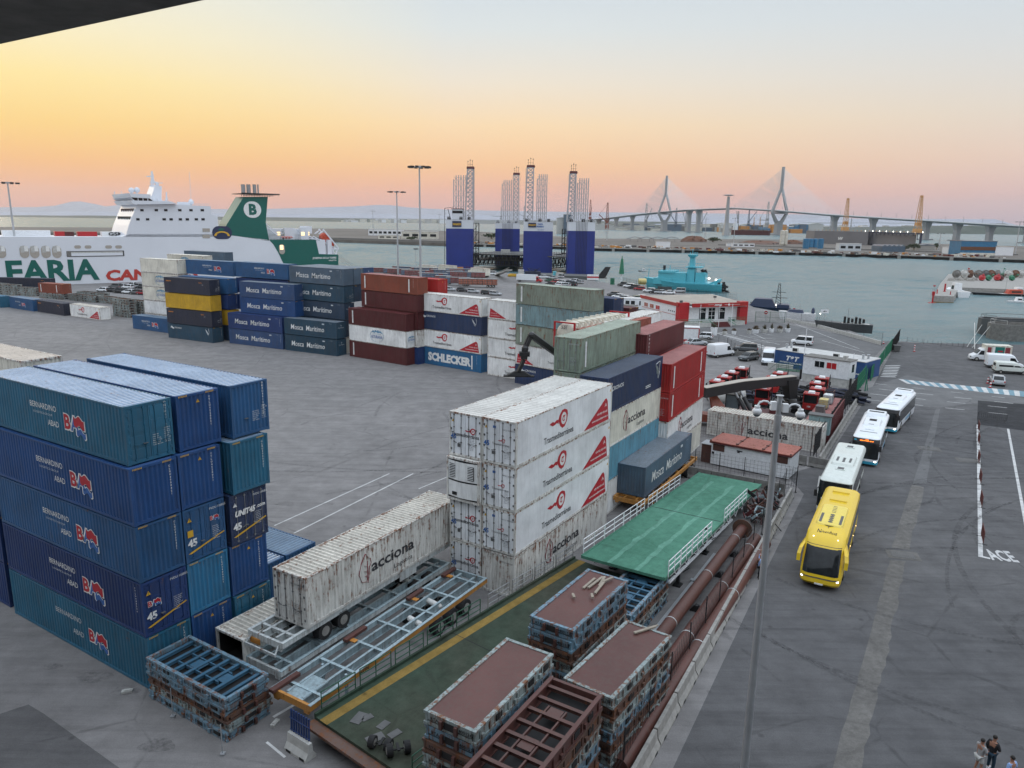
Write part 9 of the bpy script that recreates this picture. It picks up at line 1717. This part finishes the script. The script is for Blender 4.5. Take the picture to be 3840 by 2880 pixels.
# ---------------------------------------------------------------- gas bottle trailers
def cratemat(name,c):
    m,n,b=mk(name); tc=nd(n,'ShaderNodeTexCoord'); br=nd(n,'ShaderNodeTexBrick',{'Color1':rgb(c),'Color2':rgb([v*.6 for v in c]),'Mortar':(.12,.10,.09,1),'Scale':1.,'Mortar Size':.09,'Brick Width':.62,'Row Height':.72},offset=0.)
    mp=nd(n,'ShaderNodeMapping',{0:tc.outputs['Object'],'Rotation':(R(90),0,0)}); n.links.new(mp.outputs[0],br.inputs['Vector']); n.links.new(br.outputs[0],b.inputs['Base Color']); b.inputs['Roughness'].default_value=.6
for nm_,c_ in(('crate_orange',(.50,.10,.03)),('crate_red',(.30,.03,.04)),('crate_blue',(.07,.16,.30))): cratemat(nm_,c_)
GB=[((1945,385),14,'crate_orange',R(-3),'nearest'),((1650,360),9,'crate_red',R(-6),'left of the nearest'),((1430,335),6,'crate_blue',R(-12),'short blue topped'),((1760,270),16,'crate_red',R(-8),'second row right'),((1280,290),12,'crate_blue',R(-8),'second row left'),((1480,235),14,'crate_blue',R(-12),'middle row'),((1020,240),12,'crate_red',R(-8),'far left'),((760,215),12,'crate_red',R(-8),'farthest left behind the grey stack'),((1700,215),14,'crate_red',R(-16),'slanted red'),((1340,175),12,'crate_blue',R(-30),'slanted blue'),((900,180),14,'crate_blue',R(-20),'far blue'),((560,200),12,'crate_red',R(-6),'leftmost'),((1150,200),12,'crate_blue',R(-8),'behind the tall mast')]
for (x,y),L_,c_,rz_,nm_ in GB:
    q=z6(x,y,0); t=thing('bottle_trailer','flat trailer stacked with caged gas bottles, %s one'%nm_,'trailer',q,rz_,'gas bottle trailers'); m=MB(); m.b6(-L_/2,L_/2,-1.2,1.2,.9,1.15); m.o('flatbed','plate_grey',t)
    k=int(L_/1.7)
    for i in range(k):
        m=MB(); x0=-L_/2+i*L_/k; m.b6(x0+.05,x0+L_/k-.08,-1.15,1.15,1.15,3.1); m.b6(x0+.03,x0+L_/k-.06,-1.18,1.18,1.75,1.82,1); m.b6(x0+.03,x0+L_/k-.06,-1.18,1.18,2.4,2.47,1); m.b6(x0+.03,x0+L_/k-.06,-1.18,1.18,3.05,3.12,1); m.o('bottle_cage',[c_ if (i*7)%5 else ('crate_red' if c_=='crate_blue' else 'crate_blue' if c_=='crate_red' else c_),'steel'],t)
    for xx in(L_*.25,L_*.33,L_*.41): wheel('wheel',xx,-.95,.45,.45,.3,t); wheel('wheel',xx,.95,.45,.45,.3,t)
for i,(x,y) in enumerate(((1200,190),(1500,190),(1980,240))): q=z6(x,y); m=MB(); m.b6(-4.5,4.5,-1.25,1.25,1.0,3.9); m.b6(-4.6,4.6,-1.3,1.3,3.9,4.0,1); m.b6(4.5,6.2,-1.1,1.1,.6,2.9); m.b6(-4,6,-.9,.9,.3,1.0,2); tag(m.o('box_trailer',['cream_c','roof_cream','black'],loc=q,rz=R(140)),'white box trailer among the gas bottle trailers, %s'%['left one','middle one','right one'][i],'trailer','white box trailers')
# ---------------------------------------------------------------- piled flat racks at the far left, tank container
random.seed(19)
for i,(x,y,n,L_,rz_) in enumerate(((1760,842,7,6.06,-33),(2010,830,6,9,-30),(1640,640,3,12,-33),(1200,600,3,12,-28),(1330,560,3,12,-30),(750,560,3,10,-25),(330,515,4,10,-22),(60,500,5,9,-20),(-120,480,5,9,-20))):
    q=z4(x,y,0 if i<2 else 0.); 
    for k in range(n): flat_rack('weathered flat rack in the far left pile %s, layer %s'%(['by the white container','beside the cream stack','behind its top','in the middle','next to the middle','under the red container','left of the red container','near the ferry mast foot','at the picture edge'][i],['one','two','three','four','five','six','seven'][k]),q.x,q.y+(3 if i<2 else 2),k*.62,R(rz_)+random.uniform(-.04,.04),'deck' if k<n-1 else 'open',L=L_,h=.6,cols=('flat_pale','rust_flat'),group='piled flat racks at the far left')
p=d4d(1712,690,73); t=thing('tank_container','white tank container with red frame and numbered end plate on the stack','tank container',(6.2,72.9,11.0),R(55),'containers stacked behind the centre block')
m=MB(); m.tube((.4,1.22,1.35),(11.6,1.22,1.35),1.15,24); m.sphere((.4,1.22,1.35),1.14,18,0,(.3,1,1)); m.o('tank_shell','tank_cream',t,smooth=True)
for i in range(9): m=MB(); x_=1.+i*1.25; m.b6(x_-.12,x_+.12,.1,2.34,2.36,2.52); m.b6(x_-.12,x_+.12,-.02,.2,1.6,2.4); m.o('tank_rib','tank_cream',t)
m=MB(); 
for x_ in(0,12): 
    for y_ in(.06,2.38): m.box((x_,y_,1.3),(.16,.16,2.6))
    m.bar((x_,0,.1),(x_,2.44,.1),.16); m.bar((x_,0,2.55),(x_,2.44,2.55),.14)
m.bar((0,.06,.1),(12,.06,.1),.16); m.bar((0,2.38,.1),(12,2.38,.1),.16); m.o('frame','red_paint',t)
m=MB(); m.text('3.01',.4,T3(-.0,1.6,1.9)@FE0,0,bold=.02); m.text('TCU 4301',.22,T3(-.0,1.8,2.2)@FE0,0); m.o('lettering','logo_dark',t)
# ---------------------------------------------------------------- small birds are left out; people follow
def person(label,loc,rz,shirt,legs,hairc,J,short=False,shoes='white_paint',h=1.0,sleeves=True):
    """one skinned body; clothes and hair are its children. J overrides joints; person faces +Y"""
    t=thing('person',label,'person',loc,rz)
    P=dict(pel=(0,0,.93),sp=(0,.0,1.12),ch=(0,.0,1.32),nk=(0,.0,1.47),hd0=(0,.015,1.55),hd1=(0,.03,1.64),hd2=(0,.02,1.73))
    for s,n in((-1,'l'),(1,'r')): P.update({'sh'+n:(.18*s,0,1.40),'el'+n:(.26*s,-.02,1.12),'wr'+n:(.27*s,.10,.90),'pm'+n:(.27*s,.14,.83),'hp'+n:(.09*s,0,.88),'kn'+n:(.11*s,.03,.48),'an'+n:(.12*s,-.01,.09),'to'+n:(.14*s,.15,.035)})
    P.update(J)
    def skin(name,V,E,rad,mat,par,sub=2,root=0):
        me=bpy.data.meshes.new('sk'); me.from_pydata([tuple(v) for v in V],E,[]); o=bpy.data.objects.new('sk',me); COL.objects.link(o); sm=o.modifiers.new('s','SKIN'); sm.use_smooth_shade=True; o.modifiers.new('u','SUBSURF').levels=sub; o.modifiers['u'].render_levels=sub
        for i,r_ in enumerate(rad): me.skin_vertices[0].data[i].radius=(r_ if isinstance(r_,tuple) else (r_,r_))
        me.skin_vertices[0].data[root].use_root=True; dg=bpy.context.evaluated_depsgraph_get(); m2=bpy.data.meshes.new_from_object(o.evaluated_get(dg)); bpy.data.objects.remove(o); m2.materials.clear(); m2.materials.append(MAT[mat]); m2.name=name; q=bpy.data.objects.new(name,m2); COL.objects.link(q); q.parent=par; return q
    V=[];rd=[];ix={};E=[]
    def v(k,p,r_): ix[k]=len(V); V.append(Vector(p)*h); rd.append(tuple(a*h for a in r_) if isinstance(r_,tuple) else r_*h)
    for k,r_ in(('pel',(.15,.11)),('sp',(.13,.10)),('ch',(.155,.11)),('nk',.055),('hd0',.062),('hd1',.088),('hd2',.055)): v(k,P[k],r_)
    E+=[(0,1),(1,2),(2,3),(3,4),(4,5),(5,6)]
    for n in'lr':
        for k,r_ in(('sh',.062),('el',.042),('wr',.028),('pm',(.038,.02)),('hp',.085),('kn',.056),('an',.038),('to',.03)): v(k+n,P[k+n],r_)
        E+=[(2,ix['sh'+n]),(ix['sh'+n],ix['el'+n]),(ix['el'+n],ix['wr'+n]),(ix['wr'+n],ix['pm'+n]),(0,ix['hp'+n]),(ix['hp'+n],ix['kn'+n]),(ix['kn'+n],ix['an'+n]),(ix['an'+n],ix['to'+n])]
        pm=Vector(P['pm'+n]); d=(pm-Vector(P['wr'+n])).normalized(); sd=d.cross(Vector((0,0,1))); sd=sd.normalized() if sd.length>.2 else Vector((0,1,0)); dn=d.cross(sd)
        for f,(o_,l_) in enumerate(((-.026,.065),(-.009,.075),(.009,.070),(.026,.055))):
            a=pm+d*.03+sd*o_; b=a+d*l_*.55+dn*.008; c_=a+d*l_+dn*.025; v('f%d'%f+n,a,.010); v('g%d'%f+n,b,.009); v('h%d'%f+n,c_,.007); E+=[(ix['pm'+n],ix['f%d'%f+n]),(ix['f%d'%f+n],ix['g%d'%f+n]),(ix['g%d'%f+n],ix['h%d'%f+n])]
        a=pm-sd*.035; b=a+d*.03-sd*.018; v('t0'+n,a,.011); v('t1'+n,b,.009); E+=[(ix['pm'+n],ix['t0'+n]),(ix['t0'+n],ix['t1'+n])]
    body=skin('body',V,E,rd,'skin',t)
    g=lambda k:Vector(P[k])*h
    def cl(name,keys,edges,rads,mat,root=0): return skin(name,[g(k) if isinstance(k,str) else Vector(k)*h for k in keys],edges,[tuple(a*h for a in r_) if isinstance(r_,tuple) else r_*h for r_ in rads],mat,t,2,root)
    mid=lambda a,b,f: tuple(Vector(P[a]).lerp(Vector(P[b]),f))
    sl=[mid('shl','ell',.85),mid('shr','elr',.85)] if sleeves is True else [P['wrl'],P['wrr']]
    ks=['pel','sp','ch',mid('ch','nk',.6),'shl',mid('shl','ell',.85),'shr',mid('shr','elr',.85)]; ed=[(0,1),(1,2),(2,3),(2,4),(4,5),(2,6),(6,7)]; rs=[(.175,.13),(.155,.12),(.18,.13),.075,.082,.075,.082,.075]
    if sleeves!=True: ks+=['wrl','wrr']; ed+=[(5,8),(7,9)]; rs+=[.045,.045]
    cl('shirt',ks,ed,rs,shirt,1)
    end=('kn',.25) if short else ('an',.0)
    ks=['pel','hpl',mid('hpl','knl',.8) if short else 'knl','hpr',mid('hpr','knr',.8) if short else 'knr']; ed=[(0,1),(1,2),(0,3),(3,4)]; rs=[(.165,.12),.105,.10 if short else .072,.105,.10 if short else .072]
    if not short: ks+=[mid('knl','anl',.92),mid('knr','anr',.92)]; ed+=[(2,5),(4,6)]; rs+=[.058,.058]
    cl('shorts' if short else 'trousers',ks,ed,rs,legs)
    for n in'lr': m=MB(); a=g('an'+n); b=g('to'+n); d=(b-a); d.z=0; d.normalize(); pr=Vector((-d.y,d.x,0))*.045; m.loft([[tuple(a-d*.06-pr+Vector((0,0,-a.z))),tuple(a-d*.06+pr+Vector((0,0,-a.z))),tuple(b+d*.05+pr*.9+Vector((0,0,-b.z))),tuple(b+d*.05-pr*.9+Vector((0,0,-b.z)))],[tuple(a-d*.05-pr*.8+Vector((0,0,.03))),tuple(a-d*.05+pr*.8+Vector((0,0,.03))),tuple(b+d*.02+pr*.7+Vector((0,0,.025))),tuple(b+d*.02-pr*.7+Vector((0,0,.025)))]]); m.o('shoe',shoes,t,smooth=True,recalc=True)
    hd=g('hd1'); m=MB(); m.sphere((hd.x,hd.y-.018*h,hd.z+.035*h),.098*h,12,0,(.9,1.02,.92)); hr=m.o('hair',hairc,t,smooth=True)
    fw=Vector((0,1,0)) if 'face' not in J else Vector(J['face']); sdv=Vector((fw.y,-fw.x,0)); hc=hd+Vector((0,0,-.01))
    m=MB(); m.bar(hc+fw*.08*h,hc+fw*.112*h+Vector((0,0,-.02)),.022*h); m.o('nose','skin',t)
    for s in(-1,1): m=MB(); m.sphere(tuple(hc+fw*.085*h+sdv*.034*s*h+Vector((0,0,.018))),.011*h,6); m.o('eye','black',t); m=MB(); m.sphere(tuple(hc+sdv*.092*s*h),.024*h,6,0,(.6,.9,1.2)); m.o('ear','skin',t)
    m=MB(); m.box(tuple(hc+fw*.088*h+Vector((0,0,-.045*h))),(.04*h,.012,.008)); m.o('mouth','maroon2',t)
    if 'face' in J: hr.location=(-fw.x*.02,(1-fw.y)*.018,0)
    return t
flat('skin_dk',(.30,.15,.09),.6)
pt=lambda x,y,z: N(3560+x*280/1659.,2600+y*280/1659.,z)
# heads seen at these points give the standing places (head height 1.68 m)
q=pt(745,1040,1.68); person('person in a grey shirt and white shorts with clasped hands',(q.x,q.y,0),R(-75),'shirt_grey','shorts','hair',{'ell':(-.24,.06,1.14),'wrl':(-.06,.26,1.10),'pml':(.0,.31,1.10),'elr':(.24,.06,1.12),'wrr':(.06,.25,1.06),'pmr':(.0,.32,1.05),'knl':(-.12,.06,.48),'anl':(-.14,-.05,.09)},short=True)
q=pt(1020,965,1.74); person('person in a black sweater and dark jeans standing by the grey shirt',(q.x,q.y,0),R(-68),'shirt_black','jeans','hair',{'elr':(.26,.04,1.14),'wrr':(.12,.22,1.05),'pmr':(.08,.27,1.06),'knl':(-.13,.10,.48),'anl':(-.16,.12,.09),'tol':(-.18,.28,.035)},h=1.03,sleeves=False)
q=pt(1425,1420,1.70); person('person in a light blue shirt at the bottom right edge, back turned',(q.x,q.y,0),R(20),'shirt_blue','trousers','hair',{},shoes='black')
pt=lambda x,y,z: N(2700+x*240/1659.,1980+y*240/1659.,z)
q=pt(985,1310,0); person('person in a pale blue shirt and black trousers left of the pole',(q.x+.05,q.y,0),R(-100),'shirt_blue','trousers','skin_dk',{'ell':(-.24,.05,1.13),'wrl':(-.02,.2,1.08),'pml':(.05,.22,1.09)},shoes='black',h=1.0)
q=q+Vector((.35,.75,0)); person('person in pale blue shirt half hidden behind the other by the pole',(q.x,q.y,0),R(-130),'shirt_blue','trousers','skin_dk',{},shoes='black',h=1.02)
# ---------------------------------------------------------------- evening haze: one even box of air round everything
m=MB(); m.b6(-25500,25500,-500,25500,-30,900); hz_=m.o('haze','dark'); hz_['kind']='stuff'
hm=bpy.data.materials.new('haze_air'); hm.use_nodes=True; n=hm.node_tree; n.nodes.clear(); ou=n.nodes.new('ShaderNodeOutputMaterial'); vo=n.nodes.new('ShaderNodeVolumePrincipled'); vo.inputs['Density'].default_value=.000028; vo.inputs['Color'].default_value=(.93,.93,.96,1); vo.inputs['Anisotropy'].default_value=.55; n.links.new(vo.outputs[0],ou.inputs['Volume']); hz_.data.materials.clear(); hz_.data.materials.append(hm)
